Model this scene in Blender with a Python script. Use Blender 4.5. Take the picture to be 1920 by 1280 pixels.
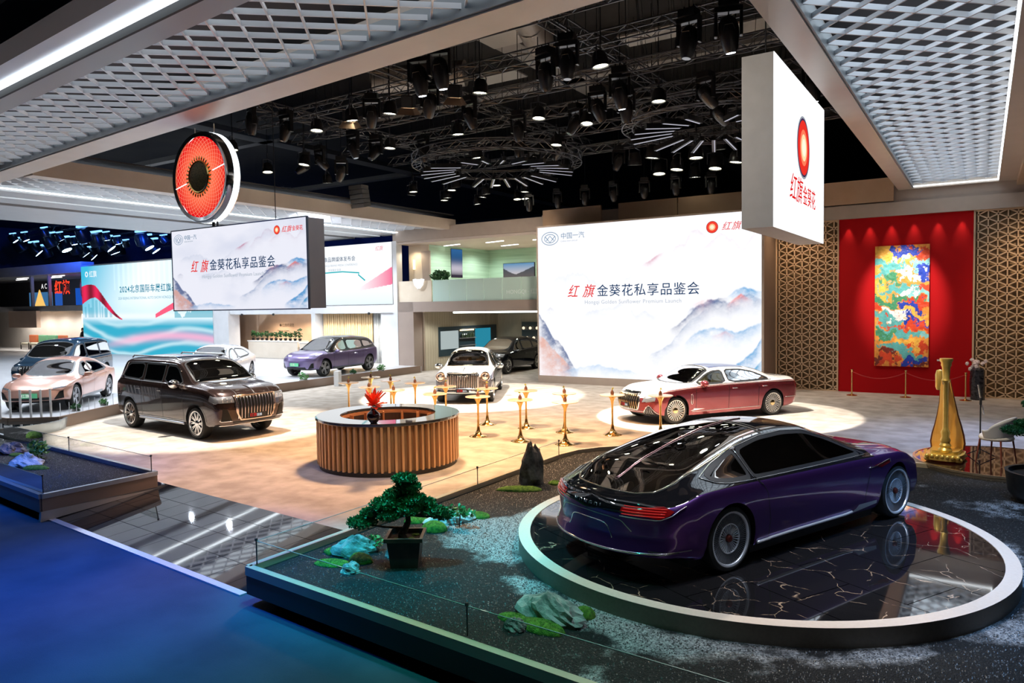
import bpy, bmesh, math, random
import numpy as np
from mathutils import Vector, Matrix
from mathutils.bvhtree import BVHTree
random.seed(7); np.random.seed(7)
for _o in list(bpy.data.objects): bpy.data.objects.remove(_o)
S = bpy.context.scene
COL = S.collection
PI = math.pi
R = math.radians
# ------------------------------------------------------------------ camera
cam_d = bpy.data.cameras.new('camera'); cam = bpy.data.objects.new('camera', cam_d); COL.objects.link(cam)
cam_d.sensor_width = 36; cam_d.lens = 25.894; cam_d.clip_start = .05; cam_d.clip_end = 300
cam.matrix_world = Matrix(((0.84244946, -0.01287076, 0.53862162, 0), (0.5385548, 0.04872096, -0.84118072, 0),
                           (-0.01541553, 0.9987295, 0.04797655, 3.2), (0, 0, 0, 1)))
S.camera = cam
# ------------------------------------------------------------------ exposure, world
S.view_settings.view_transform = 'Standard'; S.view_settings.look = 'None'
S.view_settings.exposure = 0.12; S.view_settings.gamma = 1.0; S.view_settings.use_curve_mapping = False
W = bpy.data.worlds.new('World'); S.world = W; W.use_nodes = True
W.node_tree.nodes['Background'].inputs[0].default_value = (.55, .62, .8, 1)
W.node_tree.nodes['Background'].inputs[1].default_value = .05
# ------------------------------------------------------------------ lights of the rig and added fill
WARM = (1, .80, .58); NEUT = (1, .93, .84); COOL = (.80, .89, 1); BLUE = (.06, .22, 1); TEAL = (.05, .75, .85)
def spot(loc, aim, power, color, deg, blend=.35, size=.12):
    d = bpy.data.lights.new('spot_lamp', 'SPOT'); d.energy = power; d.color = color; d.spot_size = R(deg); d.spot_blend = blend; d.shadow_soft_size = size
    o = bpy.data.objects.new('spot_lamp', d); COL.objects.link(o); o.location = loc
    o.rotation_euler = (Vector(aim) - Vector(loc)).to_track_quat('-Z', 'Y').to_euler(); return o
def area(loc, rot, sx, sy, power, color):
    d = bpy.data.lights.new('louvre_fill', 'AREA'); d.shape = 'RECTANGLE'; d.size = sx; d.size_y = sy; d.energy = power; d.color = color
    o = bpy.data.objects.new('louvre_fill', d); COL.objects.link(o); o.location = loc; o.rotation_euler = rot; return o
def flood(xs, ys, z, power, color, deg=150):
    for x in xs:
        for y in ys: spot((x, y, z), (x, y + .01, 0), power, color, deg, .6, .08)
# pools on the floor
spot((-7.5, 17.6, 7.7), (-6.4, 20.4, 0), 9500, (1, .96, .88), 46, .06, .06)          # over the sedan
spot((-14.2, 18.0, 7.7), (-15.2, 20.8, 0), 9500, (1, .96, .88), 52, .12, .06)       # over the limousine
spot((-15.6, 11.4, 7.7), (-17.8, 12.3, 0), 6000, (1, .95, .88), 54, .3, .1)          # over the brown SUV
# warm flood over the middle of the booth
spot((-11, 13.5, 7.7), (-11.0, 12.5, 0), 5200, (1, .60, .32), 105, .8, .5)
spot((-7.5, 13.5, 7.7), (-8.8, 15, 0), 3200, (1, .62, .34), 90, .8, .5)
spot((-5.5, 8.0, 6.8), (-9.6, 11.0, .6), 900, (1, .78, .52), 34, .7, .2)  # added spot that brightens the counter front
spot((-11, 22, 7.7), (-11, 23, 0), 3200, NEUT, 115, .9, .5)
spot((-3, 22, 7.5), (-2, 23, 0), 500, NEUT, 110, .9, .5)
# stage
flood((-25.5, -28), (11, 14, 17.5, 21, 25), 6.8, 850, COOL)
flood((-34, -40, -47), (15, 20, 25), 6.8, 800, COOL)
flood((-67, -64.5, -62, -59.5, -57), (29.0,), 3.3, 260, NEUT, 168)
flood((-37, -34.5, -32), (29.9,), 2.85, 210, (1, .80, .6))
flood((-30, -28.4, -26.8), (27.6,), 2.85, 150, (1, .85, .65))
flood((-22.5, -19.5, -17), (30, 33), 6.25, 150, (1, .97, .88), 165)
flood((-22.3, -19), (29, 32.5), 2.85, 110, (.95, 1, .95))
flood((-24.4,), (28.8,), 6.2, 60, (1, .85, .6))
# unseen fill added inside the canopies to brighten the louvres
area((-9, 7.2, 7.47), (0, 0, -.0817), 24, 1.6, 90, (.88, .94, 1))
area((-.8, 18.5, 7.47), (0, 0, 0), 2.0, 18, 190, (.75, .88, 1))
area((-23.6, 19, 7.47), (0, 0, 0), 1.8, 17, 120, (.82, .92, 1))
# show car and the light box side
spot((-7.5, 6.5, 7.6), (-2.3, 9.2, .8), 1500, (.85, .88, 1), 46, .6, .3)
spot((-5, 14.5, 7.8), (-3, 10, .8), 1200, (1, .9, .75), 50, .6, .2)
spot((-1.4, 8.2, 6.7), (-1.7, 9.0, .9), 1000, (.92, .92, 1), 60, .8, .3)  # added spot for the sheen on the car's shoulder
spot((-5.6, 9.3, 6.5), (-3.0, 12, 5.6), 300, (1, .92, .82), 80, .9, .05)  # added fill for the side of the light box
spot((-7.4, 9.6, 6.5), (-10.2, 9.4, 4.0), 130, (.95, .95, 1), 60, .9, .05)  # added fill for the side of the hanging screen
# coloured washes
spot((-10.0, 4.6, 6.7), (-8.9, 4.4, 0), 4200, (.01, .17, 1), 62, 1, .1)
spot((-14.0, 4.6, 6.7), (-14.5, 4.4, 0), 1300, (.01, .22, 1), 62, 1, .1)
spot((-6.0, 6.2, 6.7), (-5.9, 7.1, 0), 2600, (.01, .62, .85), 46, .8, .1)
spot((-4.6, 5.0, 6.5), (-4.8, 4.2, -.1), 1300, (.01, .60, .42), 70, 1, .1)
spot((-16, 6.0, 6.8), (-16.2, 6.9, 0), 1500, (.02, .15, 1), 60, .8, .2)
spot((1.0, 10, 6.7), (1.4, 10, 0), 1500, (.22, .5, 1), 80, .9, .2)
spot((-1.6, 6.0, 6.7), (-1.8, 5.6, 0), 360, (.65, .80, 1), 70, .9, .2)
spot((.5, 20, 6.7), (.5, 19, 0), 1700, (.35, .5, 1), 80, .9, .3)
spot((-11.5, 7.6, 6.8), (-11.2, 9.0, 0), 500, (.35, .35, 1), 76, .9, .3)
spot((-1.8, 12.8, 6.8), (-.5, 15.2, 1), 900, (1, .82, .55), 34, .5, .1)
# red wall downlights
for _x in (-4.0, -3.33, -2.66, -1.99, -1.29, -.62): spot((_x, 28.06, 6.03), (_x, 28.16, 4.5), 55, (1, .75, .6), 44, 1, .015)
for _x in (-2.6, -2.0): spot((_x, 24.5, 6.8), (-2.33, 28.2, 3.4), 950, (1, .93, .85), 34, .6, .1)

spot((-5.8, 26.6, 6.8), (-5.5, 28.2, 2), 300, (1, .75, .5), 90, .9, .2)
spot((1.5, 25, 6.7), (2, 28.2, 3), 500, (1, .72, .45), 80, .9, .2)

spot((-12, 22, 7.7), (-20, 28.2, 3.5), 1500, (1, .85, .7), 60, .8, .3)
spot((-22, 20, 7.0), (-30, 28.2, 3.5), 1500, COOL, 80, .8, .3)
spot((-34, 20, 7.0), (-40, 28.2, 3.5), 1500, COOL, 80, .8, .3)

spot((-13, 3.5, 9.0), (-17, 6.5, 11.6), 500, (.05, .35, 1), 80, .8, .2)  # added blue spot that tints the duct
spot((-22.5, 7.4, 6.5), (-23.6, 9.5, .6), 700, COOL, 50, .8, .1)  # added spot that whitens the upright bars at the stage corner
spot((-50, 34, 9), (-80, 60, 9), 22000, (.01, .08, 1), 90, .9, .3)  # added blue flood for the glow of the neighbouring hall
spot((-52, 24, 8), (-62, 36, 12.9), 5000, (.01, .10, 1), 90, .9, .3)  # added blue flood for the same glow on trusses and ceiling

# ------------------------------------------------------------------ materials
MATS = {}
def mat(name, color=(.5, .5, .5), rough=.5, metal=0, coat=0, emit=None, estr=0, alpha=1, spec=.5, sheen=0):
    if name in MATS: return MATS[name]
    m = bpy.data.materials.new(name); m.use_nodes = True; b = m.node_tree.nodes['Principled BSDF']
    b.inputs['Base Color'].default_value = (*color, 1); b.inputs['Roughness'].default_value = rough; b.inputs['Metallic'].default_value = metal
    b.inputs['Coat Weight'].default_value = coat; b.inputs['Coat Roughness'].default_value = .03; b.inputs['Specular IOR Level'].default_value = spec
    if emit: b.inputs['Emission Color'].default_value = (*emit, 1); b.inputs['Emission Strength'].default_value = estr
    if sheen: b.inputs['Sheen Weight'].default_value = sheen
    MATS[name] = m; return m
def N(m, t, **kw):
    n = m.node_tree.nodes.new(t)
    for k, v in kw.items():
        if k in n.inputs: n.inputs[k].default_value = v
        else: setattr(n, k, v)
    return n
def L(m, a, b): m.node_tree.links.new(a, b)
def noisy(name, c1, c2, scale=5, rough=.5, metal=0, coat=0, bump=0, bscale=None, detail=6, stretch=(1, 1, 1), lo=.35, hi=.65, rough2=None, spec=.5):
    """a procedural material: two colours mixed by object-space noise, fine bump"""
    if name in MATS: return MATS[name]
    m = mat(name, c1, rough, metal, coat, spec=spec); b = m.node_tree.nodes['Principled BSDF']
    tc = N(m, 'ShaderNodeTexCoord'); mp = N(m, 'ShaderNodeMapping'); mp.inputs['Scale'].default_value = stretch
    L(m, tc.outputs['Object'], mp.inputs['Vector'])
    nz = N(m, 'ShaderNodeTexNoise'); nz.inputs['Scale'].default_value = scale; nz.inputs['Detail'].default_value = detail
    L(m, mp.outputs[0], nz.inputs['Vector'])
    rp = N(m, 'ShaderNodeValToRGB'); rp.color_ramp.elements[0].position = lo; rp.color_ramp.elements[1].position = hi
    rp.color_ramp.elements[0].color = (*c1, 1); rp.color_ramp.elements[1].color = (*c2, 1)
    L(m, nz.outputs['Fac'], rp.inputs['Fac']); L(m, rp.outputs[0], b.inputs['Base Color'])
    if bump:
        n2 = N(m, 'ShaderNodeTexNoise'); n2.inputs['Scale'].default_value = bscale or scale * 6; n2.inputs['Detail'].default_value = 4
        L(m, mp.outputs[0], n2.inputs['Vector'])
        bp = N(m, 'ShaderNodeBump'); bp.inputs['Strength'].default_value = bump; bp.inputs['Distance'].default_value = .02
        L(m, n2.outputs['Fac'], bp.inputs['Height']); L(m, bp.outputs[0], b.inputs['Normal'])
    return m
def glassy(name, tint=(.25, .28, .3), ior=1.5, refl=(1, 1, 1)):
    """thin glass: tinted see-through with a fresnel reflection"""
    if name in MATS: return MATS[name]
    m = bpy.data.materials.new(name); m.use_nodes = True; nt = m.node_tree; nt.nodes.clear()
    out = N(m, 'ShaderNodeOutputMaterial'); mx = N(m, 'ShaderNodeMixShader'); tr = N(m, 'ShaderNodeBsdfTransparent'); gl = N(m, 'ShaderNodeBsdfGlossy'); fr = N(m, 'ShaderNodeFresnel')
    tr.inputs[0].default_value = (*tint, 1); gl.inputs['Color'].default_value = (*refl, 1); gl.inputs['Roughness'].default_value = .015; fr.inputs[0].default_value = ior
    L(m, fr.outputs[0], mx.inputs[0]); L(m, tr.outputs[0], mx.inputs[1]); L(m, gl.outputs[0], mx.inputs[2]); L(m, mx.outputs[0], out.inputs[0])
    MATS[name] = m; return m
def emis(name, color, strength):
    if name in MATS: return MATS[name]
    m = bpy.data.materials.new(name); m.use_nodes = True; nt = m.node_tree; nt.nodes.clear()
    out = N(m, 'ShaderNodeOutputMaterial'); e = N(m, 'ShaderNodeEmission'); e.inputs[0].default_value = (*color, 1); e.inputs[1].default_value = strength
    L(m, e.outputs[0], out.inputs[0]); MATS[name] = m; return m
def vcol_mat(name, strength=None, rough=.6):
    """colour read from a vertex colour grid: emissive screen or painted canvas"""
    m = bpy.data.materials.new(name); m.use_nodes = True; nt = m.node_tree
    a = N(m, 'ShaderNodeAttribute', attribute_name='Col'); MATS[name] = m
    if strength is None:
        b = nt.nodes['Principled BSDF']; b.inputs['Roughness'].default_value = rough; L(m, a.outputs['Color'], b.inputs['Base Color'])
    else:
        out = nt.nodes['Material Output']; nt.nodes.remove(nt.nodes['Principled BSDF']); e = N(m, 'ShaderNodeEmission'); e.inputs[1].default_value = strength
        L(m, a.outputs['Color'], e.inputs[0]); L(m, e.outputs[0], out.inputs[0])
    return m
# ------------------------------------------------------------------ mesh helpers
class MB:
    def __init__(s): s.v = []; s.f = []; s.mi = []
    def add(s, v, f, mi=0):
        o = len(s.v); s.v += [tuple(p) for p in v]; s.f += [tuple(i + o for i in q) for q in f]; s.mi += [mi] * len(f); return s
    def box(s, c, d, rz=0, ry=0, rx=0, mi=0):
        x, y, z = d[0] / 2, d[1] / 2, d[2] / 2
        vs = [Vector((i, j, k)) for i in (-x, x) for j in (-y, y) for k in (-z, z)]
        if rx or ry or rz:
            M = Matrix.Rotation(rz, 3, 'Z') @ Matrix.Rotation(ry, 3, 'Y') @ Matrix.Rotation(rx, 3, 'X'); vs = [M @ v for v in vs]
        return s.add([v + Vector(c) for v in vs], [(0, 1, 3, 2), (4, 6, 7, 5), (0, 4, 5, 1), (2, 3, 7, 6), (0, 2, 6, 4), (1, 5, 7, 3)], mi)
    def b2(s, a, b, mi=0):
        return s.box([(a[i] + b[i]) / 2 for i in range(3)], [abs(b[i] - a[i]) for i in range(3)], mi=mi)
    def beam(s, a, b, w, h=None, mi=0, up=(0, 0, 1)):
        a = Vector(a); b = Vector(b); d = (b - a); l = d.length
        if l < 1e-6: return s
        d /= l; u = Vector(up); u = (u - d * u.dot(d))
        if u.length < 1e-3: u = Vector((1, 0, 0)); u = u - d * u.dot(d)
        u.normalize(); r = d.cross(u); h = h or w; vs = []
        for e in (a, b):
            for i, j in ((-1, -1), (1, -1), (1, 1), (-1, 1)): vs.append(e + r * (i * w / 2) + u * (j * h / 2))
        return s.add(vs, [(0, 3, 2, 1), (4, 5, 6, 7), (0, 1, 5, 4), (1, 2, 6, 5), (2, 3, 7, 6), (3, 0, 4, 7)], mi)
    def tube(s, pts, r, n=8, mi=0, closed=False, caps=True):
        P = [Vector(p) for p in pts]; m = len(P); rs = r if isinstance(r, (list, tuple)) else [r] * m
        vs = []; prev = None
        for i, p in enumerate(P):
            if closed: t = P[(i + 1) % m] - P[i - 1]
            else: t = P[min(i + 1, m - 1)] - P[max(i - 1, 0)]
            if t.length < 1e-9: t = Vector((0, 0, 1))
            t.normalize()
            if prev is None:
                u = Vector((0, 0, 1)) if abs(t.z) < .9 else Vector((1, 0, 0))
            else: u = prev
            u = u - t * u.dot(t); u.normalize(); prev = u; w = t.cross(u)
            for k in range(n):
                a = 2 * PI * k / n; vs.append(p + (u * math.cos(a) + w * math.sin(a)) * rs[i])
        fs = []
        for i in range(m if closed else m - 1):
            for k in range(n):
                k2 = (k + 1) % n; j = (i + 1) % m; fs.append((i * n + k, i * n + k2, j * n + k2, j * n + k))
        if caps and not closed: fs += [tuple(range(n))[::-1], tuple(range((m - 1) * n, m * n))]
        return s.add(vs, fs, mi)
    def lathe(s, prof, n=24, c=(0, 0, 0), axis='Z', mi=0, sx=1, sy=1, mod=None, caps=False):
        """prof [(r, z)]; axis Z or Y"""
        vs = []
        for i, (r, z) in enumerate(prof):
            for k in range(n):
                a = 2 * PI * k / n; rr = r * (mod(a, i) if mod else 1)
                x, y = rr * math.cos(a) * sx, rr * math.sin(a) * sy
                vs.append((c[0] + x, c[1] + y, c[2] + z) if axis == 'Z' else ((c[0] + x, c[1] - z, c[2] + y)))
        fs = []
        for i in range(len(prof) - 1):
            for k in range(n):
                k2 = (k + 1) % n; fs.append((i * n + k, i * n + k2, (i + 1) * n + k2, (i + 1) * n + k))
        if caps and prof[0][0] > 1e-5: fs.append(tuple(range(n))[::-1])
        if caps and prof[-1][0] > 1e-5: fs.append(tuple(range((len(prof) - 1) * n, len(prof) * n)))
        return s.add(vs, fs, mi)
    def prism(s, poly, z0, z1, mi=0):
        n = len(poly); A = sum(poly[i][0] * poly[(i + 1) % n][1] - poly[(i + 1) % n][0] * poly[i][1] for i in range(n))
        if A < 0: poly = poly[::-1]
        return s.add([(x, y, z0) for x, y in poly] + [(x, y, z1) for x, y in poly],
                     [tuple(range(n))[::-1], tuple(range(n, 2 * n))] + [(i, (i + 1) % n, n + (i + 1) % n, n + i) for i in range(n)], mi)
    def sphere(s, c, r, nu=12, nv=8, sc=(1, 1, 1), jit=0, mi=0):
        vs = []; 
        for j in range(nv + 1):
            t = PI * j / nv
            for i in range(nu):
                a = 2 * PI * i / nu; q = 1 + (random.uniform(-jit, jit) if jit else 0)
                vs.append((c[0] + r * q * sc[0] * math.sin(t) * math.cos(a), c[1] + r * q * sc[1] * math.sin(t) * math.sin(a), c[2] + r * q * sc[2] * math.cos(t)))
        fs = [(j * nu + i, (j + 1) * nu + i, (j + 1) * nu + (i + 1) % nu, j * nu + (i + 1) % nu) for j in range(nv) for i in range(nu)]
        return s.add(vs, fs, mi)
    def grid(s, P, mi=0, flip=False):
        a = len(P); b = len(P[0]); vs = [p for r_ in P for p in r_]
        fs = [(i * b + j, i * b + j + 1, (i + 1) * b + j + 1, (i + 1) * b + j) for i in range(a - 1) for j in range(b - 1)]
        if flip: fs = [q[::-1] for q in fs]
        return s.add(vs, fs, mi)
    def build(s, name, m, parent=None, smooth=False, loc=None, rz=0, merge=False, angle=None, bevel=0):
        me = bpy.data.meshes.new(name); me.from_pydata([tuple(v) for v in s.v], [], s.f)
        for x in (m if isinstance(m, (list, tuple)) else [m]): me.materials.append(x)
        if any(s.mi): me.polygons.foreach_set('material_index', s.mi)
        if merge or bevel:
            bm = bmesh.new(); bm.from_mesh(me); bmesh.ops.remove_doubles(bm, verts=bm.verts, dist=1e-5)
            if bevel:
                es = [e for e in bm.edges if len(e.link_faces) == 2 and e.calc_face_angle(0) > R(50)]
                bmesh.ops.bevel(bm, geom=es, offset=bevel, segments=1 if bevel < .01 else 2, affect='EDGES', profile=.6)
            bm.to_mesh(me); bm.free()
        if smooth:
            me.polygons.foreach_set('use_smooth', [True] * len(me.polygons))
            if angle is not None: me.set_sharp_from_angle(angle=R(angle))
        me.update()
        o = bpy.data.objects.new(name, me); COL.objects.link(o)
        if parent: o.parent = parent
        if loc: o.location = loc
        if rz: o.rotation_euler = (0, 0, rz)
        return o
def meta(o, label=None, cat=None, group=None, kind=None):
    if label: o['label'] = label
    if cat: o['category'] = cat
    if group: o['group'] = group
    if kind: o['kind'] = kind
    return o
def thing(name, label, cat, loc=(0, 0, 0), rz=0, group=None):
    o = bpy.data.objects.new(name, None); COL.objects.link(o); o.location = loc; o.rotation_euler = (0, 0, rz); o.empty_display_size = .2
    return meta(o, label, cat, group)
def struct(o): o['kind'] = 'structure'; return o
def dup(root, loc=None, rz=None, label=None, rot=None):
    r_ = root.copy(); COL.objects.link(r_)
    if loc is not None: r_.location = loc
    if rz is not None: r_.rotation_euler = (0, 0, rz)
    if rot is not None: r_.rotation_euler = rot
    if label: r_['label'] = label
    for ch in list(root.children):
        c = ch.copy(); COL.objects.link(c); c.parent = r_
        for g in list(ch.children):
            d = g.copy(); COL.objects.link(d); d.parent = c
    return r_
def text(name, body, size, m, parent=None, loc=(0, 0, 0), rot=(PI / 2, 0, 0), ext=.002, align='LEFT', sx=1, shear=0, bold=0, sp=1):
    c = bpy.data.curves.new(name, 'FONT'); c.body = body; c.size = size; c.extrude = ext; c.align_x = align; c.shear = shear; c.offset = bold; c.space_character = sp
    c.resolution_u = 3
    o = bpy.data.objects.new(name, c); COL.objects.link(o)
    dg = bpy.context.evaluated_depsgraph_get(); me = bpy.data.meshes.new_from_object(o.evaluated_get(dg)); me.name = name
    bpy.data.objects.remove(o); bpy.data.curves.remove(c)
    o = bpy.data.objects.new(name, me); COL.objects.link(o); me.materials.clear(); me.materials.append(m)
    if parent: o.parent = parent
    o.location = loc; o.rotation_euler = rot; o.scale = (sx, 1, 1); return o
def lerp(a, b, t): return a + (b - a) * t
def ipol(pts, x):
    xs = [p[0] for p in pts]; return float(np.interp(x, xs, [p[1] for p in pts]))
def pchip(xs, ys, x):
    xs = np.array(xs, float); ys = np.array(ys, float); h = np.diff(xs); d = np.diff(ys) / h; m = np.zeros(len(xs))
    for i in range(1, len(xs) - 1):
        if d[i - 1] * d[i] > 0:
            w1 = 2 * h[i] + h[i - 1]; w2 = h[i] + 2 * h[i - 1]; m[i] = (w1 + w2) / (w1 / d[i - 1] + w2 / d[i])
    m[0] = d[0]; m[-1] = d[-1]
    i = int(np.clip(np.searchsorted(xs, x) - 1, 0, len(xs) - 2)); t = (x - xs[i]) / h[i]; t = min(max(t, 0), 1)
    return float(ys[i] * (1 + 2 * t) * (1 - t) ** 2 + m[i] * h[i] * t * (1 - t) ** 2 + ys[i + 1] * t * t * (3 - 2 * t) + m[i + 1] * h[i] * t * t * (t - 1))
# ------------------------------------------------------------------ car builder
def bs_basis(m, n):
    k = 3; kn = np.concatenate([[0] * k, np.linspace(0, 1, m - k + 1), [1] * k]); t = np.linspace(0, 1, n); t[-1] = 1 - 1e-9
    B = np.array([[1. if kn[i] <= x < kn[i + 1] else 0. for i in range(m + k)] for x in t])
    for p in range(1, k + 1):
        C = np.zeros((n, m + k - p))
        for i in range(m + k - p):
            a = kn[i + p] - kn[i]; b = kn[i + p + 1] - kn[i + 1]
            if a > 0: C[:, i] += (t - kn[i]) / a * B[:, i]
            if b > 0: C[:, i] += (kn[i + p + 1] - t) / b * B[:, i + 1]
        B = C
    return B, kn
BAS, KN = bs_basis(15, 240)
def sstep(t): t = min(max(t, 0), 1); return t * t * (3 - 2 * t)
def pip(poly, x, y):
    c = False; n = len(poly)
    for i in range(n):
        x1, y1 = poly[i]; x2, y2 = poly[(i + 1) % n]
        if (y1 > y) != (y2 > y) and x < (x2 - x1) * (y - y1) / (y2 - y1) + x1: c = not c
    return c
def smooth_poly(pts, n=4, closed=True):
    """Chaikin rounding"""
    for _ in range(n):
        out = []; m = len(pts)
        if not closed: out.append(pts[0])
        for i in range(m if closed else m - 1):
            a = pts[i]; b = pts[(i + 1) % m]
            out.append(tuple(a[k] * .86 + b[k] * .14 for k in range(len(a)))); out.append(tuple(a[k] * .14 + b[k] * .86 for k in range(len(a))))
        if not closed: out.append(pts[-1])
        pts = out
    return pts
def resample(pts, step, closed=False):
    P = [Vector(p) for p in pts]
    if closed: P = P + [P[0]]
    d = [0]
    for i in range(1, len(P)): d.append(d[-1] + (P[i] - P[i - 1]).length)
    n = max(2, int(d[-1] / step) + 1); out = []
    for s_ in np.linspace(0, d[-1], n):
        i = min(max(int(np.searchsorted(d, s_)) - 1, 0), len(P) - 2); t = (s_ - d[i]) / max(1e-9, d[i + 1] - d[i]); out.append(P[i].lerp(P[i + 1], t))
    return out[:-1] if closed else out
class Car:
    def __init__(s, name, label, cat, loc, rz, keys, wb, Rw, mats, yw=.8, Ra=None, step=.035, front=None, rear=None, pf=(.25, 2.4), pr=(.2, 2.4), q=.86, bulge=0, crown=.5, matf=None, endw=.07, rowmat=True):
        s.t = thing(name, label, cat, loc, rz); s.M = mats; s.wb = wb; s.Rw = Rw; s.yw = yw; s.Ra = Ra or Rw + .06
        K = {k: [r_[i] for r_ in keys] for i, k in enumerate(('x', 'w', 'zs', 'zb', 'zc', 'wr'))}; s.K = K; X0, X1 = K['x'][0], K['x'][-1]; s.X0, s.X1 = X0, X1
        g = lambda k, x: pchip(K['x'], K[k], x); s.g = g
        xs = set(np.round(np.arange(X0, X1, step), 4)); xs.add(X1)
        for xw in (-wb / 2, wb / 2):
            xs = {x for x in xs if not (xw - s.Ra - step * .5 < x < xw + s.Ra + step * .5)}
            for a in np.linspace(0, PI, 21): xs.add(round(xw + s.Ra * math.cos(a), 4))
        for e in (.004, .012, .024): xs.add(X0 + e); xs.add(X1 - e)
        xs = sorted(xs); s.xs = xs
        NB, NG, NC = 14, 9, 12
        G = []
        for x in xs:
            w, zs, zb, zc, wr = (g(k, x) for k in ('w', 'zs', 'zb', 'zc', 'wr'))
            for e, X in ((1, X1), (-1, X0)):
                d_ = 1 - abs(X - x) / (endw * 1.6)
                if d_ > 0: w -= endw * (1 - math.sqrt(max(0, 1 - d_ * d_))); zc -= endw * .45 * (1 - math.sqrt(max(0, 1 - d_ * d_))); zb -= endw * .35 * (1 - math.sqrt(max(0, 1 - d_ * d_)))
            h = zb - zs; zr = zb + (zc - zb) * q; zm = zr + (zc - zr) * crown
            if zc - zb < .12: 
                k_ = sstep((zc - zb) / .12); 
            else: k_ = 1
            c = np.array([(w - .07, zs), (w - .03, zs + .01), (w - .02 + bulge, zs + .3 * h), (w + bulge, zs + .55 * h), (w, zb - .16 * h), (w - .012, zb - .05 * h),
                          (w - .03, zb), (w - .045, zb + .012), (lerp(w - .06, wr, .3), lerp(zb, zr, .3)), (lerp(w - .05, wr, .72), lerp(zb, zr, .72)), (wr + .015 * k_, zr - .03 * k_), (wr - .05, lerp(zr, zc, .42)),
                          (wr * .62, lerp(zr, zc, .82)), (wr * .3, zc), (0, zc)])
            P = BAS @ c
            iE, iF = 108, 178
            za = -9
            for xw in (-wb / 2, wb / 2):
                if abs(x - xw) <= s.Ra + 1e-6: za = Rw + math.sqrt(max(0, s.Ra ** 2 - (x - xw) ** 2)) * 1.0
            i0 = 0.
            if za > zs:
                j = int(np.argmax(P[:, 1] >= za)); j = max(j, 1); i0 = j - 1 + (za - P[j - 1, 1]) / max(1e-6, P[j, 1] - P[j - 1, 1])
            idx = list(np.linspace(i0, iE, NB + 1)) + list(np.linspace(iE, iF, NG + 1))[1:] + list(np.linspace(iF, 239, NC + 1))[1:]
            row = []
            for t in idx:
                a = int(min(t, 238)); row.append(P[a] + (P[a + 1] - P[a]) * (t - a))
            inner = (w - .34, max(za, zs) + (.0)); G.append([np.array(inner)] + row)
        s.nE = NB + 1; s.nF = NB + 1 + NG; nr = len(G[0]); s.nr = nr
        fr = front or [(0, 0), (2, 0)]; rr = rear or [(0, 0), (2, 0)]
        def deform(x, y, z):
            w = max(.3, g('w', x))
            for X, sg, pf_, prof in ((X1, 1, pf, fr), (X0, -1, pr, rr)):
                d_ = abs(x - X)
                if d_ < .9:
                    k = sstep(1 - d_ / .9) 
                    x = x - sg * (pf_[0] * (abs(y) / w) ** pf_[1] * k + ipol(prof, z) * k)
            return x
        V = []; F = []; MI = []; info = []
        def vid(x, y, z): V.append((deform(x, y, z), y, z)); return len(V) - 1
        idL = [[vid(x, p[0], p[1]) for p in G[i]] for i, x in enumerate(xs)]
        idR = [[vid(x, -p[0], p[1]) if j < nr - 1 else idL[i][j] for j, p in enumerate(G[i])] for i, x in enumerate(xs)]
        for i in range(len(xs) - 1):
            for j in range(nr - 1):
                F.append((idL[i][j], idL[i + 1][j], idL[i + 1][j + 1], idL[i][j + 1])); info.append(j)
                F.append((idR[i][j], idR[i][j + 1], idR[i + 1][j + 1], idR[i + 1][j])); info.append(j)
        M_ = 20
        for e, i in ((1, len(xs) - 1), (-1, 0)):
            prev = None
            for j in range(nr):
                y = G[i][j][0]; z = G[i][j][1]; ids = [idL[i][j]] + [vid(xs[i], y * (1 - 2 * k / M_), z) for k in range(1, M_)] + [idR[i][j]] if j < nr - 1 else [idL[i][j]] * (M_ + 1)
                if prev:
                    for k in range(M_):
                        q4 = (prev[k], prev[k + 1], ids[k + 1], ids[k]); q4 = q4 if e > 0 else q4[::-1]; q4 = tuple(dict.fromkeys(q4))
                        if len(q4) > 2: F.append(q4); info.append(100 + j)
                prev = ids
        s.V = V; s.F = F; s.info = info; s.bvh = BVHTree.FromPolygons([Vector(v) for v in V], F)
        s.wins = []; s.matf = matf
    # ---- projection of a 2d point onto the body
    def pt(s, ax, p, off=.004):
        a, b = p
        o, d = {'L': ((a, 4, b), (0, -1, 0)), 'R': ((a, -4, b), (0, 1, 0)), 'T': ((a, b, 4), (0, 0, -1)), 'F': ((6, a, b), (-1, 0, 0)), 'B': ((-6, a, b), (1, 0, 0))}[ax]
        h, n, i, ds = s.bvh.ray_cast(Vector(o), Vector(d))
        if h is None: return None
        if n.dot(Vector(d)) > 0: n = -n
        return h + n * off
    def pts(s, ax, path, off): return [q for q in (s.pt(ax, p, off) for p in path) if q is not None]
    def tube(s, name, ax, path, r, m, off=0, closed=False, step=.04, lab=None, flat=None, parent=None):
        P = resample([(p[0], p[1]) + (0,) for p in path], step, closed); Q = s.pts(ax, [(p[0], p[1]) for p in P], off)
        if len(Q) < 2: return None
        o = MB().tube(Q, r, 6, closed=closed).build(name, m, parent or s.t, smooth=True)
        if lab: o['label'] = lab
        return o
    def ribbon(s, name, ax, path, w, m, off=.004, closed=False, step=.03, lab=None, inner=False):
        """flat band of width w centred on the path"""
        P = resample([(p[0], p[1]) + (0,) for p in path], step, closed); n = len(P); A = []
        for i in range(n):
            t = (P[(i + 1) % n] - P[i - 1]) if closed else (P[min(i + 1, n - 1)] - P[max(i - 1, 0)]); t.normalize(); nn = Vector((-t.y, t.x, 0))
            r_ = [s.pt(ax, tuple((P[i] + nn * (w * k))[:2]), off) for k in (-.5, 0, .5)]
            if None in r_: 
                if closed: continue
                continue
            A.append(r_)
        if len(A) < 2: return None
        if closed: A.append(A[0])
        o = MB().grid(A).build(name, m, s.t, smooth=True)
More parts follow.
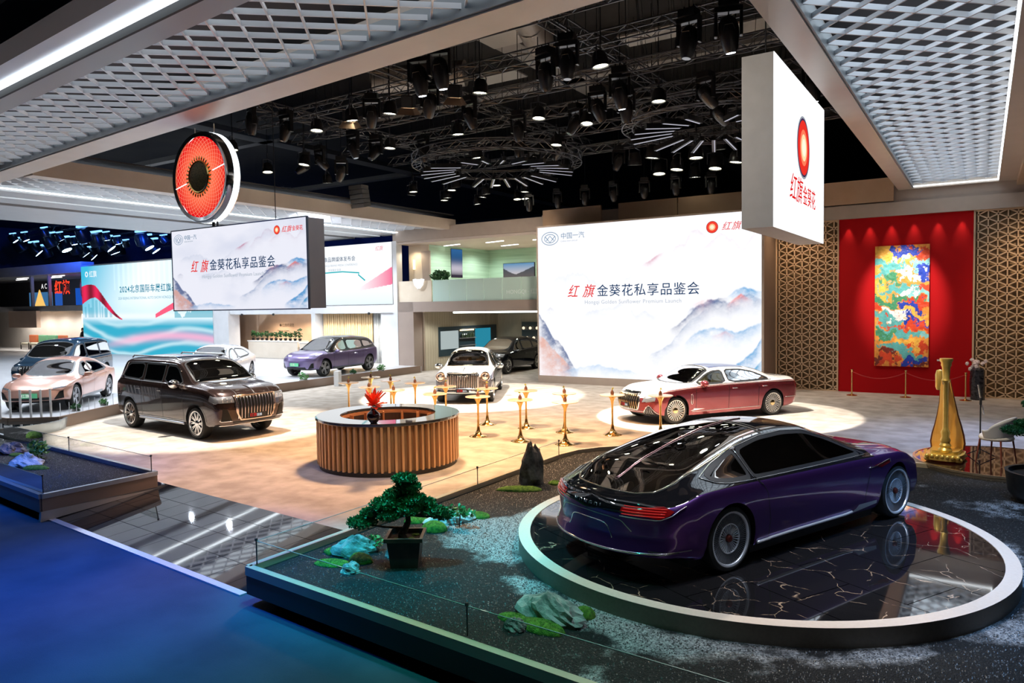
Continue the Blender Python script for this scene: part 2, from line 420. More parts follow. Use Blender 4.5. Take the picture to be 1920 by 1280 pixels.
        if lab: o['label'] = lab
        return o
    def fill(s, name, ax, poly, m, off=.006, step=.03, lab=None, parent=None, edge=None, thick=0):
        """polygon area laid on the body, rows across it between its left and right borders"""
        n = len(poly); ys = [p[1] for p in poly]; y0, y1 = min(ys) + 1e-4, max(ys) - 1e-4; nv = max(3, int((y1 - y0) / step) + 1); A = []
        xs = [p[0] for p in poly]; nu = max(4, int((max(xs) - min(xs)) / step) + 1)
        for v in np.linspace(y0, y1, nv):
            cr = []
            for i in range(n):
                a = poly[i]; b = poly[(i + 1) % n]
                if (a[1] > v) != (b[1] > v): cr.append(a[0] + (b[0] - a[0]) * (v - a[1]) / (b[1] - a[1]))
            if len(cr) < 2: continue
            a, b = min(cr), max(cr); r_ = [s.pt(ax, (lerp(a, b, k / nu), v), off) for k in range(nu + 1)]
            if None in r_: continue
            A.append(r_)
        if len(A) < 2: return None
        mb = MB(); mb.grid(A); o = mb.build(name, m, parent or s.t, smooth=True)
        if lab: o['label'] = lab
        if edge: s.tube(name + '_trim' if False else 'trim', ax, poly, edge[0], edge[1], closed=True, off=off)
        return o
    def window(s, ax, poly, name='window', m=None, frame=.042, fm=None, chrome=None, lab=None):
        s.wins.append((ax, poly, name, m or s.M['glass'], lab))
        s.ribbon('window_seal', ax, poly, frame, fm or s.M['black'], off=.004, closed=True)
        if chrome: s.tube('window_trim', ax, [(p[0], p[1]) for p in poly], chrome[0], chrome[1], closed=True, off=.004)
    def finish(s):
        cent = [np.mean([s.V[k] for k in f], axis=0) for f in s.F]; own = [-1] * len(s.F)
        for wi, (ax, poly, name, m, lab) in enumerate(s.wins):
            for fi, c in enumerate(cent):
                j = s.info[fi]
                if own[fi] >= 0: continue
                if ax in 'LR':
                    if (c[1] > 0) != (ax == 'L') or j < s.nE - 1 or j > s.nF + 2 or j > 99: continue
                    if pip(poly, c[0], c[2]): own[fi] = wi
                elif ax == 'T':
                    if j < s.nF - 3 and j < 100: continue
                    if pip(poly, c[0], c[1]): own[fi] = wi
                elif ax in 'FB':
                    if pip(poly, c[1], c[2]) and (c[0] > 0) == (ax == 'F'): own[fi] = wi
        for wi in range(-1, len(s.wins)):
            used = {}; mb = MB()
            for fi, f in enumerate(s.F):
                if own[fi] != wi: continue
                ff = []
                for k in f:
                    if k not in used: used[k] = len(mb.v); mb.v.append(s.V[k])
                    ff.append(used[k])
                mb.f.append(tuple(ff)); mi = 0
                if wi < 0:
                    j = s.info[fi]; c = cent[fi]; mi = 1 if (j >= s.nE and j < 100) or (j >= 100 + s.nE + 1) else 0
                    if s.matf: mi = s.matf(c, j, mi)
                    if j == 0: mi = 2
                mb.mi.append(mi)
            if not mb.f: continue
            if wi < 0: s.body = mb.build('body', [s.M['body'], s.M.get('upper', s.M['body']), s.M['black']], s.t, smooth=True, angle=50)
            else:
                ax, poly, name, m, lab = s.wins[wi]; o = mb.build(name, m, s.t, smooth=True)
                if lab: o['label'] = lab
        # floor pan
        mb = MB(); w = s.g('w', 0) - .2; zs = s.g('zs', 0)
        mb.b2((-s.wb / 2 + s.Ra, -w, zs - .02), (s.wb / 2 - s.Ra, w, zs + .05)); mb.b2((s.X0 + .45, -w * .62, zs + .0), (s.X1 - .45, w * .62, zs + .22)); mb.build('floor_pan', s.M['black'], s.t)
    def interior(s, m_seat, m_dash, xs=(.15, -.75), zf=None, bench=True):
        zf = zf or s.g('zs', 0) + .1; zb = s.g('zb', 0); mb = MB(); w = s.g('w', 0) - .14
        mb.b2((-1.5, -w, zf), (1.2, w, zf + .04)); mb.build('cabin_floor', s.M['black'], s.t)
        d = MB(); d.b2((.95, -w, zb - .28), (1.35, w, zb - .02)); d.build('dashboard', m_dash, s.t, bevel=.03)
        for x in xs:
            for y in (-.38, .38):
                q = MB(); q.box((x, y, zf + .32), (.5, .5, .18)); q.box((x - .3, y, zf + .62), (.16, .48, .62), ry=-.22); q.box((x - .38, y, zb + .13), (.11, .27, .19), ry=-.15); q.build('seat', m_seat, s.t, bevel=.045, smooth=True, angle=60)
        mb = MB(); mb.tube([(.9 + .05 * math.sin(a), .38 + .18 * math.cos(a), zb - .06 + .17 * math.sin(a)) for a in np.linspace(0, 2 * PI, 20)[:-1]], .016, 6, closed=True); mb.build('steering_wheel', s.M['black'], s.t, smooth=True)
    def wheels(s, style, m_rim, m_tyre=None, rimR=None, width=.25, m2=None, m_hub=None):
        Rw = s.Rw; rr = rimR or Rw * .74; m_tyre = m_tyre or s.M['tyre']; m2 = m2 or m_rim; ws = []
        tb = MB(); wd = width / 2
        tb.lathe([(rr, -wd * .9), (rr + .012, -wd), (Rw - .04, -wd), (Rw - .012, -wd * .86), (Rw, -wd * .6), (Rw, wd * .6), (Rw - .012, wd * .86), (Rw - .04, wd), (rr + .012, wd), (rr, wd * .9)], 48, axis='Y')
        root = tb.build('wheel', m_tyre, s.t, smooth=True, angle=35)
        rb = MB(); rb.lathe([(rr + .002, -wd * .9), (rr - .02, -wd * .6), (rr - .03, wd * .3), (rr - .022, wd * .72), (rr - .012, wd * .96), (rr + .006, wd * .98), (rr + .01, wd * .9)], 48, axis='Y')
        rb.lathe([(rr - .03, -wd * .1), (.0, -wd * .1)], 24, axis='Y', mi=1)
        f = -wd * .86  # local y of outer face is -y (lathe maps +z to -y)
        def spoke(a, r0, r1, w0, w1, d0, d1, y0, y1, m=0):
            ca, sa = math.cos(a), math.sin(a); tx, tz = -sa, ca
            v = []
            for r_, w_, dd, yy in ((r0, w0, d0, y0), (r1, w1, d1, y1)):
                for k, e in ((-1, 0), (1, 0), (1, 1), (-1, 1)): v.append((r_ * ca + tx * w_ * k / 2, yy + e * dd, r_ * sa + tz * w_ * k / 2))
            rb.add(v, [(0, 1, 2, 3), (4, 7, 6, 5), (0, 4, 5, 1), (1, 5, 6, 2), (2, 6, 7, 3), (3, 7, 4, 0)], m)
        if style == 'turbine':      # many fine blades, dished
            for k in range(24): spoke(2 * PI * k / 24, .07, rr - .015, .013, .027, .05, .03, f + .02, f + .012)
        elif style == 'concept':
            rb.lathe([(rr - .008, -f - .004), (rr * .9, -f - .012), (rr * .52, -f - .03), (rr * .55, -f - .03)], 48, axis='Y', mi=1)
            rb.lathe([(rr * .56, -f - .03), (rr * .5, -f - .08), (.0, -f - .085)], 48, axis='Y', mi=2)
            for k in range(30): spoke(2 * PI * k / 30, rr * .17, rr * .55, .004, .011, .03, .028, f + .022, f + .010)
            for k in range(72): spoke(2 * PI * k / 72 + .3 * 0, rr * .56, rr * .93, .004, .007, .008, .008, f + .010, f - .001, 3)
            rb.lathe([(rr * .52, -f - .025), (rr * .53, -f - .006), (rr * .56, -f - .006), (rr * .57, -f - .02)], 48, axis='Y')
        elif style == 'multi':      # ten split spokes
            for k in range(10):
                a = 2 * PI * k / 10; spoke(a - .1, .06, rr - .015, .03, .018, .05, .03, f + .02, f + .008); spoke(a + .1, .06, rr - .015, .03, .018, .05, .03, f + .02, f + .008)
            rb.lathe([(rr - .01, -f), (rr - .04, -f + .003), (rr - .045, -f - .02)], 48, axis='Y')
        elif style == 'aero':
            for k in range(5):
                a = 2 * PI * k / 5; spoke(a, .05, rr - .01, .09, .13, .04, .02, f + .015, f + .01)
        else:
            for k in range(5): spoke(2 * PI * k / 5, .05, rr - .015, .06, .05, .05, .03, f + .02, f + .01)
        rb.build('rim', [m_rim, m2, s.M['black'], mat('rim_mesh_grey', (.34, .35, .38), .3, .6)], root, smooth=True, angle=30)
        hb = MB(); k_ = .5 if style == 'concept' else 1; hb.lathe([(.075 * k_, -f - .03), (.075 * k_, -f - .004), (.06 * k_, -f + .004), (.0, -f + .006)], 20, axis='Y'); hb.build('hub_cap', m_hub or m_rim, root, smooth=True, angle=40)
        pos = [(-s.wb / 2, -1), (s.wb / 2, -1), (-s.wb / 2, 1), (s.wb / 2, 1)]
        for i, (x, sd) in enumerate(pos):
            o = root
            if i:
                o = root.copy(); COL.objects.link(o)
                for ch in root.children: c = ch.copy(); COL.objects.link(c); c.parent = o
                o.parent = s.t
            o.location = (x, sd * (s.yw - wd), Rw); o.rotation_euler = (0, 0, 0 if sd < 0 else PI)
    def mirror_pair(s, x, z, m, y=None, chrome=None, size=(.13, .2, .13)):
        for sd in (-1, 1):
            w = y or s.g('w', x); mb = MB(); mb.sphere((x, sd * (w + .12), z), 1, 14, 8, sc=(size[0] / 1.6, size[1] / 1.7, size[2] / 1.7)); mb.box((x + .02, sd * (w + .0), z - .05), (.06, .16, .035))
            o = mb.build('door_mirror', m, s.t, smooth=True, angle=60)
            MB().sphere((x - .035, sd * (w + .12), z), 1, 10, 6, sc=(.055, size[1] / 1.9, size[2] / 2.0)).build('mirror_glass', chrome or s.M['chrome'], o, smooth=True)
    def plate(s, ax, y, z, w=.46, h=.13, off=.03, txt=(('红旗', (.8, .03, .03)),), bg=None):
        X = max((s.pt(ax, (y + k, z), 0) or Vector((0, 0, 0))).x * (1 if ax == 'F' else -1) for k in (-w / 2, 0, w / 2)) * (1 if ax == 'F' else -1); sg = 1 if ax == 'F' else -1
        o = MB().box((X + sg * off, y, z), (.015, w, h)).build('number_plate', bg or s.M['black'], s.t)
        off_y = -w * .42
        for i, (tx, col, sc) in enumerate(txt):
            text('plate_text', tx, h * sc, emis('plate_' + str(col), col, .8), o, (X + sg * (off + .009), (y + off_y) if sg > 0 else (y - off_y), z - h * .27), (PI / 2, 0, PI / 2 * sg), ext=.001, sx=1); off_y += len(tx) * h * sc * .98
        return o
PAINT = dict(black=mat('black_plastic', (.012, .012, .013), .45), tyre=mat('tyre_rubber', (.018, .018, .018), .7), chrome=mat('chrome', (.85, .85, .86), .08, 1),
             satin=mat('satin_aluminium', (.62, .62, .64), .28, 1), glass=glassy('tinted_car_glass', (.10, .11, .12), 1.55), clear=glassy('clear_car_glass', (.55, .6, .58), 1.5),
             grille=mat('grille_dark', (.02, .02, .02), .3, .6), lens=mat('lamp_lens', (.32, .34, .37), .08, .6, 1), gloss=mat('piano_black', (.008, .008, .01), .06, 0, 1))
def paint(name, c, rough=.28, metal=.75, **k): return mat(name, c, rough, metal, 1.0, **k)
def M_(**k): d = dict(PAINT); d.update(k); return d
def both(fn):
    for ax, sg in (('L', 1), ('R', -1)): fn(ax, sg)
# ------------------------------------------------------------------ setting: floors, walls
UD = Vector((-.99667, .08157, 0)); VD = Vector((-.08157, -.99667, 0)); ROT = math.atan2(-.08157, .99667)   # the booth front runs a few degrees off the back wall
carpet = noisy('sand_carpet', (.36, .305, .25), (.52, .45, .38), 2.2, .92, bump=.3, bscale=60, stretch=(1, 1, 1), lo=.34, hi=.66, spec=.15, detail=9)
hallm = noisy('hall_carpet', (.045, .062, .09), (.065, .085, .12), 1.2, .95, bump=.3, bscale=90, spec=.1)
taupe = noisy('taupe_board', (.36, .29, .245), (.38, .31, .26), 3, .6); greyb = noisy('pale_grey_board', (.56, .56, .57), (.60, .60, .61), 2, .5)
bronze = mat('bronze_board', (.30, .215, .165), .4, .35); darkm = mat('matt_black', (.012, .012, .014), .7); beige = noisy('beige_board', (.62, .52, .40), (.66, .56, .44), 2, .6)
goldm = mat('brushed_gold', (.80, .55, .22), .22, 1); whitem = mat('white_paint', (.78, .78, .78), .4)
struct(MB().b2((-95, -14, -.25), (40, 70, -.15)).build('floor', hallm))['label'] = 'dark hall carpet'
cp = [(-23.0, 9.0), (-20.5, 8.5), (-13.13, 7.95), (-7.0, 7.45), (-7.0, 5.6), (9, 5.6), (30, 5.6), (30, 28.2), (-15.7, 28.2), (-15.7, 34), (-26, 34), (-26, 28.2), (-23.4, 28.2)]
struct(MB().prism(cp, -.149, 0).build('floor', carpet))['label'] = 'sand coloured booth carpet'
st = [(-23.4, 28.2), (-23.4, 26.85), (-23.05, 19.1), (-22.95, 12.8), (-21.6, 10.3), (-22.6, 9.5), (-26, 9.3), (-95, 12), (-95, 60), (-23.9, 60), (-23.9, 28.2)]
struct(MB().prism(st, -.149, .30).build('floor', noisy('stage_floor', (.46, .46, .47), (.52, .52, .54), 2, .35)))['label'] = 'pale raised stage floor'
mb = MB()
edge = [(-23.4, 28.1), (-23.4, 26.85), (-23.05, 19.1), (-22.95, 12.8), (-21.6, 10.3), (-22.6, 9.5), (-26, 9.3), (-34, 9.6)]
for a, b in zip(edge, edge[1:]): mb.beam((*a, .165), (*b, .165), .07, .33)
struct(mb.build('trim_1', bronze))['label'] = 'bronze edge of the raised stage'
struct(MB().b2((-95, -14, 13), (40, 70, 13.2)).build('ceiling', noisy('hall_ceiling', (.010, .010, .011), (.02, .018, .015), .5, .9)))
wdk = noisy('hall_wall_dark', (.03, .03, .035), (.06, .06, .07), .4, .8); struct(MB().b2((-95, 69, -.2), (-32, 70, 13)).build('wall_back', wdk)); struct(MB().b2((-32, 69, -.2), (40, 70, 13)).build('wall_back', darkm)); struct(MB().b2((-95, -14, -.2), (-94, 70, 13)).build('wall_left', wdk)); struct(MB().b2((39, -14, -.2), (40, 70, 13)).build('wall_right', darkm))
struct(MB().b2((-95, -14.5, -.2), (40, -14, 13)).build('wall_front', darkm))
# fascia over everything, and the masonry of the back wall
f = MB(); f.b2((-16.4, 28.2, 6.5), (4.0, 28.7, 7.15)); f.b2((-25.1, 28.2, 6.5), (-16.4, 28.7, 7.1)); struct(f.build('wall_fascia', taupe))
struct(MB().b2((-5.2, 28.05, 6.05), (9, 28.7, 6.5)).build('wall_soffit', noisy('light_taupe', (.42, .35, .29), (.45, .37, .31), 3, .6)))
struct(MB().b2((-16.4, 28.35, 0), (9, 28.8, 6.6)).build('wall_booth', mat('gold_brown', (.26, .17, .085), .5)))
mb = MB(); [mb.b2((x0, 28.1, 6.55), (x1, 28.2, 7.35)) for x0, x1 in ((-16.3, -13.5), (-12.7, -10.2), (-10.15, -7), (-6.9, -2.6))]; struct(mb.build('wall_panel', noisy('warm_board', (.50, .33, .21), (.54, .36, .24), 1.5, .6)))
# red wall
struct(MB().b2((-4.31, 28.2, 0), (-.30, 28.36, 6.05)).build('wall_red', mat('red_felt', (.40, .004, .006), .85, spec=.15)))['label'] = 'tall saturated red wall'
# ------------------------------------------------------------------ lattice screens
lat = mat('lattice_wood', (.62, .43, .27), .45)
def lattice(x0, x1, label):
    dx, dz = .2655, .268; z1 = 6.05; mb = MB(); n = int((x1 - x0 - .08) / dx) + 1; y = 28.2; w = .036; t = .05
    def seg(a, b):
        if min(a[1], b[1]) > z1 or max(a[1], b[1]) < 0 or a[0] > x1 - .03: return
        def cl(p, q):
            if p[1] > z1: k = (z1 - q[1]) / (p[1] - q[1]); return (q[0] + (p[0] - q[0]) * k, z1)
            if p[1] < 0: k = (0 - q[1]) / (p[1] - q[1]); return (q[0] + (p[0] - q[0]) * k, 0)
            return p
        def cx_(p, q):
            if p[0] > x1 - .02: k = (x1 - .02 - q[0]) / (p[0] - q[0]); return (x1 - .02, q[1] + (p[1] - q[1]) * k)
            return p
        a2, b2 = cl(a, b), cl(b, a)
        if abs(a2[0] - b2[0]) < 1e-5: return
        a2, b2 = cx_(a2, b2), cx_(b2, a2)
        mb.beam((a2[0], y, a2[1]), (b2[0], y, b2[1]), t, w, up=(0, 0, 1) if abs(a[0] - b[0]) > 1e-4 else (1, 0, 0))
    for i in range(n):
        x = x0 + .10 + i * dx; 
        if x < x1 - .03: mb.b2((x - w / 2, y - t / 2, 0), (x + w / 2, y + t / 2, z1))
        off = dz / 2 if i % 2 else 0; j = -1
        while off + j * dz < z1 + dz:
            z = off + j * dz
            if i < n: seg((x, z), (x + dx, z + dz / 2)); seg((x, z), (x + dx, z - dz / 2))
            if 0 < z < z1 and x < x1 - .03: mb.lathe([(.024, -.032), (.052, -.032), (.052, .02)], 8, c=(x, y, z), axis='Y'); mb.lathe([(.026, .0335), (.0, .0335)], 6, c=(x, y, z), axis='Y', mi=1)
            j += 1
    for xa in (x0, x1): mb.b2((xa - .025, y - .035, 0), (xa + .025, y + .035, z1))
    mb.b2((x0, y - .035, z1 - .05), (x1, y + .035, z1)); mb.b2((x0, y - .035, 0), (x1, y + .035, .04))
    o = mb.build('lattice_screen', [lat, mat('lattice_hole', (.10, .05, .02), .6)]); meta(o, label, 'screen')
lattice(-6.44, -4.34, 'tall wooden lattice screen left of the red wall'); lattice(-.27, 4.6, 'tall wooden lattice screen right of the red wall')
# painting
def fbm(h, w, sx, sy, oct=5, seed=0, rough=.5):
    r = np.random.RandomState(seed); out = np.zeros((h, w)); a = 1; tot = 0
    for o in range(oct):
        gx, gy = int(sx * 2 ** o) + 2, int(sy * 2 ** o) + 2; g = r.rand(gy, gx)
        X = np.linspace(0, gx - 1.001, w); Y = np.linspace(0, gy - 1.001, h); xi = X.astype(int); yi = Y.astype(int); fx = X - xi; fy = (Y - yi)[:, None]; fx = fx * fx * (3 - 2 * fx); fy = fy * fy * (3 - 2 * fy)
        A = g[yi][:, xi]; B = g[yi][:, xi + 1]; C_ = g[yi + 1][:, xi]; D = g[yi + 1][:, xi + 1]
        out += a * ((A * (1 - fx) + B * fx) * (1 - fy) + (C_ * (1 - fx) + D * fx) * fy); tot += a; a *= rough
    return out / tot
def color_grid(name, img, p0, ux, uz, m, parent=None, relief=None):
    """img [h,w,3], row 0 at the bottom, laid as a vertex colour grid from p0 along ux, uz"""
    h, w, _ = img.shape; X, Y = np.meshgrid(np.linspace(0, 1, w), np.linspace(0, 1, h)); P = np.array(p0)[None, None] + X[..., None] * np.array(ux) + Y[..., None] * np.array(uz)
    if relief is not None: P = P + relief
    me = bpy.data.meshes.new(name); nf = (h - 1) * (w - 1); I = np.arange(h * w).reshape(h, w); F = np.stack([I[:-1, :-1], I[:-1, 1:], I[1:, 1:], I[1:, :-1]], -1).reshape(-1, 4)
    me.vertices.add(h * w); me.vertices.foreach_set('co', P.reshape(-1).astype(np.float32)); me.loops.add(nf * 4); me.loops.foreach_set('vertex_index', F.reshape(-1).astype(np.int32))
    me.polygons.add(nf); me.polygons.foreach_set('loop_start', np.arange(0, nf * 4, 4).astype(np.int32)); me.polygons.foreach_set('loop_total', np.full(nf, 4, np.int32)); me.update(calc_edges=True)
    a = me.color_attributes.new('Col', 'FLOAT_COLOR', 'POINT'); c = np.ones((h * w, 4), np.float32); c[:, :3] = np.clip(img.reshape(-1, 3), 0, 4); a.data.foreach_set('color', c.reshape(-1)); me.materials.append(m)
    o = bpy.data.objects.new(name, me); COL.objects.link(o)
    if parent: o.parent = parent
    return o
def lin(c): c = np.array(c, float) / 255; return np.where(c <= .04045, c / 12.92, ((c + .055) / 1.055) ** 2.4)
def painting():
    h, w = 420, 170; v, u = np.meshgrid(np.linspace(0, 1, h), np.linspace(0, 1, w), indexing='ij')
    wx = fbm(h, w, 4, 8, 6, 3, .65) - .5; wy = fbm(h, w, 4, 8, 6, 4, .65) - .5; U = u + wx * .75; V = v + wy * .30 + (u - .5) * .05
    img = np.zeros((h, w, 3)) + lin((232, 150, 60))
    pal = dict(o=(232, 150, 60), r=(214, 66, 28), t=(88, 170, 168), g=(64, 140, 100), b=(24, 60, 170), w=(238, 232, 226), d=(120, 40, 30), y=(240, 180, 70), c=(130, 195, 195))
    blobs = [(.5, .98, .35, .04, 'b'), (.15, .93, .2, .05, 'y'), (.88, .94, .2, .05, 'r'), (.42, .9, .12, .045, 'w'), (.15, .84, .25, .05, 't'), (.8, .86, .22, .04, 'c'), (.35, .8, .3, .03, 't'), (.92, .8, .14, .06, 'b'), (.65, .77, .26, .035, 'w'), (.1, .75, .2, .035, 't'), (.3, .71, .2, .03, 'g'), (.75, .71, .3, .025, 'o'),
             (.1, .62, .22, .07, 'y'), (.5, .64, .35, .04, 't'), (.92, .66, .15, .04, 'r'), (.65, .61, .14, .04, 'w'), (.85, .6, .16, .03, 'c'), (.55, .55, .25, .035, 'g'), (.2, .53, .3, .04, 'g'), (.85, .53, .14, .03, 'r'), (.75, .49, .22, .025, 'b'), (.15, .46, .2, .03, 'r'), (.42, .44, .25, .04, 'w'), (.75, .44, .3, .02, 'y'), (.62, .395, .3, .022, 'b'),
             (.25, .38, .3, .03, 't'), (.85, .37, .2, .03, 'r'), (.4, .34, .35, .015, 'r'), (.45, .29, .5, .045, 't'), (.9, .28, .15, .04, 'c'), (.15, .26, .25, .03, 'g'), (.35, .22, .4, .02, 'o'), (.62, .2, .16, .03, 'y'), (.3, .16, .3, .03, 't'), (.85, .17, .2, .03, 'r'), (.55, .12, .35, .03, 't'), (.15, .09, .2, .04, 'd'), (.7, .07, .25, .035, 'b'), (.25, .03, .4, .03, 'r'), (.9, .03, .25, .02, 'd')]
    for x, y, a, b, k in blobs:
        d = ((U - x) / a) ** 2 + ((V - y) / b) ** 2; m_ = np.clip((1.05 - d) * 6, 0, 1)[..., None]; img = img * (1 - m_) + lin(pal[k]) * m_
    img *= (.72 + .5 * fbm(h, w, 14, 30, 4, 9))[..., None]
    t = thing('painting', 'tall abstract painting in orange, teal, white and blue hung on the red wall', 'painting', (-2.335, 28.17, 0))
    MB().b2((-.815, -.07, .95), (.815, 0, 5.045)).build('stretcher', mat('canvas_edge', (.35, .08, .04), .6), t)
    rel = np.zeros((h, w, 3)); rel[..., 1] = -(fbm(h, w, 20, 44, 3, 5)) * .02
    color_grid('canvas', img, (-.815, -.072, .95), (1.63, 0, 0), (0, 0, 4.095), vcol_mat('oil_paint', None, .45), t, rel)
    meta(MB().b2((-1.28, 28.18, 1.16), (-1.14, 28.2, 1.21)).build('wall_label', whitem), 'small white caption card on the red wall by the painting', 'label')
painting()
# ------------------------------------------------------------------ ink landscape for the white screens
def ink(h, w, seed=1, sat=1.0):
    v, u = np.meshgrid(np.linspace(0, 1, h), np.linspace(0, 1, w), indexing='ij'); img = np.ones((h, w, 3)) * np.array([.93, .93, .96])
    cl = fbm(h, w, 3, 3, 5, seed); img -= (np.clip(cl - .54, 0, 1) * .32 * sat)[..., None] * np.array([1, .85, .55])
    def ridge(x0, x1, pts, thick, col, st, rg=.05, sd=0, top=.012):
        nonlocal img
        x = np.linspace(0, 1, w); base = np.interp(x, [p[0] for p in pts], [p[1] for p in pts]); n = (fbm(2, w, 14, 1, 5, sd + 50, .6)[0] - .5) * 2 * rg
        hh = (base + n)[None, :]; d = hh - v; a = np.where(d > 0, np.exp(-d / thick), np.clip(1 + d / top, 0, 1) * 1.0) * np.clip((x - x0) / .05, 0, 1)[None] * np.clip((x1 - x) / .05, 0, 1)[None]
        tex = np.clip(-.25 + 2.3 * fbm(h, w, 20, 18, 5, sd + 90, .75), 0, 1.5); a = np.clip(a * st * sat * tex, 0, 1)[..., None]; img = img * (1 - a) + np.array(col) * a
    B = (.14, .38, .66); D = (.06, .10, .24); P = (.55, .35, .45); G = (.45, .52, .65); Rr = (.80, .25, .24)
    ridge(.52, .82, [(.5, .12), (.62, .22), (.72, .38), (.82, .45)], .05, G, .5, .03, 1); ridge(.62, .88, [(.62, .30), (.75, .44), (.88, .52)], .035, D, .55, .03, 2)
    ridge(.70, 1.02, [(.7, .42), (.8, .50), (.88, .47), (.95, .52), (1, .48)], .04, (.12, .18, .34), .75, .03, 3); ridge(.86, 1.02, [(.86, .5), (.93, .56), (1, .52)], .05, B, .7, .02, 4)
    ridge(.72, .82, [(.7, .44), (.78, .5), (.82, .5)], .03, Rr, .5, .02, 5); ridge(.86, .97, [(.86, .46), (.92, .52), (.97, .48)], .02, Rr, .9, .012, 6)
    ridge(.68, 1.02, [(.68, .22), (.8, .33), (.9, .30), (1, .36)], .05, B, .55, .03, 7); ridge(.8, .9, [(.8, .28), (.86, .3), (.9, .27)], .02, Rr, .35, .015, 8)
    ridge(.84, 1.03, [(.84, .04), (.93, .14), (1, .26)], .10, B, .7, .03, 9); ridge(.93, 1.03, [(.93, 0), (1, .14)], .08, (.08, .35, .6), .6, .02, 10)
    ridge(-.03, .2, [(0, .40), (.06, .30), (.13, .16), (.2, .02)], .12, (.16, .20, .34), .95, .05, 11); ridge(-.03, .17, [(0, .28), (.06, .2), (.17, .02)], .20, (.72, .42, .36), .95, .04, 12)
    ridge(.03, .09, [(.02, .42), (.06, .46), (.1, .42)], .035, D, .5, .03, 13); ridge(.6, .82, [(.6, .72), (.68, .82), (.75, .93), (.82, .82)], .035, P, .20, .08, 14)
    ridge(.74, 1.0, [(.74, .78), (.84, .9), (.92, .80), (1, .86)], .03, P, .16, .07, 15); ridge(.5, .62, [(.5, .7), (.56, .76), (.62, .80)], .02, (.6, .25, .35), .5, .02, 16)
    ridge(.05, .5, [(.05, .6), (.2, .7), (.35, .6), (.5, .68)], .05, G, .16, .06, 17); ridge(.2, .6, [(.2, .42), (.4, .46), (.6, .38)], .06, G, .2, .05, 18); ridge(.1, .5, [(.1, .02), (.3, .08), (.5, .05)], .04, B, .3, .03, 19)
    return img
navy = emis('print_navy', (.012, .045, .12), 1); redp = emis('print_red', (.75, .03, .03), 1); greyp = emis('print_grey', (.45, .50, .58), 1); whitep = emis('print_white', (1, 1, 1), 1)
def slogan(par, x, z, k, y):
    """the launch slogan, k = height of the dark characters"""
    text('screen_text', '红', k * 1.12, redp, par, (x, y, z), shear=.35, bold=.004 * k, sx=.85); text('screen_text', '旗', k * 1.12, redp, par, (x + k * 1.35, y, z), shear=.35, bold=.004 * k, sx=.9)
    text('screen_text', '金葵花私享品鉴会', k, navy, par, (x + k * 2.65, y, z + .02), bold=.003 * k, sp=1.1)
    text('screen_text', 'Hongqi Golden Sunflower Premium Launch', k * .43, greyp, par, (x + k * 1.55, y, z - k * .62), sp=1.06)
def corner_marks(par, x0, x1, z1, k, y):
    mb = MB()
    for r_ in (.5, .33): mb.tube([(x0 + k * (.95 + math.cos(a) * r_ * 1.5), y, z1 - k * .8 + k * r_ * math.sin(a)) for a in np.linspace(0, 2 * PI, 28)[:-1]], k * .025, 4, closed=True)
    mb.tube([(x0 + k * .5, y, z1 - k * .62), (x0 + k * .95, y, z1 - k * 1.1), (x0 + k * 1.4, y, z1 - k * .62)], k * .03, 4); mb.tube([(x0 + k * .62, y, z1 - k * .95), (x0 + k * .95, y, z1 - k * .6), (x0 + k * 1.28, y, z1 - k * .95)], k * .03, 4)
    mb.build('emblem', emis('print_slate', (.18, .28, .4), 1), par)
    text('screen_text', '中国一汽', k * .52, emis('print_slate', (.18, .28, .4), 1), par, (x0 + k * 1.9, y, z1 - k * .85)); text('screen_text', 'CHINA FAW GROUP', k * .16, greyp, par, (x0 + k * 1.9, y, z1 - k * 1.12))
    sunmark(par, (x1 - k * 3.9, y, z1 - k * .8), k * .42)
    text('screen_text', '红旗', k * .62, redp, par, (x1 - k * 3.25, y, z1 - k * 1.02), shear=.35, sp=1.15); text('screen_text', '金葵花', k * .48, redp, par, (x1 - k * 1.85, y, z1 - k * .97))
def sunmark(par, c, r, yaw=0, k=1):
    M3 = Matrix.Rotation(yaw, 4, 'Z')
    for nm, rr, col, dy in (('emblem_rim', 1.0, (.25, .02, .02), 0), ('emblem_disc', .93, (.85, .05, .03), -.002), ('emblem_glow', .55, (1, .45, .22), -.004), ('emblem_core', .34, (1, .85, .6), -.006)):
        n = 40; mb = MB(); mb.add([(rr * r * math.cos(2 * PI * i / n) * k, dy, rr * r * math.sin(2 * PI * i / n)) for i in range(n)], [tuple(range(n))])
        o = mb.build(nm, emis('em_' + nm, col, 1.0), par); o.matrix_local = Matrix.Translation(c) @ M3
big = thing('led_wall', 'huge white screen with ink mountains and the launch slogan, standing on the carpet', 'screen', (-15.66, 26.47, 0))
MB().b2((0, .02, 0), (9.2, 1.73, 6.47)).build('cabinet', noisy('brown_side', (.24, .165, .12), (.26, .18, .13), 2, .6), big)
mb = MB(); mb.b2((0, -.03, 0), (9.2, .02, .30)); mb.b2((0, -.03, 6.41), (9.2, .02, 6.47)); mb.b2((0, -.03, .30), (.06, .02, 6.41)); mb.b2((9.12, -.03, .30), (9.2, .02, 6.41)); mb.build('frame', taupe, big)
SCR = vcol_mat('led_screen', 1.03)
img = ink(290, 420, 1, 1.15); img[:, :, :] = np.clip(img + .03, 0, 1.0)
color_grid('screen', img, (.06, 0, .30), (9.06, 0, 0), (0, 0, 6.11), SCR, big)
slogan(big, 1.42, 3.55, .50, -.012); corner_marks(big, .15, 9.4, 6.35, .52, -.012)
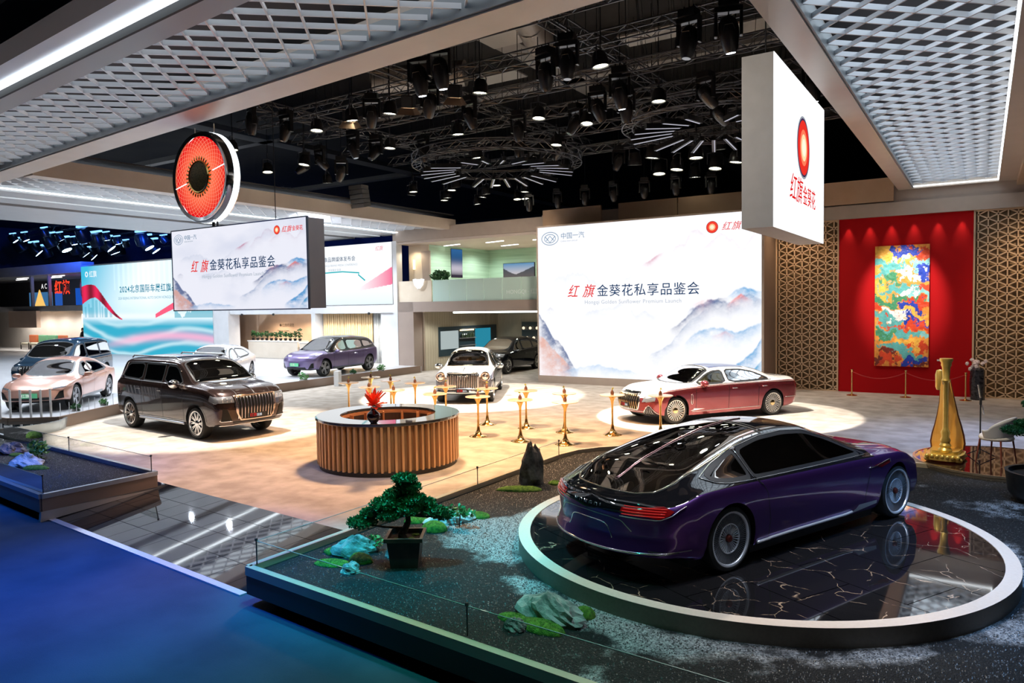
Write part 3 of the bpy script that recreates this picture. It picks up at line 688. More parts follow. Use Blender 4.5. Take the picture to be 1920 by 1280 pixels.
# hanging screen with its round sign
hs = thing('hanging_screen', 'suspended white screen with ink mountains and slogan below the round red sign', 'screen', (-14.27, 9.2, 0))
MB().b2((0, .02, 3.22), (4.05, .42, 4.85)).build('cabinet', noisy('mid_grey_board', (.22, .22, .24), (.24, .24, .26), 2, .5), hs)
mb = MB(); mb.b2((-.02, -.01, 3.20), (4.07, .03, 3.22)); mb.b2((-.02, -.01, 4.85), (4.07, .03, 4.87)); mb.b2((-.02, -.01, 3.2), (0, .03, 4.87)); mb.b2((4.05, -.01, 3.2), (4.07, .03, 4.87)); mb.build('frame', mat('frame_blue_grey', (.12, .16, .22), .4, .6), hs)
img = ink(170, 260, 21, 1.5) * np.array([.92, .93, 1.0]); color_grid('screen', img, (0, 0, 3.22), (4.05, 0, 0), (0, 0, 1.63), vcol_mat('led_hanging', .92), hs)
slogan(hs, .62, 4.0, .235, -.008); corner_marks(hs, .05, 4.05, 4.83, .2, -.008)
mb = MB()
for x, z1 in ((1.25, 6.9), (3.0, 12.9)): mb.tube([(x, .2, 4.85), (x, .2, 5.05 if x < 2 else z1)], .02 if x < 2 else .008, 6)
mb.build('hanger', darkm, hs)
# round red sign
rs = thing('round_sign', 'round red illuminated sign with a gold sunflower core hanging from the canopy edge', 'sign', (-13.22, 9.2, 5.87))
MB().lathe([(.80, .03), (.87, .05), (.90, .0), (.90, -.26), (.84, -.30), (.3, -.30), (.0, -.30)], 64, axis='Y').build('drum', mat('sign_chrome', (.80, .83, .86), .12, 1), rs, smooth=True, angle=35)
MB().lathe([(.895, -.10), (.905, -.11), (.905, -.24), (.895, -.25)], 64, axis='Y').build('light_ring', emis('sign_ring', (.85, .93, 1), 2.2), rs)
m = bpy.data.materials.new('sign_red'); m.use_nodes = True; MATS['sign_red'] = m; nt = m.node_tree
tc = N(m, 'ShaderNodeTexCoord'); ln_ = N(m, 'ShaderNodeVectorMath', operation='LENGTH'); L(m, tc.outputs['Object'], ln_.inputs[0])
rp = N(m, 'ShaderNodeValToRGB'); rp.color_ramp.elements[0].position = .40; rp.color_ramp.elements[0].color = (1, .16, .07, 1); rp.color_ramp.elements[1].position = .78; rp.color_ramp.elements[1].color = (.75, .004, .01, 1); L(m, ln_.outputs['Value'], rp.inputs[0])
out = nt.nodes['Material Output']; nt.nodes.remove(nt.nodes['Principled BSDF']); e = N(m, 'ShaderNodeEmission'); e.inputs[1].default_value = 1.0; L(m, rp.outputs[0], e.inputs[0]); L(m, e.outputs[0], out.inputs[0])
MB().lathe([(.80, .0), (.35, .012), (0, .012)], 64, axis='Y').build('red_face', m, rs)
mb = MB(); sp_ = emis('sign_lines', (1, .30, .20), 1.0)
for k in range(36):
    for sg in (-1, 1):
        P = []
        for q in range(9): r_ = .36 + .43 * q / 8; a = 2 * PI * k / 36 + sg * q * .10; P.append((r_ * math.cos(a), -.016, r_ * math.sin(a)))
        mb.tube(P, .0032, 3)
mb.build('filigree', sp_, rs)
mb = MB(); mb.lathe([(.33, .02), (.33, .05), (.31, .07), (.29, .06)], 48, axis='Y'); mb.build('gold_ring', mat('sign_gold', (.75, .55, .18), .18, 1), rs, smooth=True, angle=40)
MB().lathe([(.31, .055), (0, .065)], 40, axis='Y').build('core', noisy('core_mesh', (.03, .025, .01), (.16, .12, .04), 60, .35, .6), rs)
for k in range(30):
    a = 2 * PI * k / 30; q = MB().sphere((0, 0, 0), 1, 8, 6, sc=(.020, .012, .045)).build('petal', MATS['sign_gold'], rs, smooth=True) if k == 0 else q0.copy()
    if k == 0: q0 = q
    else: COL.objects.link(q)
    q.location = (.37 * math.cos(a), -.05, .37 * math.sin(a)); q.rotation_euler = (0, PI / 2 - a, 0)
mb = MB(); mb.tube([(-.79, -.03, -.17), (-.42, -.03, -.09)], .012, 5); mb.tube([(.42, -.03, .09), (.79, -.03, .17)], .012, 5); mb.build('cross_bar', whitep, rs)
mb = MB(); [mb.tube([(x, .1, .86), (x, .1, 1.03)], .012, 5) for x in (-.28, .33)]; mb.tube([(.22, .1, -.9), (.22, .1, -1.02)], .03, 6); mb.build('hanger', MATS['sign_chrome'], rs)
# hanging light box
lb = thing('light_box', 'tall white hanging light box with round red emblem and red characters above the sedan', 'sign', (-2.78, 12, 0))
MB().b2((-.5, 0, 4.38), (-.012, 4.25, 7.08)).build('box_body', noisy('box_fabric', (.50, .48, .46), (.54, .52, .50), 4, .7), lb)
MB().b2((-.012, 0, 4.38), (0, 4.25, 7.08)).build('lit_face', emis('lit_white', (.97, .98, 1), 1.15), lb)
for nm, rr, col, dx in (('emblem_chrome', 1.07, (.30, .33, .38), .004), ('emblem_navy', 1.0, (.05, .03, .08), .006), ('emblem_disc', .93, (.80, .03, .02), .008), ('emblem_glow', .62, (1, .20, .10), .010), ('emblem_core', .46, (1, .72, .40), .012), ('emblem_heart', .3, (1, .9, .7), .014)):
    n = 48; r_ = .52 * rr; MB().add([(dx, 2.2 + r_ * math.cos(2 * PI * i / n), 5.97 + r_ * 1.0 * math.sin(2 * PI * i / n)) for i in range(n)], [tuple(range(n))]).build(nm, emis('lb_' + nm, col, 1), lb)
text('sign_text', '红旗', .50, emis('lb_red', (.72, .012, .012), 1), lb, (.01, 1.05, 4.98), (PI / 2, 0, PI / 2), shear=.35, sp=1.0); text('sign_text', '金葵花', .38, emis('lb_red', (.72, .012, .012), 1), lb, (.01, 2.15, 4.99), (PI / 2, 0, PI / 2), sp=1.05)
mb = MB(); [mb.tube([(-.25, y, 7.08), (-.25, y, 12.9)], .012, 5) for y in (.5, 3.7)]; mb.build('hanger', darkm, lb)
# ------------------------------------------------------------------ back wall, middle: two storey part
s_ = lambda mb, m_, lab=None, name='wall_mezzanine': (lambda o: (o.__setitem__('label', lab) if lab else None, o)[1])(struct(mb.build(name, m_)))
mb = MB(); mb.b2((-25.0, 28.2, 2.98), (-15.6, 28.55, 3.48)); mb.b2((-25.0, 28.2, 0), (-23.85, 28.9, 3.48)); s_(mb, noisy('mid_taupe', (.30, .235, .20), (.32, .25, .21), 2, .6))
s_(MB().b2((-25, 28.5, 3.2), (-15.6, 35, 3.46)), beige); s_(MB().b2((-25, 28.3, 6.38), (-15.6, 35, 6.5)), noisy('ceiling_rose', (.50, .42, .37), (.54, .46, .41), 1, .6))
gg = noisy('green_glass_wall', (.36, .56, .44), (.46, .68, .55), 1.5, .10, stretch=(.3, .3, 8)); s_(MB().b2((-23.8, 29.35, 3.46), (-23.7, 34.8, 6.38)), gg); s_(MB().b2((-23.7, 34.7, 3.46), (-15.6, 34.8, 6.38)), gg)
s_(MB().b2((-25.0, 29.3, 3.46), (-23.7, 29.36, 6.38)), beige); s_(MB().b2((-25.0, 28.3, 3.48), (-22.75, 28.36, 4.52)), beige)
tp = thing('tall_picture', 'tall blue sky picture on the green glass wall upstairs', 'picture', (-23.68, 31.65, 0)); MB().b2((-.02, -.5, 4.76), (.0, .5, 6.28)).build('picture_frame', darkm, tp)
hh, ww = 40, 24; v, u = np.meshgrid(np.linspace(0, 1, hh), np.linspace(0, 1, ww), indexing='ij'); im = np.array((.03, .12, .30)) * v[..., None] + np.array((.55, .48, .50)) * (np.exp(-((v - .3) / .2) ** 2))[..., None] * .9; im[v < .1] = (.04, .03, .05)
color_grid('print', im, (.005, -.49, 4.78), (0, .98, 0), (0, 0, 1.48), vcol_mat('print_tall', 1.0), tp)
pc = thing('landscape_picture', 'wide mountain picture on the green glass wall upstairs', 'picture', (-21.66, 34.65, 5.18)); MB().b2((-1.02, -.03, -.40), (1.02, .05, .40)).build('picture_frame', darkm, pc)
hh, ww = 30, 70; v, u = np.meshgrid(np.linspace(0, 1, hh), np.linspace(0, 1, ww), indexing='ij'); im = np.array((.10, .26, .45)) * v[..., None] + np.array((.75, .65, .62)) * (1 - v[..., None]) * .9; mk = v < (.18 + 1.0 * abs(u - .42)) * (.8 + .4 * fbm(hh, ww, 8, 4, 3, 3)); im[mk] = im[mk] * .15 + .02
color_grid('print', im, (-1, -.035, -.38), (2, 0, 0), (0, 0, .76), vcol_mat('print_led', 1.0), pc)
fgl = mat('frosted_glass', (.50, .66, .60), .15); bl = thing('glass_balustrade', 'frosted glass balustrade along the upper floor', 'balustrade', (-22.7, 28.33, 3.48))
for k in range(7): MB().b2((.01 + 1.02 * k, -.01, 0), (1.02 + 1.02 * k - .01, .01, 1.04)).build('glass_panel', fgl, bl)
text('glass_letter', 'HONGQI · 红旗', .26, mat('letter_pale', (.75, .85, .82), .4), bl, (4.3, -.02, .28))
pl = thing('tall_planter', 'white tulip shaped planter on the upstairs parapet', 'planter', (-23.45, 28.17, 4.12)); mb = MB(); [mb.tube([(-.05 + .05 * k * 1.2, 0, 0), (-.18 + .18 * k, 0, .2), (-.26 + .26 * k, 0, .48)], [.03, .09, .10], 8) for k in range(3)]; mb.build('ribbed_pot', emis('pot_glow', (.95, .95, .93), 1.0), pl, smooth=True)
dr = thing('tapered_panel', 'brown tapered panel recess above the white planter upstairs', 'panel', (-23.9, 29.2, 4.55)); MB().add([(-.12, 0, 0), (.35, 0, 0), (.35, 0, 1.5), (-.22, 0, 1.5), (-.12, .08, 0), (.35, .08, 0), (.35, .08, 1.5), (-.22, .08, 1.5)], [(0, 1, 2, 3), (7, 6, 5, 4), (0, 3, 7, 4), (1, 5, 6, 2), (3, 2, 6, 7)]).build('panel', taupe, dr)
def leaves(n, c, sp, sz, m, name, parent=None, up=.4, seed=0):
    r = random.Random(seed); mb = MB()
    for i in range(n):
        d = Vector((r.gauss(0, 1), r.gauss(0, 1), r.gauss(0, 1))).normalized() * (r.random() ** .4); p = Vector((c[0] + d.x * sp[0], c[1] + d.y * sp[1], c[2] + d.z * sp[2]))
        a = Vector((r.uniform(-1, 1), r.uniform(-1, 1), r.uniform(-1 + up, 1))).normalized(); b = a.cross(Vector((r.uniform(-1, 1), r.uniform(-1, 1), r.uniform(-1, 1)))).normalized(); s2 = sz * r.uniform(.6, 1.3)
        mb.add([p - b * s2 * .3, p + a * s2 * .5, p + b * s2 * .3, p - a * s2 * .5], [(0, 1, 2, 3)])
    return mb.build(name, m, parent)
leafm = noisy('dark_leaf', (.015, .07, .02), (.04, .14, .04), 30, .5); leafl = noisy('light_leaf', (.06, .22, .05), (.12, .32, .09), 30, .5)
pt = thing('potted_plant', 'arching green plant by the upstairs glass balustrade', 'plant', (-22.55, 28.75, 3.46)); MB().lathe([(.15, 0), (.2, .6), (.17, .9), (0, .9)], 12).build('pot', whitem, pt); leaves(260, (0, 0, 1.3), (.62, .2, .26), .2, leafm, 'foliage', pt)
for k, (x, y) in enumerate(((-22.99, 30.33), (-20.26, 30.2), (-17.71, 30.49), (-20.8, 32.4), (-18.0, 32.3), (-16.8, 33.8))):
    o = MB().b2((-.62, -.05, 0), (.62, .05, .03)).build('ceiling_light', emis('strip_white', (1, .98, .92), 3.0)); o.location = (x, y, 6.35); o.rotation_euler = (0, 0, -.25); meta(o, 'short strip light in the upstairs ceiling above the balustrade', 'light', 'upstairs strip lights')
o = MB().b2((-24.66, 29.2, 5.15), (-24.58, 29.3, 5.65)).build('wall_light', emis('warm_glow', (1, .75, .4), 3)); meta(o, 'slim warm wall light on the beige wall upstairs', 'light')
# ground floor room under it
s_(MB().b2((-23.8, 35.5, 0), (-15.6, 35.6, 3.2)), noisy('pale_plank', (.50, .44, .32), (.55, .49, .37), 3, .6, stretch=(4, 4, .5)))
rm = thing('plank_wall', 'pale vertical plank wall holding the dark display window', 'wall', (-23.7, 28.9, 0)); MB().b2((-.12, 0, 0), (-.02, 6.6, 2.98)).build('backing', beige, rm); pk_ = MATS['pale_plank']; q0 = None
for k in range(33):
    if q0 is None: q0 = MB().b2((-.02, .005, 0), (.01, .195, 2.98)).build('plank', pk_, rm); q = q0
    else: q = q0.copy(); COL.objects.link(q)
    q.location = (0, .2 * k, 0)
dw = thing('display_window', 'dark wall display window with screen, shelf of bottles and teal panel', 'display', (-23.68, 29.94, 0)); MB().b2((0, 0, .64), (.05, 5.32, 2.17)).build('window_case', mat('case_dark', (.035, .06, .075), .3), dw)
MB().b2((.05, .12, 1.0), (.06, 1.65, 1.95)).build('screen', emis('grey_screen', (.38, .44, .44), 1), dw); MB().b2((.05, 3.2, .9), (.06, 4.7, 2.0)).build('teal_panel', emis('teal_panel', (.02, .22, .32), 1), dw)
mb = MB(); mb.b2((.05, 1.75, 1.5), (.2, 3.1, 1.54)); mb.b2((.05, 1.75, 2.0), (.2, 3.1, 2.04)); mb.b2((.05, 1.75, 1.1), (.2, 3.1, 1.14)); mb.build('shelf', mat('shelf_grey', (.25, .25, .25), .4), dw); MB().b2((.05, 1.8, 1.92), (.12, 3.0, 1.98)).build('shelf_light', emis('warm_glow', (1, .75, .4), 3), dw)
for k in range(7):
    o = MB().lathe([(.0, 0), (.05, 0), (.055, .16), (.025, .22), (.02, .3), (0, .3)], 8).build('bottle', mat('bottle_green', (.06, .09, .05), .2)); o.location = (-23.55, 31.85 + .17 * k, 1.54); meta(o, 'small dark bottle on the shelf of the dark display window', 'bottle', 'bottles in the display window')
d2 = thing('display_shelf', 'dark display shelf with lit objects behind the black SUV', 'display', (-22.0, 35.4, 0)); MB().b2((0, 0, .6), (3.0, .1, 2.3)).build('case', mat('case_dark', (.035, .06, .075), .3), d2)
for zz in (1.3, 1.85): MB().b2((.1, -.2, zz), (2.9, 0, zz + .03)).build('shelf', mat('shelf_grey', (.25, .25, .25), .4), d2)
for k in range(10): o = MB().sphere((0, 0, .08), .08, 8, 6).build('ornament', emis('ornament_glow', (1, .75, .5), 1.4)); o.location = (-21.8 + .22 * k, 35.27, 1.33 if k % 2 else 1.88); meta(o, 'small lit ornament on the dark display shelf', 'ornament', 'ornaments on the dark display shelf')
ls = thing('strip_light', 'long curved white strip light under the upper floor', 'light', (0, 0, 0)); mb = MB(); mb.tube([(-22.2, 29.3, 2.93), (-20.5, 29.8, 2.93), (-18.2, 29.9, 2.93), (-15.9, 29.7, 2.93)], .045, 6); mb.build('tube', emis('strip_cool', (.9, 1, 1), 3.0), ls)
# lilac-side screen, fascia, reception and curtain rooms
s_(MB().b2((-38.2, 28.2, 2.96), (-24.9, 28.6, 3.39)), greyb, name='wall_fascia'); s_(MB().b2((-25.12, 28.18, 0), (-24.86, 28.6, 6.55)), greyb, name='wall_column')
s_(MB().b2((-39.6, 28.1, 0), (-38.2, 28.9, 6.6)), greyb, name='wall_column')
ps = thing('white_screen', 'white screen with teal arc and pink wedge above the gold curtain', 'screen', (-34.0, 28.15, 0)); MB().b2((0, .02, 3.40), (8.86, .4, 6.53)).build('cabinet', greyb, ps)
h, w = 90, 250; v, u = np.meshgrid(np.linspace(0, 1, h), np.linspace(0, 1, w), indexing='ij'); im = np.ones((h, w, 3)) * np.array((.90, .94, .97)); im -= (np.clip(.25 - v, 0, 1) * 1.2)[..., None] * np.array((.45, .2, .1))
a = np.clip(((v - .25) < (u - .72) * 1.25) * ((v - .22) > (u - .72) * .35) * (u - .72) * 3.6, 0, 1)[..., None]; im = im * (1 - a) + np.array((.85, .18, .32)) * a
color_grid('screen', im, (0, 0, 3.4), (8.86, 0, 0), (0, 0, 3.13), vcol_mat('led_white', 1.05), ps)
MB().tube([(2.6, -.012, 4.3), (3.2, -.012, 4.95), (4.0, -.012, 5.12), (5.4, -.012, 5.15), (6.6, -.012, 5.05), (6.55, -.012, 4.95), (7.0, -.012, 4.65)], .035, 5).build('arc', emis('teal_print', (.03, .45, .5), 1), ps)
text('screen_text', '2024北京国际车展红旗品牌媒体发布会', .28, navy, ps, (6.35, -.012, 5.72), align='RIGHT', sp=1.1); text('screen_text', '2024 BEIJING INTERNATIONAL AUTO SHOW HONGQI BRAND MEDIA CONFERENCE', .15, greyp, ps, (6.5, -.012, 5.45), align='RIGHT'); text('screen_text', '共创美好未来', .16, greyp, ps, (5.3, -.012, 5.2), align='RIGHT')
text('screen_text', '红旗', .26, emis('print_pink', (.8, .25, .3), 1), ps, (7.75, -.012, 6.15), shear=.3)
s_(MB().b2((-46, 31.2, .3), (-31.1, 31.3, 3.0)), noisy('peach_wall', (.74, .52, .36), (.78, .56, .40), 2, .6)); s_(MB().b2((-38.3, 28.6, 2.93), (-25, 32, 3.0)), whitem); s_(MB().b2((-31.15, 28.2, .3), (-30.85, 31.3, 3.0)), greyb); s_(MB().b2((-30.9, 30.5, .3), (-25, 30.6, 3.0)), beige)
def curtain(name, x0, x1, m, label, amp=.07, n=None):
    n = n or int((x1 - x0) / .16); P = []; N_ = n * 6
    for i in range(N_ + 1):
        x = lerp(x0, x1, i / N_); y = amp * math.sin(2 * PI * i / 6) + .02 * math.sin(i * 1.7); P.append([(x, y, z) for z in (.3, 1.2, 2.1, 2.96)])
    o = MB().grid(P).build(name, m, smooth=True); o.location = (0, 28.75, 0); meta(o, label, 'curtain'); sm = o.modifiers.new('thickness', 'SOLIDIFY'); sm.thickness = .01
curtain('gold_curtain', -30.8, -27.1, noisy('gold_cloth', (.62, .44, .24), (.70, .52, .30), 4, .7), 'pleated gold curtain behind the lilac SUV'); curtain('grey_curtain', -27.05, -26.1, noisy('grey_cloth', (.40, .41, .40), (.52, .52, .50), 5, .7), 'pale grey curtain beside the gold curtain', .06)
s_(MB().b2((-26.1, 28.3, 0), (-25.1, 28.7, 3.0)), greyb)
ro = thing('wall_emblem', 'glowing orange characters on the reception wall', 'sign', (-32.9, 31.15, 2.3)); text('sign_text', '红旗', .42, emis('orange_neon', (1, .28, .10), 1.6), ro, (0, 0, 0), shear=.3, bold=.01); text('sign_text', 'HONGQI', .15, emis('white_neon', (1, 1, .95), 1.6), ro, (.05, 0, -.3))
wn = thing('wall_notice', 'dark lettering on the reception wall above the plants', 'sign', (-38.4 + 1.0, 31.15, 2.2)); wn.location = (-39.2, 31.15, 2.2); wn.location = (-37.3, 31.15, 2.15); text('sign_text', '● 红旗欢迎您', .22, mat('ink_brown', (.12, .08, .05), .6), wn); text('sign_text', 'Welcome to Hongqi', .13, mat('ink_brown', (.12, .08, .05), .6), wn, (-.2, 0, -.3))
def counter(name, x, y, w, d, h, m, label):
    t = thing(name, label, 'counter', (x, y, .3)); MB().b2((0, 0, 0), (w, d, h - .05)).build('body', m, t, bevel=.03); MB().b2((-.03, -.03, h - .05), (w + .03, d + .03, h)).build('top', whitem, t); return t
counter('reception_counter', -38.0, 29.3, 4.4, .8, 1.05, noisy('cream_panel', (.66, .58, .48), (.70, .62, .52), 2, .5), 'long cream reception counter with plants behind the white crossover'); counter('small_counter', -33.3, 29.2, .7, .7, 1.0, MATS['cream_panel'], 'small cream counter beside the long reception counter'); counter('back_counter', -34.0, 30.5, 2.8, .6, .95, MATS['peach_wall'], 'low peach counter against the reception wall')
for k in range(16):
    x = -38.0 + .42 * k; t = thing('potted_plant', 'small dark green potted plant on the reception counters', 'plant', (x, 29.7 if k < 11 else 30.7, 1.35 if k < 11 else 1.25), group='plants on the reception counters'); sz = 1.25 * ((.7, 1.0, 1.35, .8)[k % 4] if k > 8 else .75 + .3 * (k % 3 == 0))
    MB().lathe([(.07, 0), (.1, .14), (.08, .14)], 8).build('pot', darkm, t); leaves(70, (0, 0, .2 + .15 * sz), (.17, .14, .17 * sz), .14, leafm, 'foliage', t, seed=k)
for k in range(3): o = MB().sphere((0, 0, 0), .07, 8, 6).build('track_spot', darkm); o.location = (-37 + 2.8 * k if k < 2 else -26.8, 28.15, 2.93); meta(o, 'small black spot lamp under the pale fascia', 'lamp', 'spots under the pale fascia')
# teal stage screen
ts = thing('stage_screen', 'large teal screen with red ribbon and waves at the left behind the cars', 'screen', (-54.95, 28.2, 0)); MB().b2((0, .03, 0), (15.2, .6, 6.6)).build('cabinet', greyb, ts)
h, w = 200, 330; v, u = np.meshgrid(np.linspace(0, 1, h), np.linspace(0, 1, w), indexing='ij'); im = np.ones((h, w, 3)) * np.array((.55, .80, .90)); tl = np.clip(1.15 - u * 2.2 - (1 - v) * .9, 0, 1)[..., None]; im = im * (1 - tl) + np.array((.05, .50, .72)) * tl
wt = np.clip(1 - abs(u - .55) / .5, 0, 1) * np.clip((v - .35) * 4, 0, 1); im = im + (wt * .35)[..., None] * np.array((1, .6, .5)); str_ = ((np.sin(u * 160) > .2) & (u > .28) & (u < .75) & (v > .72)); im[str_] += .07
wv = fbm(h, w, 2, 3, 4, 5); ph = v * 44 + u * 9 + 7 * wv + 5 * np.sin(u * 5); wave = (.5 + .5 * np.sin(ph)) ** 3; lo = np.clip((.42 - v) * 12, 0, 1)[..., None]; sea = np.array((.04, .42, .60)) * (1 - wave[..., None] * .75) + np.array((.60, .85, .92)) * wave[..., None] * .75
im = im * (1 - lo) + sea * lo; mist = np.exp(-((v - .44) / .035) ** 2)[..., None] * .8; im = im * (1 - mist) + np.array((.9, .95, 1)) * mist
pkb = np.exp(-((v - (.14 + .10 * np.sin(u * 3.2 - .8))) / .045) ** 2) * np.clip(u * 2.5 - .25, 0, .85); pkb = pkb[..., None]; im = im * (1 - pkb) + np.array((.95, .45, .65)) * pkb
for x0, x1, hh_ in ((.05, .06, .58), (.085, .10, .70), (.115, .13, .62), (.15, .155, .64), (.17, .175, .55), (.2, .205, .58), (.02, .03, .55), (.065, .08, .54), (.19, .215, .53), (.235, .25, .5)): mk = (u > x0) & (u < x1 + .006) & (v < hh_) & (v > .43); im[mk] = im[mk] * .5 + np.array((.05, .40, .55)) * .5
rb = .66 + .06 * np.sin((u + .02) * 14) - np.clip(u - .12, 0, 1) * .9; th = np.clip(.10 - u * .28, .006, .1); mk = (abs(v - rb) < th) & (u < .34); im[mk] = np.array((.55, .01, .06)) * (1 + .6 * np.sin(u[mk] * 60))[:, None] * .9 + .01
r2 = .44 + (u - .6) * .75; mk = (abs(v - r2) < .02 + (u - .6) * .10) & (u > .6); im[mk] = np.array((.95, .12, .22))
n = fbm(2, w, 14, 1, 5, 7, .6)[0]; hh_ = (.40 + np.clip(np.linspace(0, 1, w) - .72, 0, 1) * .9 + (n - .5) * .25)[None]; mk = (v < hh_) & (v > .42) & (u > .74); im[mk] = im[mk] * .3 + np.array((.05, .42, .55)) * .7
color_grid('screen', im, (.06, 0, .1), (15.05, 0, 0), (0, 0, 6.4), vcol_mat('led_teal', 1.0), ts)
text('screen_text', '2024北京国际车展红旗品牌媒体发布会', .56, emis('teal_navy', (.03, .22, .32), 1), ts, (5.0, -.02, 4.55), sp=1.12, bold=.006); text('screen_text', '2024 BEIJING INTERNATIONAL AUTO SHOW HONGQI BRAND MEDIA CONFERENCE', .25, emis('teal_grey', (.25, .45, .55), 1), ts, (4.8, -.02, 4.05)); text('screen_text', '◎ 红旗', .5, whitep, ts, (.6, -.02, 5.75))
# left two-storey part
s_(MB().b2((-85, 28.4, 3.35), (-55, 29, 3.75)), greyb); s_(MB().b2((-85, 28.3, 6.15), (-55, 29.2, 6.9)), greyb); s_(MB().b2((-85, 34, 3.7), (-55, 34.2, 6.2)), mat('wall_dim', (.18, .17, .18), .7)); s_(MB().b2((-85, 30.5, .3), (-55, 30.7, 3.4)), noisy('warm_white', (.58, .54, .50), (.62, .58, .54), 1, .6)); s_(MB().b2((-85, 29, 3.7), (-55, 34, 3.78)), beige); s_(MB().b2((-85, 29, 6.15), (-55, 34, 6.2)), whitem); s_(MB().b2((-57.6, 29.5, .3), (-55, 29.6, 3.35)), beige)
s_(MB().b2((-66, 28.1, 2.1), (-61.5, 28.4, 3.4)), noisy('peach_board', (.72, .52, .40), (.76, .56, .44), 1, .6)); mb = MB(); [mb.b2((x, 28.5, 3.75), (x + .18, 28.7, 6.15)) for x in (-63.1, -60.4)]; s_(mb, greyb)
for k, (x0, x1, z1, c_) in enumerate(((-70, -66.2, 5.0, (.04, .14, .30)), (-65.6, -64.6, 5.0, (.02, .09, .40)), (-62.3, -58.9, 5.2, (.01, .08, .45)), (-58.5, -57.2, 4.7, (.02, .15, .5)), (-57, -55.4, 5.1, (.02, .12, .42)))):
    o = MB().b2((x0, 31.5, 3.8), (x1, 31.6, z1)).build('exhibit_panel', emis('panel_%d' % k, c_, 1)); meta(o, ('wide blue picture panel at the far left upstairs', 'narrow blue panel beside the gold model upstairs', 'blue mosaic wall behind the red characters upstairs', 'low blue panel right of the red characters upstairs', 'bright blue panel next to the teal screen upstairs')[k], 'panel')
rt = thing('neon_sign', 'red glowing characters upstairs at the far left', 'sign', (-60.2, 28.9, 4.75)); text('sign_text', '红旗', 1.1, emis('red_neon', (1, .05, .02), 1.3), rt, sp=1.15, bold=.03); text('sign_text', 'A C', .55, whitep, rt, (-2.9, .4, .4))
sc = thing('spire_model', 'small golden spire shaped model upstairs', 'model', (-66, 30.5, 3.79)); MB().lathe([(.42, 0), (.36, .1), (.2, .7), (.05, 1.3), (0, 1.4)], 10).build('spire', emis('gold_glow', (.9, .55, .15), 1), sc)
fg = thing('fan_shaped_panel', 'beige rounded wall panel with dark marks upstairs beside the red characters', 'panel', (-57.7, 30, 3.9)); MB().lathe([(.75, 0), (.75, .1), (0, .1)], 24, axis='Y', c=(0, 0, 1.2), sy=1.4).build('disc', beige, fg)
mb = MB()
for k in range(7): o = MB().b2((-.9, -.05, 0), (.9, .05, .05)).build('ceiling_light', emis('strip_white', (1, .98, .92), 3.0)); o.location = (-73 + 2.9 * k, 29.8 + (k % 2) * 1.2, 6.1); meta(o, 'strip light in the upstairs ceiling at the far left', 'light', 'far left upstairs strip lights')
rust = mat('rust_cloth', (.42, .11, .04), .7); sage = mat('sage_cloth', (.10, .30, .18), .7)
for k in range(4):
    t = thing('lounge_seat', ('rust red lounge seat at the left end of the row', 'green lounge seat next to the left rust one', 'green lounge seat next to the right rust one', 'rust red lounge seat at the right end of the row')[k], 'seat', (-66.3 + 1.55 * k, 29.0, .3))
    MB().b2((0, 0, .35), (1.35, .8, .52)).build('seat', mat('seat_cream', (.6, .55, .45), .7), t, bevel=.04); MB().b2((.1, .62, .55), (1.25, .85, 1.15)).build('backrest', (rust, sage, sage, rust)[k], t, bevel=.05)
    mb = MB(); [mb.b2((x, y, 0), (x + .06, y + .06, .55)) for x in (0, 1.3) for y in (0, .75)]; mb.build('frame', darkm, t)
pn = thing('standing_person', 'person in black standing by the wall left of the teal screen', 'person', (-56.4, 28.9, .3))
def figure(par):
    J = [(0, 0, .95), (0, 0, 1.2), (0, 0, 1.42), (0, 0, 1.53), (.17, 0, 1.4), (-.17, 0, 1.4), (.24, -.05, 1.12), (-.24, -.05, 1.12), (.16, -.25, 1.0), (-.16, -.25, 1.02), (.09, 0, .9), (-.09, 0, .9), (.1, 0, .48), (-.1, 0, .48), (.1, .02, .08), (-.1, .02, .08), (.1, -.14, .04), (-.1, -.14, .04)]
    E_ = [(0, 1), (1, 2), (2, 3), (2, 4), (2, 5), (4, 6), (5, 7), (6, 8), (7, 9), (0, 10), (0, 11), (10, 12), (11, 13), (12, 14), (13, 15), (14, 16), (15, 17)]; Rr = [.15, .14, .13, .055, .07, .07, .05, .05, .035, .035, .1, .1, .065, .065, .045, .045, .035, .035]
    me = bpy.data.meshes.new('body'); me.from_pydata(J, E_, []); o = bpy.data.objects.new('body', me); COL.objects.link(o); o.parent = par; me.materials.append(mat('black_cloth', (.015, .015, .018), .8))
    sk = o.modifiers.new('skin', 'SKIN'); o.modifiers.new('sub', 'SUBSURF').levels = 1
    for i, r_ in enumerate(Rr): me.skin_vertices[0].data[i].radius = (r_, r_ * .85)
    me.skin_vertices[0].data[0].use_root = True
    MB().sphere((0, 0, 1.64), .105, 12, 9, sc=(.85, 1, 1.15)).build('head', mat('skin_tone', (.55, .34, .24), .5), par, smooth=True); MB().sphere((0, .025, 1.68), .115, 12, 8, sc=(.9, 1, 1.05)).build('hair', mat('black_hair', (.01, .01, .01), .5), par, smooth=True)
figure(pn)
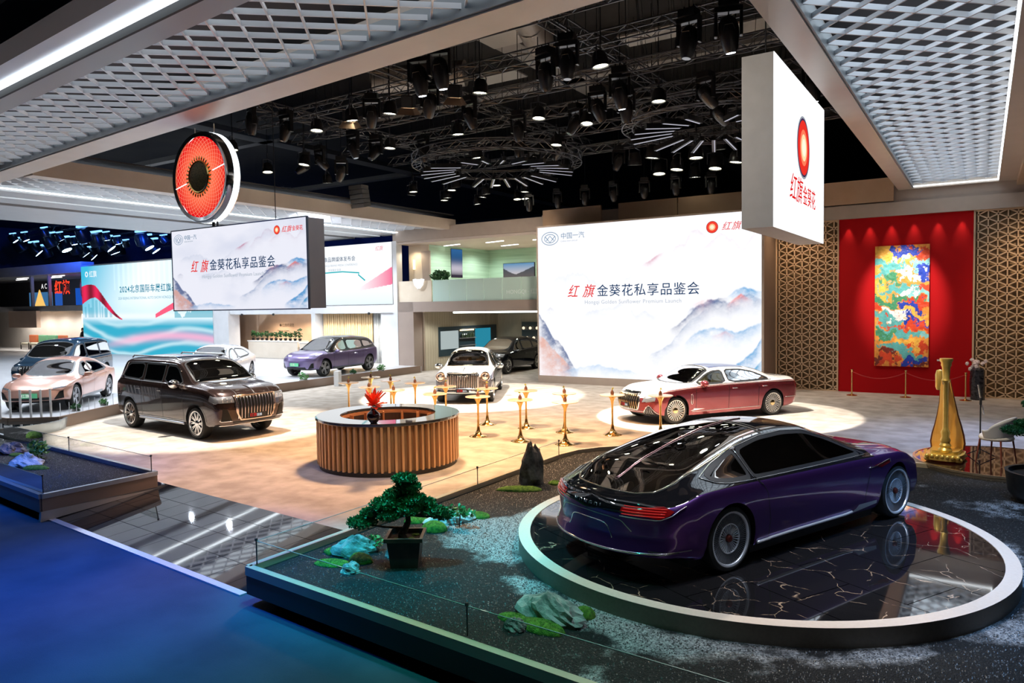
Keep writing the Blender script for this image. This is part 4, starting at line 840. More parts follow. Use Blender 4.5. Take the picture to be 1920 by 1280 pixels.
# ------------------------------------------------------------------ canopies with diagonal louvre grids
canm = noisy('canopy_tan', (.50, .43, .37), (.53, .46, .40), 2, .35); cang = mat('canopy_blue_grey', (.30, .33, .35), .4); slatm = mat('louvre_silver', (.66, .67, .70), .38, .3); ledm = emis('led_strip', (.86, .94, 1), 3.2)
def P2(u, v): return (-5 + UD.x * u + VD.x * v, 8.44 + UD.y * u + VD.y * v)
def clipseg(p, d, w, l):
    t0, t1 = -1e9, 1e9
    for k, m_ in ((0, w), (1, l)):
        if abs(d[k]) < 1e-9:
            if not 0 <= p[k] <= m_: return None
            continue
        a, b = sorted(((0 - p[k]) / d[k], (m_ - p[k]) / d[k])); t0, t1 = max(t0, a), min(t1, b)
    return (t0, t1) if t1 - t0 > .15 else None
def canopy(label, origin, ang, w, l, grid, z=6.9, cell=.425, leds=(), boards=()):
    """origin corner, u axis turned by ang, ring boards given in (u0,v0,u1,v1,z0,z1,mat)"""
    t = thing('canopy', label, 'canopy', (*origin, 0), ang)
    for i, (u0, v0, u1, v1, z0, z1, m_) in enumerate(boards): MB().b2((u0, v0, z0), (u1, v1, z1)).build('frame_board', m_, t)
    gx, gy, gw, gl = grid; shared = {}; n = 0
    for fam, ang2 in ((0, PI / 4), (1, 3 * PI / 4)):
        d = (math.cos(ang2), math.sin(ang2)); nx = (-d[1], d[0]); ext = abs(nx[0]) * gw + abs(nx[1]) * gl; k = -int(ext / cell) - 2
        while k * cell < ext + 2:
            p = (nx[0] * (k * cell), nx[1] * (k * cell)); r_ = clipseg(p, d, gw, gl); k += 1
            if not r_: continue
            a = (gx + p[0] + d[0] * r_[0], gy + p[1] + d[1] * r_[0]); b = (gx + p[0] + d[0] * r_[1], gy + p[1] + d[1] * r_[1]); ln = round(r_[1] - r_[0], 1)
            if (fam, ln) not in shared: q = MB().b2((-ln / 2, -.012, 0), (ln / 2, .012, .062 if fam else .075)).build('slat', slatm, t); shared[(fam, ln)] = q
            else: q = shared[(fam, ln)].copy(); COL.objects.link(q)
            q.location = ((a[0] + b[0]) / 2, (a[1] + b[1]) / 2, z + .13); q.rotation_euler = (0, 0, ang2)
    for u0, v0, u1, v1, zz in leds: MB().b2((u0, v0, zz), (u1, v1, zz + .03)).build('led_strip', ledm, t)
    return t
LF = 33.0
# front canopy: u runs from the right end (u=0 at x=+3) to the left, v towards the visitors is negative local y
o0 = P2(19.0, 0); o1 = (o0[0], o0[1])
fl = 29.0
canopy('long front canopy with diagonal silver louvres and a bright edge strip', (-23.9, 9.985), ROT, fl, 3.6, (0, -2.72, fl, 2.1),
       boards=[(0, -.62, fl, 0, 6.9, 7.35, canm), (0, -.66, fl, -.60, 6.93, 7.25, cang), (0, -3.08, fl, -2.70, 6.9, 7.4, cang), (0, -3.12, fl, -3.08, 6.88, 7.0, darkm), (0, -3.95, fl, -3.62, 6.97, 7.5, mat('dark_brown_beam', (.05, .035, .03), .6)), (0, -3.66, fl, -3.1, 7.02, 7.1, mat('cove_blue_white', (.60, .66, .75), .35)), (0, -3.4, fl, 0, 7.5, 7.55, mat('canopy_top', (.035, .035, .04), .7))],
       leds=[(0, -3.26, fl, -3.14, 6.98), (0, -2.69, fl, -2.63, 7.28)])
# right canopy along the booth
canopy('right hand canopy with diagonal silver louvres reaching the red wall', (-2.47, 9.0), 0, 3.4, 19.1, (.44, 0, 2.36, 19.0),
       boards=[(0, 0, .42, 19.2, 6.9, 7.35, canm), (.42, 0, .46, 19.2, 6.93, 7.25, cang), (2.83, 0, 3.30, 19.2, 6.9, 7.35, canm), (3.30, 0, 3.5, 19.2, 6.75, 7.4, noisy('canopy_amber', (.45, .33, .22), (.48, .36, .25), 2, .4)), (.42, 19.05, 2.83, 19.2, 6.9, 7.35, canm), (0, 0, 3.4, 19.2, 7.5, 7.55, MATS['canopy_top'])],
       leds=[(2.79, 0, 2.83, 19.05, 6.95), (.46, 19.0, 2.83, 19.05, 6.95)])
# left canopy
cgr = noisy('canopy_grey', (.34, .35, .36), (.37, .38, .39), 1.5, .4)
canopy('left hand canopy over the raised stage with louvres and two bright strips', (-32.6, 9.9), 0, 11, 18.6, (7.9, 0, 2.3, 18.6),
       boards=[(10.6, 0, 11.1, 18.8, 6.9, 7.4, canm), (10.2, 0, 10.6, 18.8, 7.0, 7.3, canm), (6.5, 0, 7.7, 18.8, 6.9, 7.3, cgr), (5.0, 0, 6.2, 18.8, 6.9, 7.3, cgr), (0, 0, 4.4, 18.8, 6.9, 7.3, cgr), (0, 0, 11, 18.8, 7.6, 7.65, MATS['canopy_top'])],
       leds=[(7.72, 0, 7.86, 18.6, 6.95), (6.22, 0, 6.48, 18.8, 6.95)])
# ------------------------------------------------------------------ glossy tiled ramp
rp_ = thing('entrance_ramp', 'sloping ramp of glossy black tiles with a pale metal front edge', 'ramp', (0, 0, 0))
tile = noisy('black_tile', (.010, .011, .013), (.016, .017, .02), 6, .035, coat=1)
FA, FB, NA, NB_ = Vector((-13.13, 7.95, .0)), Vector((-7.02, 7.45, .0)), Vector((-13.22, 5.99, -.15)), Vector((-7.30, 5.50, -.15))
MB().add([NA + Vector((0, 0, -.005)), NB_ + Vector((0, 0, -.005)), FB + Vector((0, 0, -.005)), FA + Vector((0, 0, -.005))], [(0, 1, 2, 3)]).build('grout', mat('tile_grout', (.10, .10, .11), .6), rp_)
nu, nv = 13, 4; g_ = .0045
for i in range(nu):
    for j in range(nv):
        def q_(a, b): return NA.lerp(NB_, a).lerp(FA.lerp(FB, a), b)
        a0, a1, b0, b1 = i / nu + g_ / 6, (i + 1) / nu - g_ / 6, j / nv + g_ / 2, (j + 1) / nv - g_ / 2; c = [q_(a0, b0), q_(a1, b0), q_(a1, b1), q_(a0, b1)]; up = Vector((0, 0, .006 + random.uniform(0, .0012)))
        MB().add(c + [p + up for p in c], [(4, 5, 6, 7), (0, 1, 5, 4), (1, 2, 6, 5), (2, 3, 7, 6), (3, 0, 4, 7)]).build('tile', tile, rp_)
MB().beam(NA + Vector((0, -.05, .0)), NB_ + Vector((0, -.05, .0)), .10, .035).build('front_edge', mat('pale_metal', (.72, .72, .78), .3, .5), rp_)
# ------------------------------------------------------------------ gravel beds
def gravel_mat(name, dark, light, thr=.52):
    m = mat(name, dark, .75, spec=.35); b = m.node_tree.nodes['Principled BSDF']; tc = N(m, 'ShaderNodeTexCoord')
    n1 = N(m, 'ShaderNodeTexNoise'); n1.inputs['Scale'].default_value = .5; n1.inputs['Detail'].default_value = 7; n1.inputs['Roughness'].default_value = .62; L(m, tc.outputs['Object'], n1.inputs['Vector'])
    r1 = N(m, 'ShaderNodeValToRGB'); r1.color_ramp.elements[0].position = thr - .02; r1.color_ramp.elements[1].position = thr + .035; 
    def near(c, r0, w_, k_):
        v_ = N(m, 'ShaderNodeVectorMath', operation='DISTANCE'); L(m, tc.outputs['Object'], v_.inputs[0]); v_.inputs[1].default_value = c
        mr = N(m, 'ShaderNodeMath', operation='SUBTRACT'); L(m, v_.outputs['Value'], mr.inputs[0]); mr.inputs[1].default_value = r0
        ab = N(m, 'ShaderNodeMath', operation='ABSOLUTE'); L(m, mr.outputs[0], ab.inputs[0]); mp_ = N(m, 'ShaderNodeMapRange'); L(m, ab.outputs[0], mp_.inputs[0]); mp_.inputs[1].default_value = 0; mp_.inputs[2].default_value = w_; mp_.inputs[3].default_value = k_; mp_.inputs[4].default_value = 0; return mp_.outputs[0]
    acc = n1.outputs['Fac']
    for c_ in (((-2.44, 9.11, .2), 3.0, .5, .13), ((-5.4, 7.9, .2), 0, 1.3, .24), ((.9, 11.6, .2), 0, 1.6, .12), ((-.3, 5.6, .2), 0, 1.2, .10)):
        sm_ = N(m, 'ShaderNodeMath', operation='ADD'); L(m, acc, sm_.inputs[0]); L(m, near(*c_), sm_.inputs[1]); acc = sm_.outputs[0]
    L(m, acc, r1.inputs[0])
    vo = N(m, 'ShaderNodeTexVoronoi'); vo.inputs['Scale'].default_value = 75; L(m, tc.outputs['Object'], vo.inputs['Vector'])
    r2 = N(m, 'ShaderNodeValToRGB'); r2.color_ramp.elements[0].position = .2; r2.color_ramp.elements[0].color = (.25, .25, .25, 1); r2.color_ramp.elements[1].color = (1.6, 1.6, 1.6, 1); L(m, vo.outputs['Color'], r2.inputs[0])
    mx = N(m, 'ShaderNodeMix', data_type='RGBA'); mx.inputs[6].default_value = (*dark, 1); mx.inputs[7].default_value = (*light, 1); L(m, r1.outputs[0], mx.inputs[0])
    ml = N(m, 'ShaderNodeMix', data_type='RGBA', blend_type='MULTIPLY'); ml.inputs[0].default_value = 1; L(m, mx.outputs[2], ml.inputs[6]); L(m, r2.outputs[0], ml.inputs[7]); L(m, ml.outputs[2], b.inputs['Base Color'])
    bp = N(m, 'ShaderNodeBump'); bp.inputs['Strength'].default_value = .8; bp.inputs['Distance'].default_value = .015; L(m, vo.outputs['Distance'], bp.inputs['Height']); L(m, bp.outputs[0], b.inputs['Normal']); return m
gvm = gravel_mat('garden_gravel', (.009, .0088, .009), (.40, .40, .40), .625)
stone_dark = noisy('gravel_grain', (.008, .008, .008), (.22, .22, .22), 40, .35, lo=.56, hi=.80)
def scatter(name, n, inside, zf, s0, m, parent, seed=1):
    r = np.random.RandomState(seed); pts = inside(r, n); k = len(pts); s = r.uniform(.5, 1.3, k) * s0
    base = np.array([(1, 0, 0), (-.5, .87, 0), (-.5, -.87, 0), (0, 0, .9)], float); a = r.uniform(0, 6.28, k); ca, sa = np.cos(a), np.sin(a)
    V = np.zeros((k, 4, 3)); V[:, :, 0] = pts[:, None, 0] + s[:, None] * (base[None, :, 0] * ca[:, None] - base[None, :, 1] * sa[:, None]); V[:, :, 1] = pts[:, None, 1] + s[:, None] * (base[None, :, 0] * sa[:, None] + base[None, :, 1] * ca[:, None]); V[:, :, 2] = zf - .001 + s[:, None] * base[None, :, 2] * r.uniform(.7, 1.5, k)[:, None]
    F = (np.arange(k)[:, None, None] * 4 + np.array([(0, 1, 3), (1, 2, 3), (2, 0, 3)])[None]).reshape(-1, 3); me = bpy.data.meshes.new(name); nf = len(F)
    me.vertices.add(k * 4); me.vertices.foreach_set('co', V.reshape(-1).astype(np.float32)); me.loops.add(nf * 3); me.loops.foreach_set('vertex_index', F.reshape(-1).astype(np.int32)); me.polygons.add(nf)
    me.polygons.foreach_set('loop_start', np.arange(0, nf * 3, 3).astype(np.int32)); me.polygons.foreach_set('loop_total', np.full(nf, 3, np.int32)); me.update(calc_edges=True); me.materials.append(m)
    o = bpy.data.objects.new(name, me); COL.objects.link(o); o['kind'] = 'stuff'
    if parent: o.parent = parent
    return o
TC = (-2.44, 9.112); TR = 2.815
GP = [(-7.01, 5.31), (-6.96, 12.45), (-6.85, 13.05), (-6.6, 13.5), (-6.12, 14.0), (-5.4, 14.45), (-4.2, 14.75), (-2, 14.85), (9.5, 14.85), (9.5, 4.0)]
garden = thing('gravel_garden', 'raised dark gravel bed with glass rail around the round turntable', 'garden bed', (0, 0, 0))
MB().prism(GP, .06, .225).build('gravel_bed', gvm, garden)
mb = MB(); rim = noisy('rim_bronze', (.52, .44, .32), (.56, .48, .35), 3, .35, metal=.2)
for i in range(len(GP)):
    a, b = GP[i], GP[(i + 1) % len(GP)]; mb.beam((*a, .25), (*b, .25), .085, .10)
mb.build('rim', rim, garden)
mb = MB()
for a, b in ((GP[0], GP[1]), (GP[-1], GP[0])): mb.beam((*a, .09), (*b, .09), .06, .22)
mb.build('skirt', mat('skirt_dark', (.045, .035, .028), .5), garden); 
mb = MB(); mb.prism([(x * .94 - .2, 4.9 + (y - 4) * .93 + .35) for x, y in GP], -.15, .06); mb.build('base', darkm, garden)
def ins_garden(r, n):
    p = np.stack([r.uniform(-6.9, 2.6, n), r.uniform(4.7, 14.5, n)], 1); lo = 5.31 - (p[:, 0] + 7.01) * .079 + .06; k = (p[:, 1] > lo) & (np.hypot(p[:, 0] - TC[0], p[:, 1] - TC[1]) > TR + .02) & ~((p[:, 0] < -5.2) & (p[:, 1] > 13.2 + (p[:, 0] + 6.9) * .7)); return p[k]
scatter('gravel', 60000, ins_garden, .225, .011, stone_dark, garden)
def rail(parent, pts, h=.27, posts=True):
    for a, b in zip(pts, pts[1:]):
        a = Vector(a); b = Vector(b); MB().beam(a + Vector((0, 0, h / 2)), b + Vector((0, 0, h / 2)), .01, h).build('glass_panel', glassy('rail_glass', (.96, .98, .97), 1.07), parent)
        MB().beam(a + Vector((0, 0, h)), b + Vector((0, 0, h)), .010, .006).build('glass_edge', mat('glass_edge', (.25, .36, .32), .2, coat=1), parent)
    for p in pts: p = Vector(p); MB().tube([p, p + Vector((0, 0, h + .015))], .008, 6).tube([p + Vector((0, 0, h)), p + Vector((0, 0, h + .03))], .018, 6).build('post', mat('post_dark', (.08, .08, .08), .3, .8), parent)
rail(garden, [(-.6, 4.93, .3), (-3.8, 5.13, .3), (-6.96, 5.39, .3), (-6.92, 7.5, .3), (-6.92, 9.7, .3), (-6.90, 12.4, .3)]); rail(garden, [(2.5, 4.7, .3), (-.6, 4.93, .3)])
# left planter
PF = [(-12.65, 7.67), (-12.72, 5.76), (-14.53, 5.93), (-26, 6.87), (-26, 8.75), (-19.6, 8.2)]
plant_bed = thing('gravel_planter', 'long low gravel planter at the left edge lit blue', 'garden bed', (0, 0, 0))
MB().prism(PF, .0, .225).build('gravel_bed', gvm, plant_bed); mb = MB()
for i in range(len(PF)): mb.beam((*PF[i], .262), (*PF[(i + 1) % len(PF)], .262), .075, .075)
mb.build('rim', mat('rim_blue_grey', (.38, .42, .46), .3, .5), plant_bed); mb = MB()
for i in range(len(PF)): mb.beam((*PF[i], .11), (*PF[(i + 1) % len(PF)], .11), .05, .22)
mb.build('skirt', bronze, plant_bed); MB().prism([(-12.75, 7.75), (-12.85, 6.1), (-26, 7.1), (-26, 8.6)], -.149, 0).build('base', darkm, plant_bed)
MB().add([(-12.69, 5.74, .02), (-12.62, 7.70, .02), (-12.62, 7.92, .0), (-12.69, 5.72, -.145), (-12.75, 5.74, .02), (-12.68, 7.70, .02), (-12.68, 7.92, .0), (-12.75, 5.72, -.145)], [(0, 3, 2, 1), (4, 5, 6, 7), (0, 4, 7, 3)]).build('ramp_cheek', mat('cheek', (.45, .40, .35), .5), plant_bed)
def ins_pl(r, n): p = np.stack([r.uniform(-20, -12.75, n), r.uniform(5.8, 8.1, n)], 1); k = (p[:, 1] > 5.76 - (p[:, 0] + 12.72) * .082 + .06) & (p[:, 1] < 7.6 - (p[:, 0] + 12.65) * .076); return p[k]
scatter('gravel', 9000, ins_pl, .225, .012, stone_dark, plant_bed, 3)
rail(plant_bed, [(-19.6, 8.13, .3), (-16.2, 7.92, .3), (-12.72, 7.63, .3)]); rail(plant_bed, [(-12.78, 5.82, .3), (-16, 6.1, .3), (-19.5, 6.38, .3)])
# round basin behind the planter
rb_ = thing('round_basin', 'round mirror topped plinth with pale rim behind the left planter', 'plinth', (-22.35, 9.35, 0)); MB().lathe([(1.38, 0), (1.42, .22), (1.42, .28), (1.34, .28), (1.34, .23)], 48).build('rim', mat('pool_rim', (.45, .50, .52), .2, .7), rb_, smooth=True, angle=40); MB().lathe([(1.35, .24), (0, .24)], 40).build('mirror_top', mat('dark_mirror', (.02, .03, .035), .04, .3, 1), rb_)
# ------------------------------------------------------------------ turntable
tt = thing('turntable', 'low round turntable of polished black marble tiles with a sand coloured rim', 'turntable', (*TC, 0))
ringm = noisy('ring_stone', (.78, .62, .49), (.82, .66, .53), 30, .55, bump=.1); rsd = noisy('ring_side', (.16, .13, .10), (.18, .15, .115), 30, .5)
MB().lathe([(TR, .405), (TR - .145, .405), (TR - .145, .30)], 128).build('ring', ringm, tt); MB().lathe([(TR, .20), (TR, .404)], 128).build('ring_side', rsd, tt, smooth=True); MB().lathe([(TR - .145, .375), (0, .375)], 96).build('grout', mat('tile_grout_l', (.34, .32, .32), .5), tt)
mm = mat('black_marble', (.013, .012, .013), .045, 0, 1); b = mm.node_tree.nodes['Principled BSDF']; tc = N(mm, 'ShaderNodeTexCoord'); nz = N(mm, 'ShaderNodeTexNoise'); nz.inputs['Scale'].default_value = 2.2; nz.inputs['Detail'].default_value = 6; L(mm, tc.outputs['Object'], nz.inputs['Vector'])
ad = N(mm, 'ShaderNodeMix', data_type='VECTOR'); ad.inputs[0].default_value = .22; L(mm, tc.outputs['Object'], ad.inputs[4]); L(mm, nz.outputs['Color'], ad.inputs[5])
vo = N(mm, 'ShaderNodeTexVoronoi', feature='DISTANCE_TO_EDGE'); vo.inputs['Scale'].default_value = 2.3; L(mm, ad.outputs[1], vo.inputs['Vector']); r1 = N(mm, 'ShaderNodeValToRGB'); r1.color_ramp.elements[0].position = .0; r1.color_ramp.elements[0].color = (1, 1, 1, 1); r1.color_ramp.elements[1].position = .009; r1.color_ramp.elements[1].color = (0, 0, 0, 1); L(mm, vo.outputs[0], r1.inputs[0])
n2 = N(mm, 'ShaderNodeTexNoise'); n2.inputs['Scale'].default_value = 5; n2.inputs['Detail'].default_value = 3; L(mm, tc.outputs['Object'], n2.inputs['Vector']); r2 = N(mm, 'ShaderNodeValToRGB'); r2.color_ramp.elements[0].position = .46; r2.color_ramp.elements[1].position = .58; L(mm, n2.outputs['Fac'], r2.inputs[0])
mu = N(mm, 'ShaderNodeMath', operation='MULTIPLY'); L(mm, r1.outputs[0], mu.inputs[0]); L(mm, r2.outputs[0], mu.inputs[1]); cx = N(mm, 'ShaderNodeMix', data_type='RGBA'); cx.inputs[6].default_value = (.014, .013, .014, 1); cx.inputs[7].default_value = (.62, .42, .28, 1); L(mm, mu.outputs[0], cx.inputs[0]); L(mm, cx.outputs[2], b.inputs['Base Color'])
def clip_circle(x0, y0, x1, y1, r_, n=72):
    poly = [(r_ * math.cos(2 * PI * i / n), r_ * math.sin(2 * PI * i / n)) for i in range(n)]
    for ax, lim, sg in ((0, x0, 1), (0, x1, -1), (1, y0, 1), (1, y1, -1)):
        out_ = []
        for i in range(len(poly)):
            a, b_ = poly[i - 1], poly[i]; ia, ib = sg * (a[ax] - lim) >= 0, sg * (b_[ax] - lim) >= 0
            if ia != ib: t_ = (lim - a[ax]) / (b_[ax] - a[ax]); out_.append((a[0] + (b_[0] - a[0]) * t_, a[1] + (b_[1] - a[1]) * t_))
            if ib: out_.append(b_)
        poly = out_
        if not poly: return []
    return poly
ta = R(-28); T_ = 1.2; RI = TR - .147
for i in range(-3, 3):
    for j in range(-5, 5):
        off = (.0 if j % 2 else .6); pl = clip_circle(i * T_ + off + .005, j * .8 + .3 + .005, (i + 1) * T_ + off - .005, (j + 1) * .8 + .3 - .005, RI)
        if len(pl) > 2: q = MB().prism(pl, .376, .40).build('marble_tile', mm, tt); q.rotation_euler = (0, 0, ta)
# harp disc
hd = thing('harp_plinth', 'low round glossy dark disc with bright rim under the harp', 'plinth', (.35, 15.65, 0)); MB().lathe([(1.42, .0), (1.42, .27), (1.44, .28), (1.44, .315), (1.40, .315)], 64).build('rim', mat('disc_rim', (.60, .48, .34), .2, .8), hd, smooth=True, angle=40); MB().lathe([(1.41, .31), (0, .31)], 64).build('top', mat('disc_top', (.035, .014, .012), .05, .1, 1), hd)
# ------------------------------------------------------------------ round counter
ct = thing('round_counter', 'round bar counter clad in upright copper brown slats with a black mirror top', 'counter', (-10.36, 11.38, 0))
cs = noisy('copper_slat', (.62, .36, .18), (.70, .43, .22), 3, .34, metal=.45, stretch=(1, 1, .2)); RO, RI_ = 1.40, .97
MB().lathe([(RO, .0), (RO, .10)], 96).build('plinth', mat('plinth_dark', (.03, .025, .022), .5), ct); MB().lathe([(RO - .04, .08), (RO - .04, .97)], 96).build('backing', noisy('copper_back', (.30, .17, .085), (.34, .20, .10), 3, .4, metal=.4), ct)
MB().lathe([(RO + .06, .97), (RO + .07, .985), (RO + .07, 1.02), (RO + .06, 1.03), (RI_ + .005, 1.03), (RI_, 1.02), (RI_, .97), (RO + .06, .97)], 128).build('top', mat('mirror_top', (.05, .05, .055), .03, .35, 1), ct, smooth=True, angle=30)
MB().lathe([(RI_, .97), (RI_, .0)], 96).build('inner_wall', noisy('inner_wood', (.40, .17, .08), (.46, .21, .10), 4, .5), ct); q0 = None
for k in range(68):
    a = 2 * PI * k / 68
    if q0 is None: q0 = MB().prism([(-.032, -.03), (.032, -.03), (.022, .045), (-.022, .045)], .09, .965).build('slat', cs, ct); q = q0
    else: q = q0.copy(); COL.objects.link(q)
    q.location = (RO * math.cos(a), RO * math.sin(a), 0); q.rotation_euler = (0, 0, a - PI / 2)
for k in range(9):
    a0 = R(-10 + 25 * k); a1 = a0 + R(22); P = [(RI_ - .008, a0), (RI_ - .008, a1)]; mb = MB()
    for zz in (.42, .70): mb.grid([[((RI_ - .01) * math.cos(a), (RI_ - .01) * math.sin(a), zz + dz) for dz in (0, .2)] for a in np.linspace(a0, a1, 6)])
    mb.build('cubby_hole', mat('cubby_dark', (.03, .012, .008), .7), ct)
    MB().box(((RI_ - .05) * math.cos(a0 - R(1.5)), (RI_ - .05) * math.sin(a0 - R(1.5)), .66), (.09, .02, .56), rz=a0 - R(1.5)).build('divider', MATS['inner_wood'], ct)
MB().lathe([(RI_, .66), (RI_ - .16, .66), (RI_ - .16, .685), (RI_, .685)], 96).build('inner_shelf', MATS['inner_wood'], ct); MB().lathe([(RI_, .38), (RI_ - .22, .38), (RI_ - .22, .405), (RI_, .405)], 96).build('inner_shelf', MATS['inner_wood'], ct)
vz = thing('flower_vase', 'round black vase of red flowers on the round counter', 'vase', (-9.70, 10.25, 1.03)); MB().lathe([(0, 0), (.06, 0), (.065, .01), (.115, .07), (.13, .13), (.11, .19), (.05, .24), (.04, .28), (.055, .30)], 24).build('vase_body', mat('vase_black', (.02, .005, .006), .08, 0, 1), vz, smooth=True)
rp2 = noisy('red_petal', (.75, .03, .01), (.9, .10, .03), 20, .4)
r = random.Random(4)
for k in range(34):
    th = r.uniform(0, 2 * PI); ph = r.uniform(.1, 1.5); ln = r.uniform(.20, .44); d = Vector((math.sin(ph) * math.cos(th), math.sin(ph) * math.sin(th), math.cos(ph))); s = Vector((-math.sin(th), math.cos(th), 0)); w = r.uniform(.035, .075); B0 = Vector((0, 0, .30)); mb = MB()
    mb.grid([[B0 + d * (ln * q) + s * (w * math.sin(PI * min(.98, q * .9 + .08)) * e) + Vector((0, 0, -.06 * q * q)) + d.cross(s) * (abs(e) * .02) for e in (-1, 0, 1)] for q in np.linspace(.25, 1, 6)]); mb.build('petal', rp2, vz, smooth=True)
mb = MB(); [mb.tube([(0, 0, .26), (.05 * math.cos(a), .05 * math.sin(a), .42)], .006, 4) for a in np.linspace(0, 6, 8)]; mb.build('stems', leafm, vz)
# ------------------------------------------------------------------ tall gold tables
gold2 = mat('table_gold', (.86, .56, .20), .20, 1)
tabs = [(-15.99, 15.85), (-16.54, 17.39), (-14.56, 15.23), (-15.23, 16.87), (-13.37, 14.92), (-14.06, 16.63), (-11.8, 14.73), (-12.64, 16.26), (-10.47, 14.75), (-11.31, 16.36), (-9.2, 14.68), (-10.05, 16.33), (-8.86, 16.24), (-8.06, 14.8), (-7.64, 16.45), (-6.55, 16.84)]
tl_ = ['front tall gold table at the far left of the group', 'rear tall gold table at the far left of the group', 'tall gold table right behind the red flowers', 'rear tall gold table above the red flowers', 'tall gold table just right of the red flowers', 'rear tall gold table behind the round counter', 'tall gold table over the right end of the round counter', 'tall gold table before the left side of the limousine grille', 'front tall gold table right of the round counter', 'tall gold table before the limousine headlamp right of its grille', 'front tall gold table third from the garden edge', 'rear tall gold table standing behind the third front table', 'rear one of the two overlapping tall gold tables', 'front one of the two overlapping tall gold tables', 'tall gold table with white top beside the sedan nose', 'tall gold table in front of the sedan front wheel']
tb = thing('cocktail_table', tl_[0], 'table', (*tabs[0], 0), group='tall gold cocktail tables')
MB().lathe([(0, .975), (.30, .975), (.31, .985), (.30, .995), (0, .995)], 36).build('table_top', mat('table_top_cream', (.80, .64, .46), .25, coat=.6), tb, smooth=True, angle=30)
MB().lathe([(.0, 0), (.225, 0), (.23, .008), (.15, .03), (.085, .075), (.045, .15), (.03, .26), (.024, .5), (.026, .74), (.04, .84), (.075, .92), (.12, .965), (.13, .975)], 32, mod=lambda a, i: 1 + (.05 * math.cos(10 * a) if 2 <= i <= 5 else 0)).build('pedestal', gold2, tb, smooth=True)
or_ = thing('table_ornament', 'x', 'ornament', (*tabs[0], .995), group='figurines on the gold tables'); MB().lathe([(0, 0), (.035, 0), (.045, .03), (.04, .07), (.022, .10), (.012, .12), (0, .125)], 12).build('figurine', noisy('figure_brown', (.10, .04, .03), (.30, .14, .08), 20, .3), or_, smooth=True); leaves(14, (.01, 0, .15), (.03, .03, .03), .04, noisy('sprig', (.35, .42, .05), (.6, .45, .10), 30, .5), 'sprig', or_)
for k, (x, y) in enumerate(tabs):
    if k: dup(tb, (x, y, 0), 0, tl_[k]); 
    oo = or_ if k == 0 else dup(or_, (x, y, .995), k * .9); oo['label'] = 'brown figurine with a yellow green sprig on the ' + tl_[k].replace('tall gold table', 'gold table').replace('of the group', '')
    oo['label'] = ' '.join(oo['label'].split()[:16])
# ------------------------------------------------------------------ stanchions, plinth, harp, microphone, chair
for k, (x, y) in enumerate(((-3.72, 27.12), (-2.12, 27.25), (-.44, 27.15))):
    t = thing('stanchion', ('gold rope post left of the painting', 'gold rope post below the painting', 'gold rope post behind the harp')[k], 'rope post', (x, y, 0), group='gold rope posts before the red wall'); MB().lathe([(0, 0), (.17, 0), (.17, .015), (.05, .04), (.03, .06)], 24).build('foot', goldm, t, smooth=True, angle=40); MB().lathe([(.022, .03), (.022, .86), (.04, .865), (.04, .89), (0, .90)], 16).build('pole', goldm, t, smooth=True, angle=40); MB().lathe([(.03, .80), (.035, .81), (.035, .83), (.03, .84)], 12).build('collar', goldm, t)
for k, (a, b) in enumerate((((-3.72, 27.12), (-2.12, 27.25)), ((-2.12, 27.25), (-.44, 27.15)))):
    P = [(lerp(a[0], b[0], s), lerp(a[1], b[1], s), .82 - .22 * 4 * s * (1 - s)) for s in np.linspace(0.02, .98, 16)]; o = MB().tube(P, .014, 6).build('barrier_rope', mat('red_rope', (.45, .01, .01), .6), smooth=True); meta(o, ('sagging red rope between the left and middle gold posts', 'sagging red rope between the middle post and the one behind the harp')[k], 'rope')
pv = thing('flower_plinth', 'tall black faceted vase of pale flowers at the right end of the red wall', 'vase', (-.13, 27.6, 0)); MB().lathe([(0, 0), (.20, 0), (.21, .5), (.19, .95), (.14, 1.0), (.10, 1.0)], 10, mod=lambda a, i: 1 + .06 * math.cos(5 * a + i)).build('tall_vase', noisy('black_facet', (.008, .008, .01), (.05, .05, .06), 14, .2), pv)
rr_ = random.Random(2)
for k in range(16): MB().sphere((rr_.gauss(0, .09), rr_.gauss(0, .07), 1.18 + rr_.gauss(0, .12)), .06, 8, 6, jit=.25).build('blossom', mat('pale_blossom', (.75, .62, .60), .6), pv)
mb = MB(); [mb.tube([(0, 0, .95), (rr_.gauss(0, .05), rr_.gauss(0, .05), 1.2)], .006, 4) for _ in range(6)]; mb.build('stems', leafm, pv)
hp = thing('harp', 'golden pedal harp standing on the round dark disc', 'harp', (-.55, 15.25, .315), R(-6)); hg = noisy('harp_gold', (.88, .60, .14), (.95, .70, .20), 8, .3, metal=.55)
mb = MB(); 
mb.prism(smooth_poly([(-.26, -.24), (-.10, -.30), (.10, -.30), (.26, -.24), (.30, .0), (.28, .42), (-.28, .42), (-.30, 0)], 2), .03, .13); mb.prism(smooth_poly([(-.22, -.2), (.22, -.2), (.24, .38), (-.24, .38)], 2), .13, .19)
for x in (-.24, .24): mb.sphere((x, -.2, .045), .065, 10, 7, sc=(1, 1.2, .7)); mb.sphere((x, .36, .045), .065, 10, 7, sc=(1, 1.2, .7))
for k in range(7): mb.sphere((-.24 + .08 * k, -.28, .10), .04, 8, 5)
mb.build('base', hg, hp, smooth=True, angle=50)
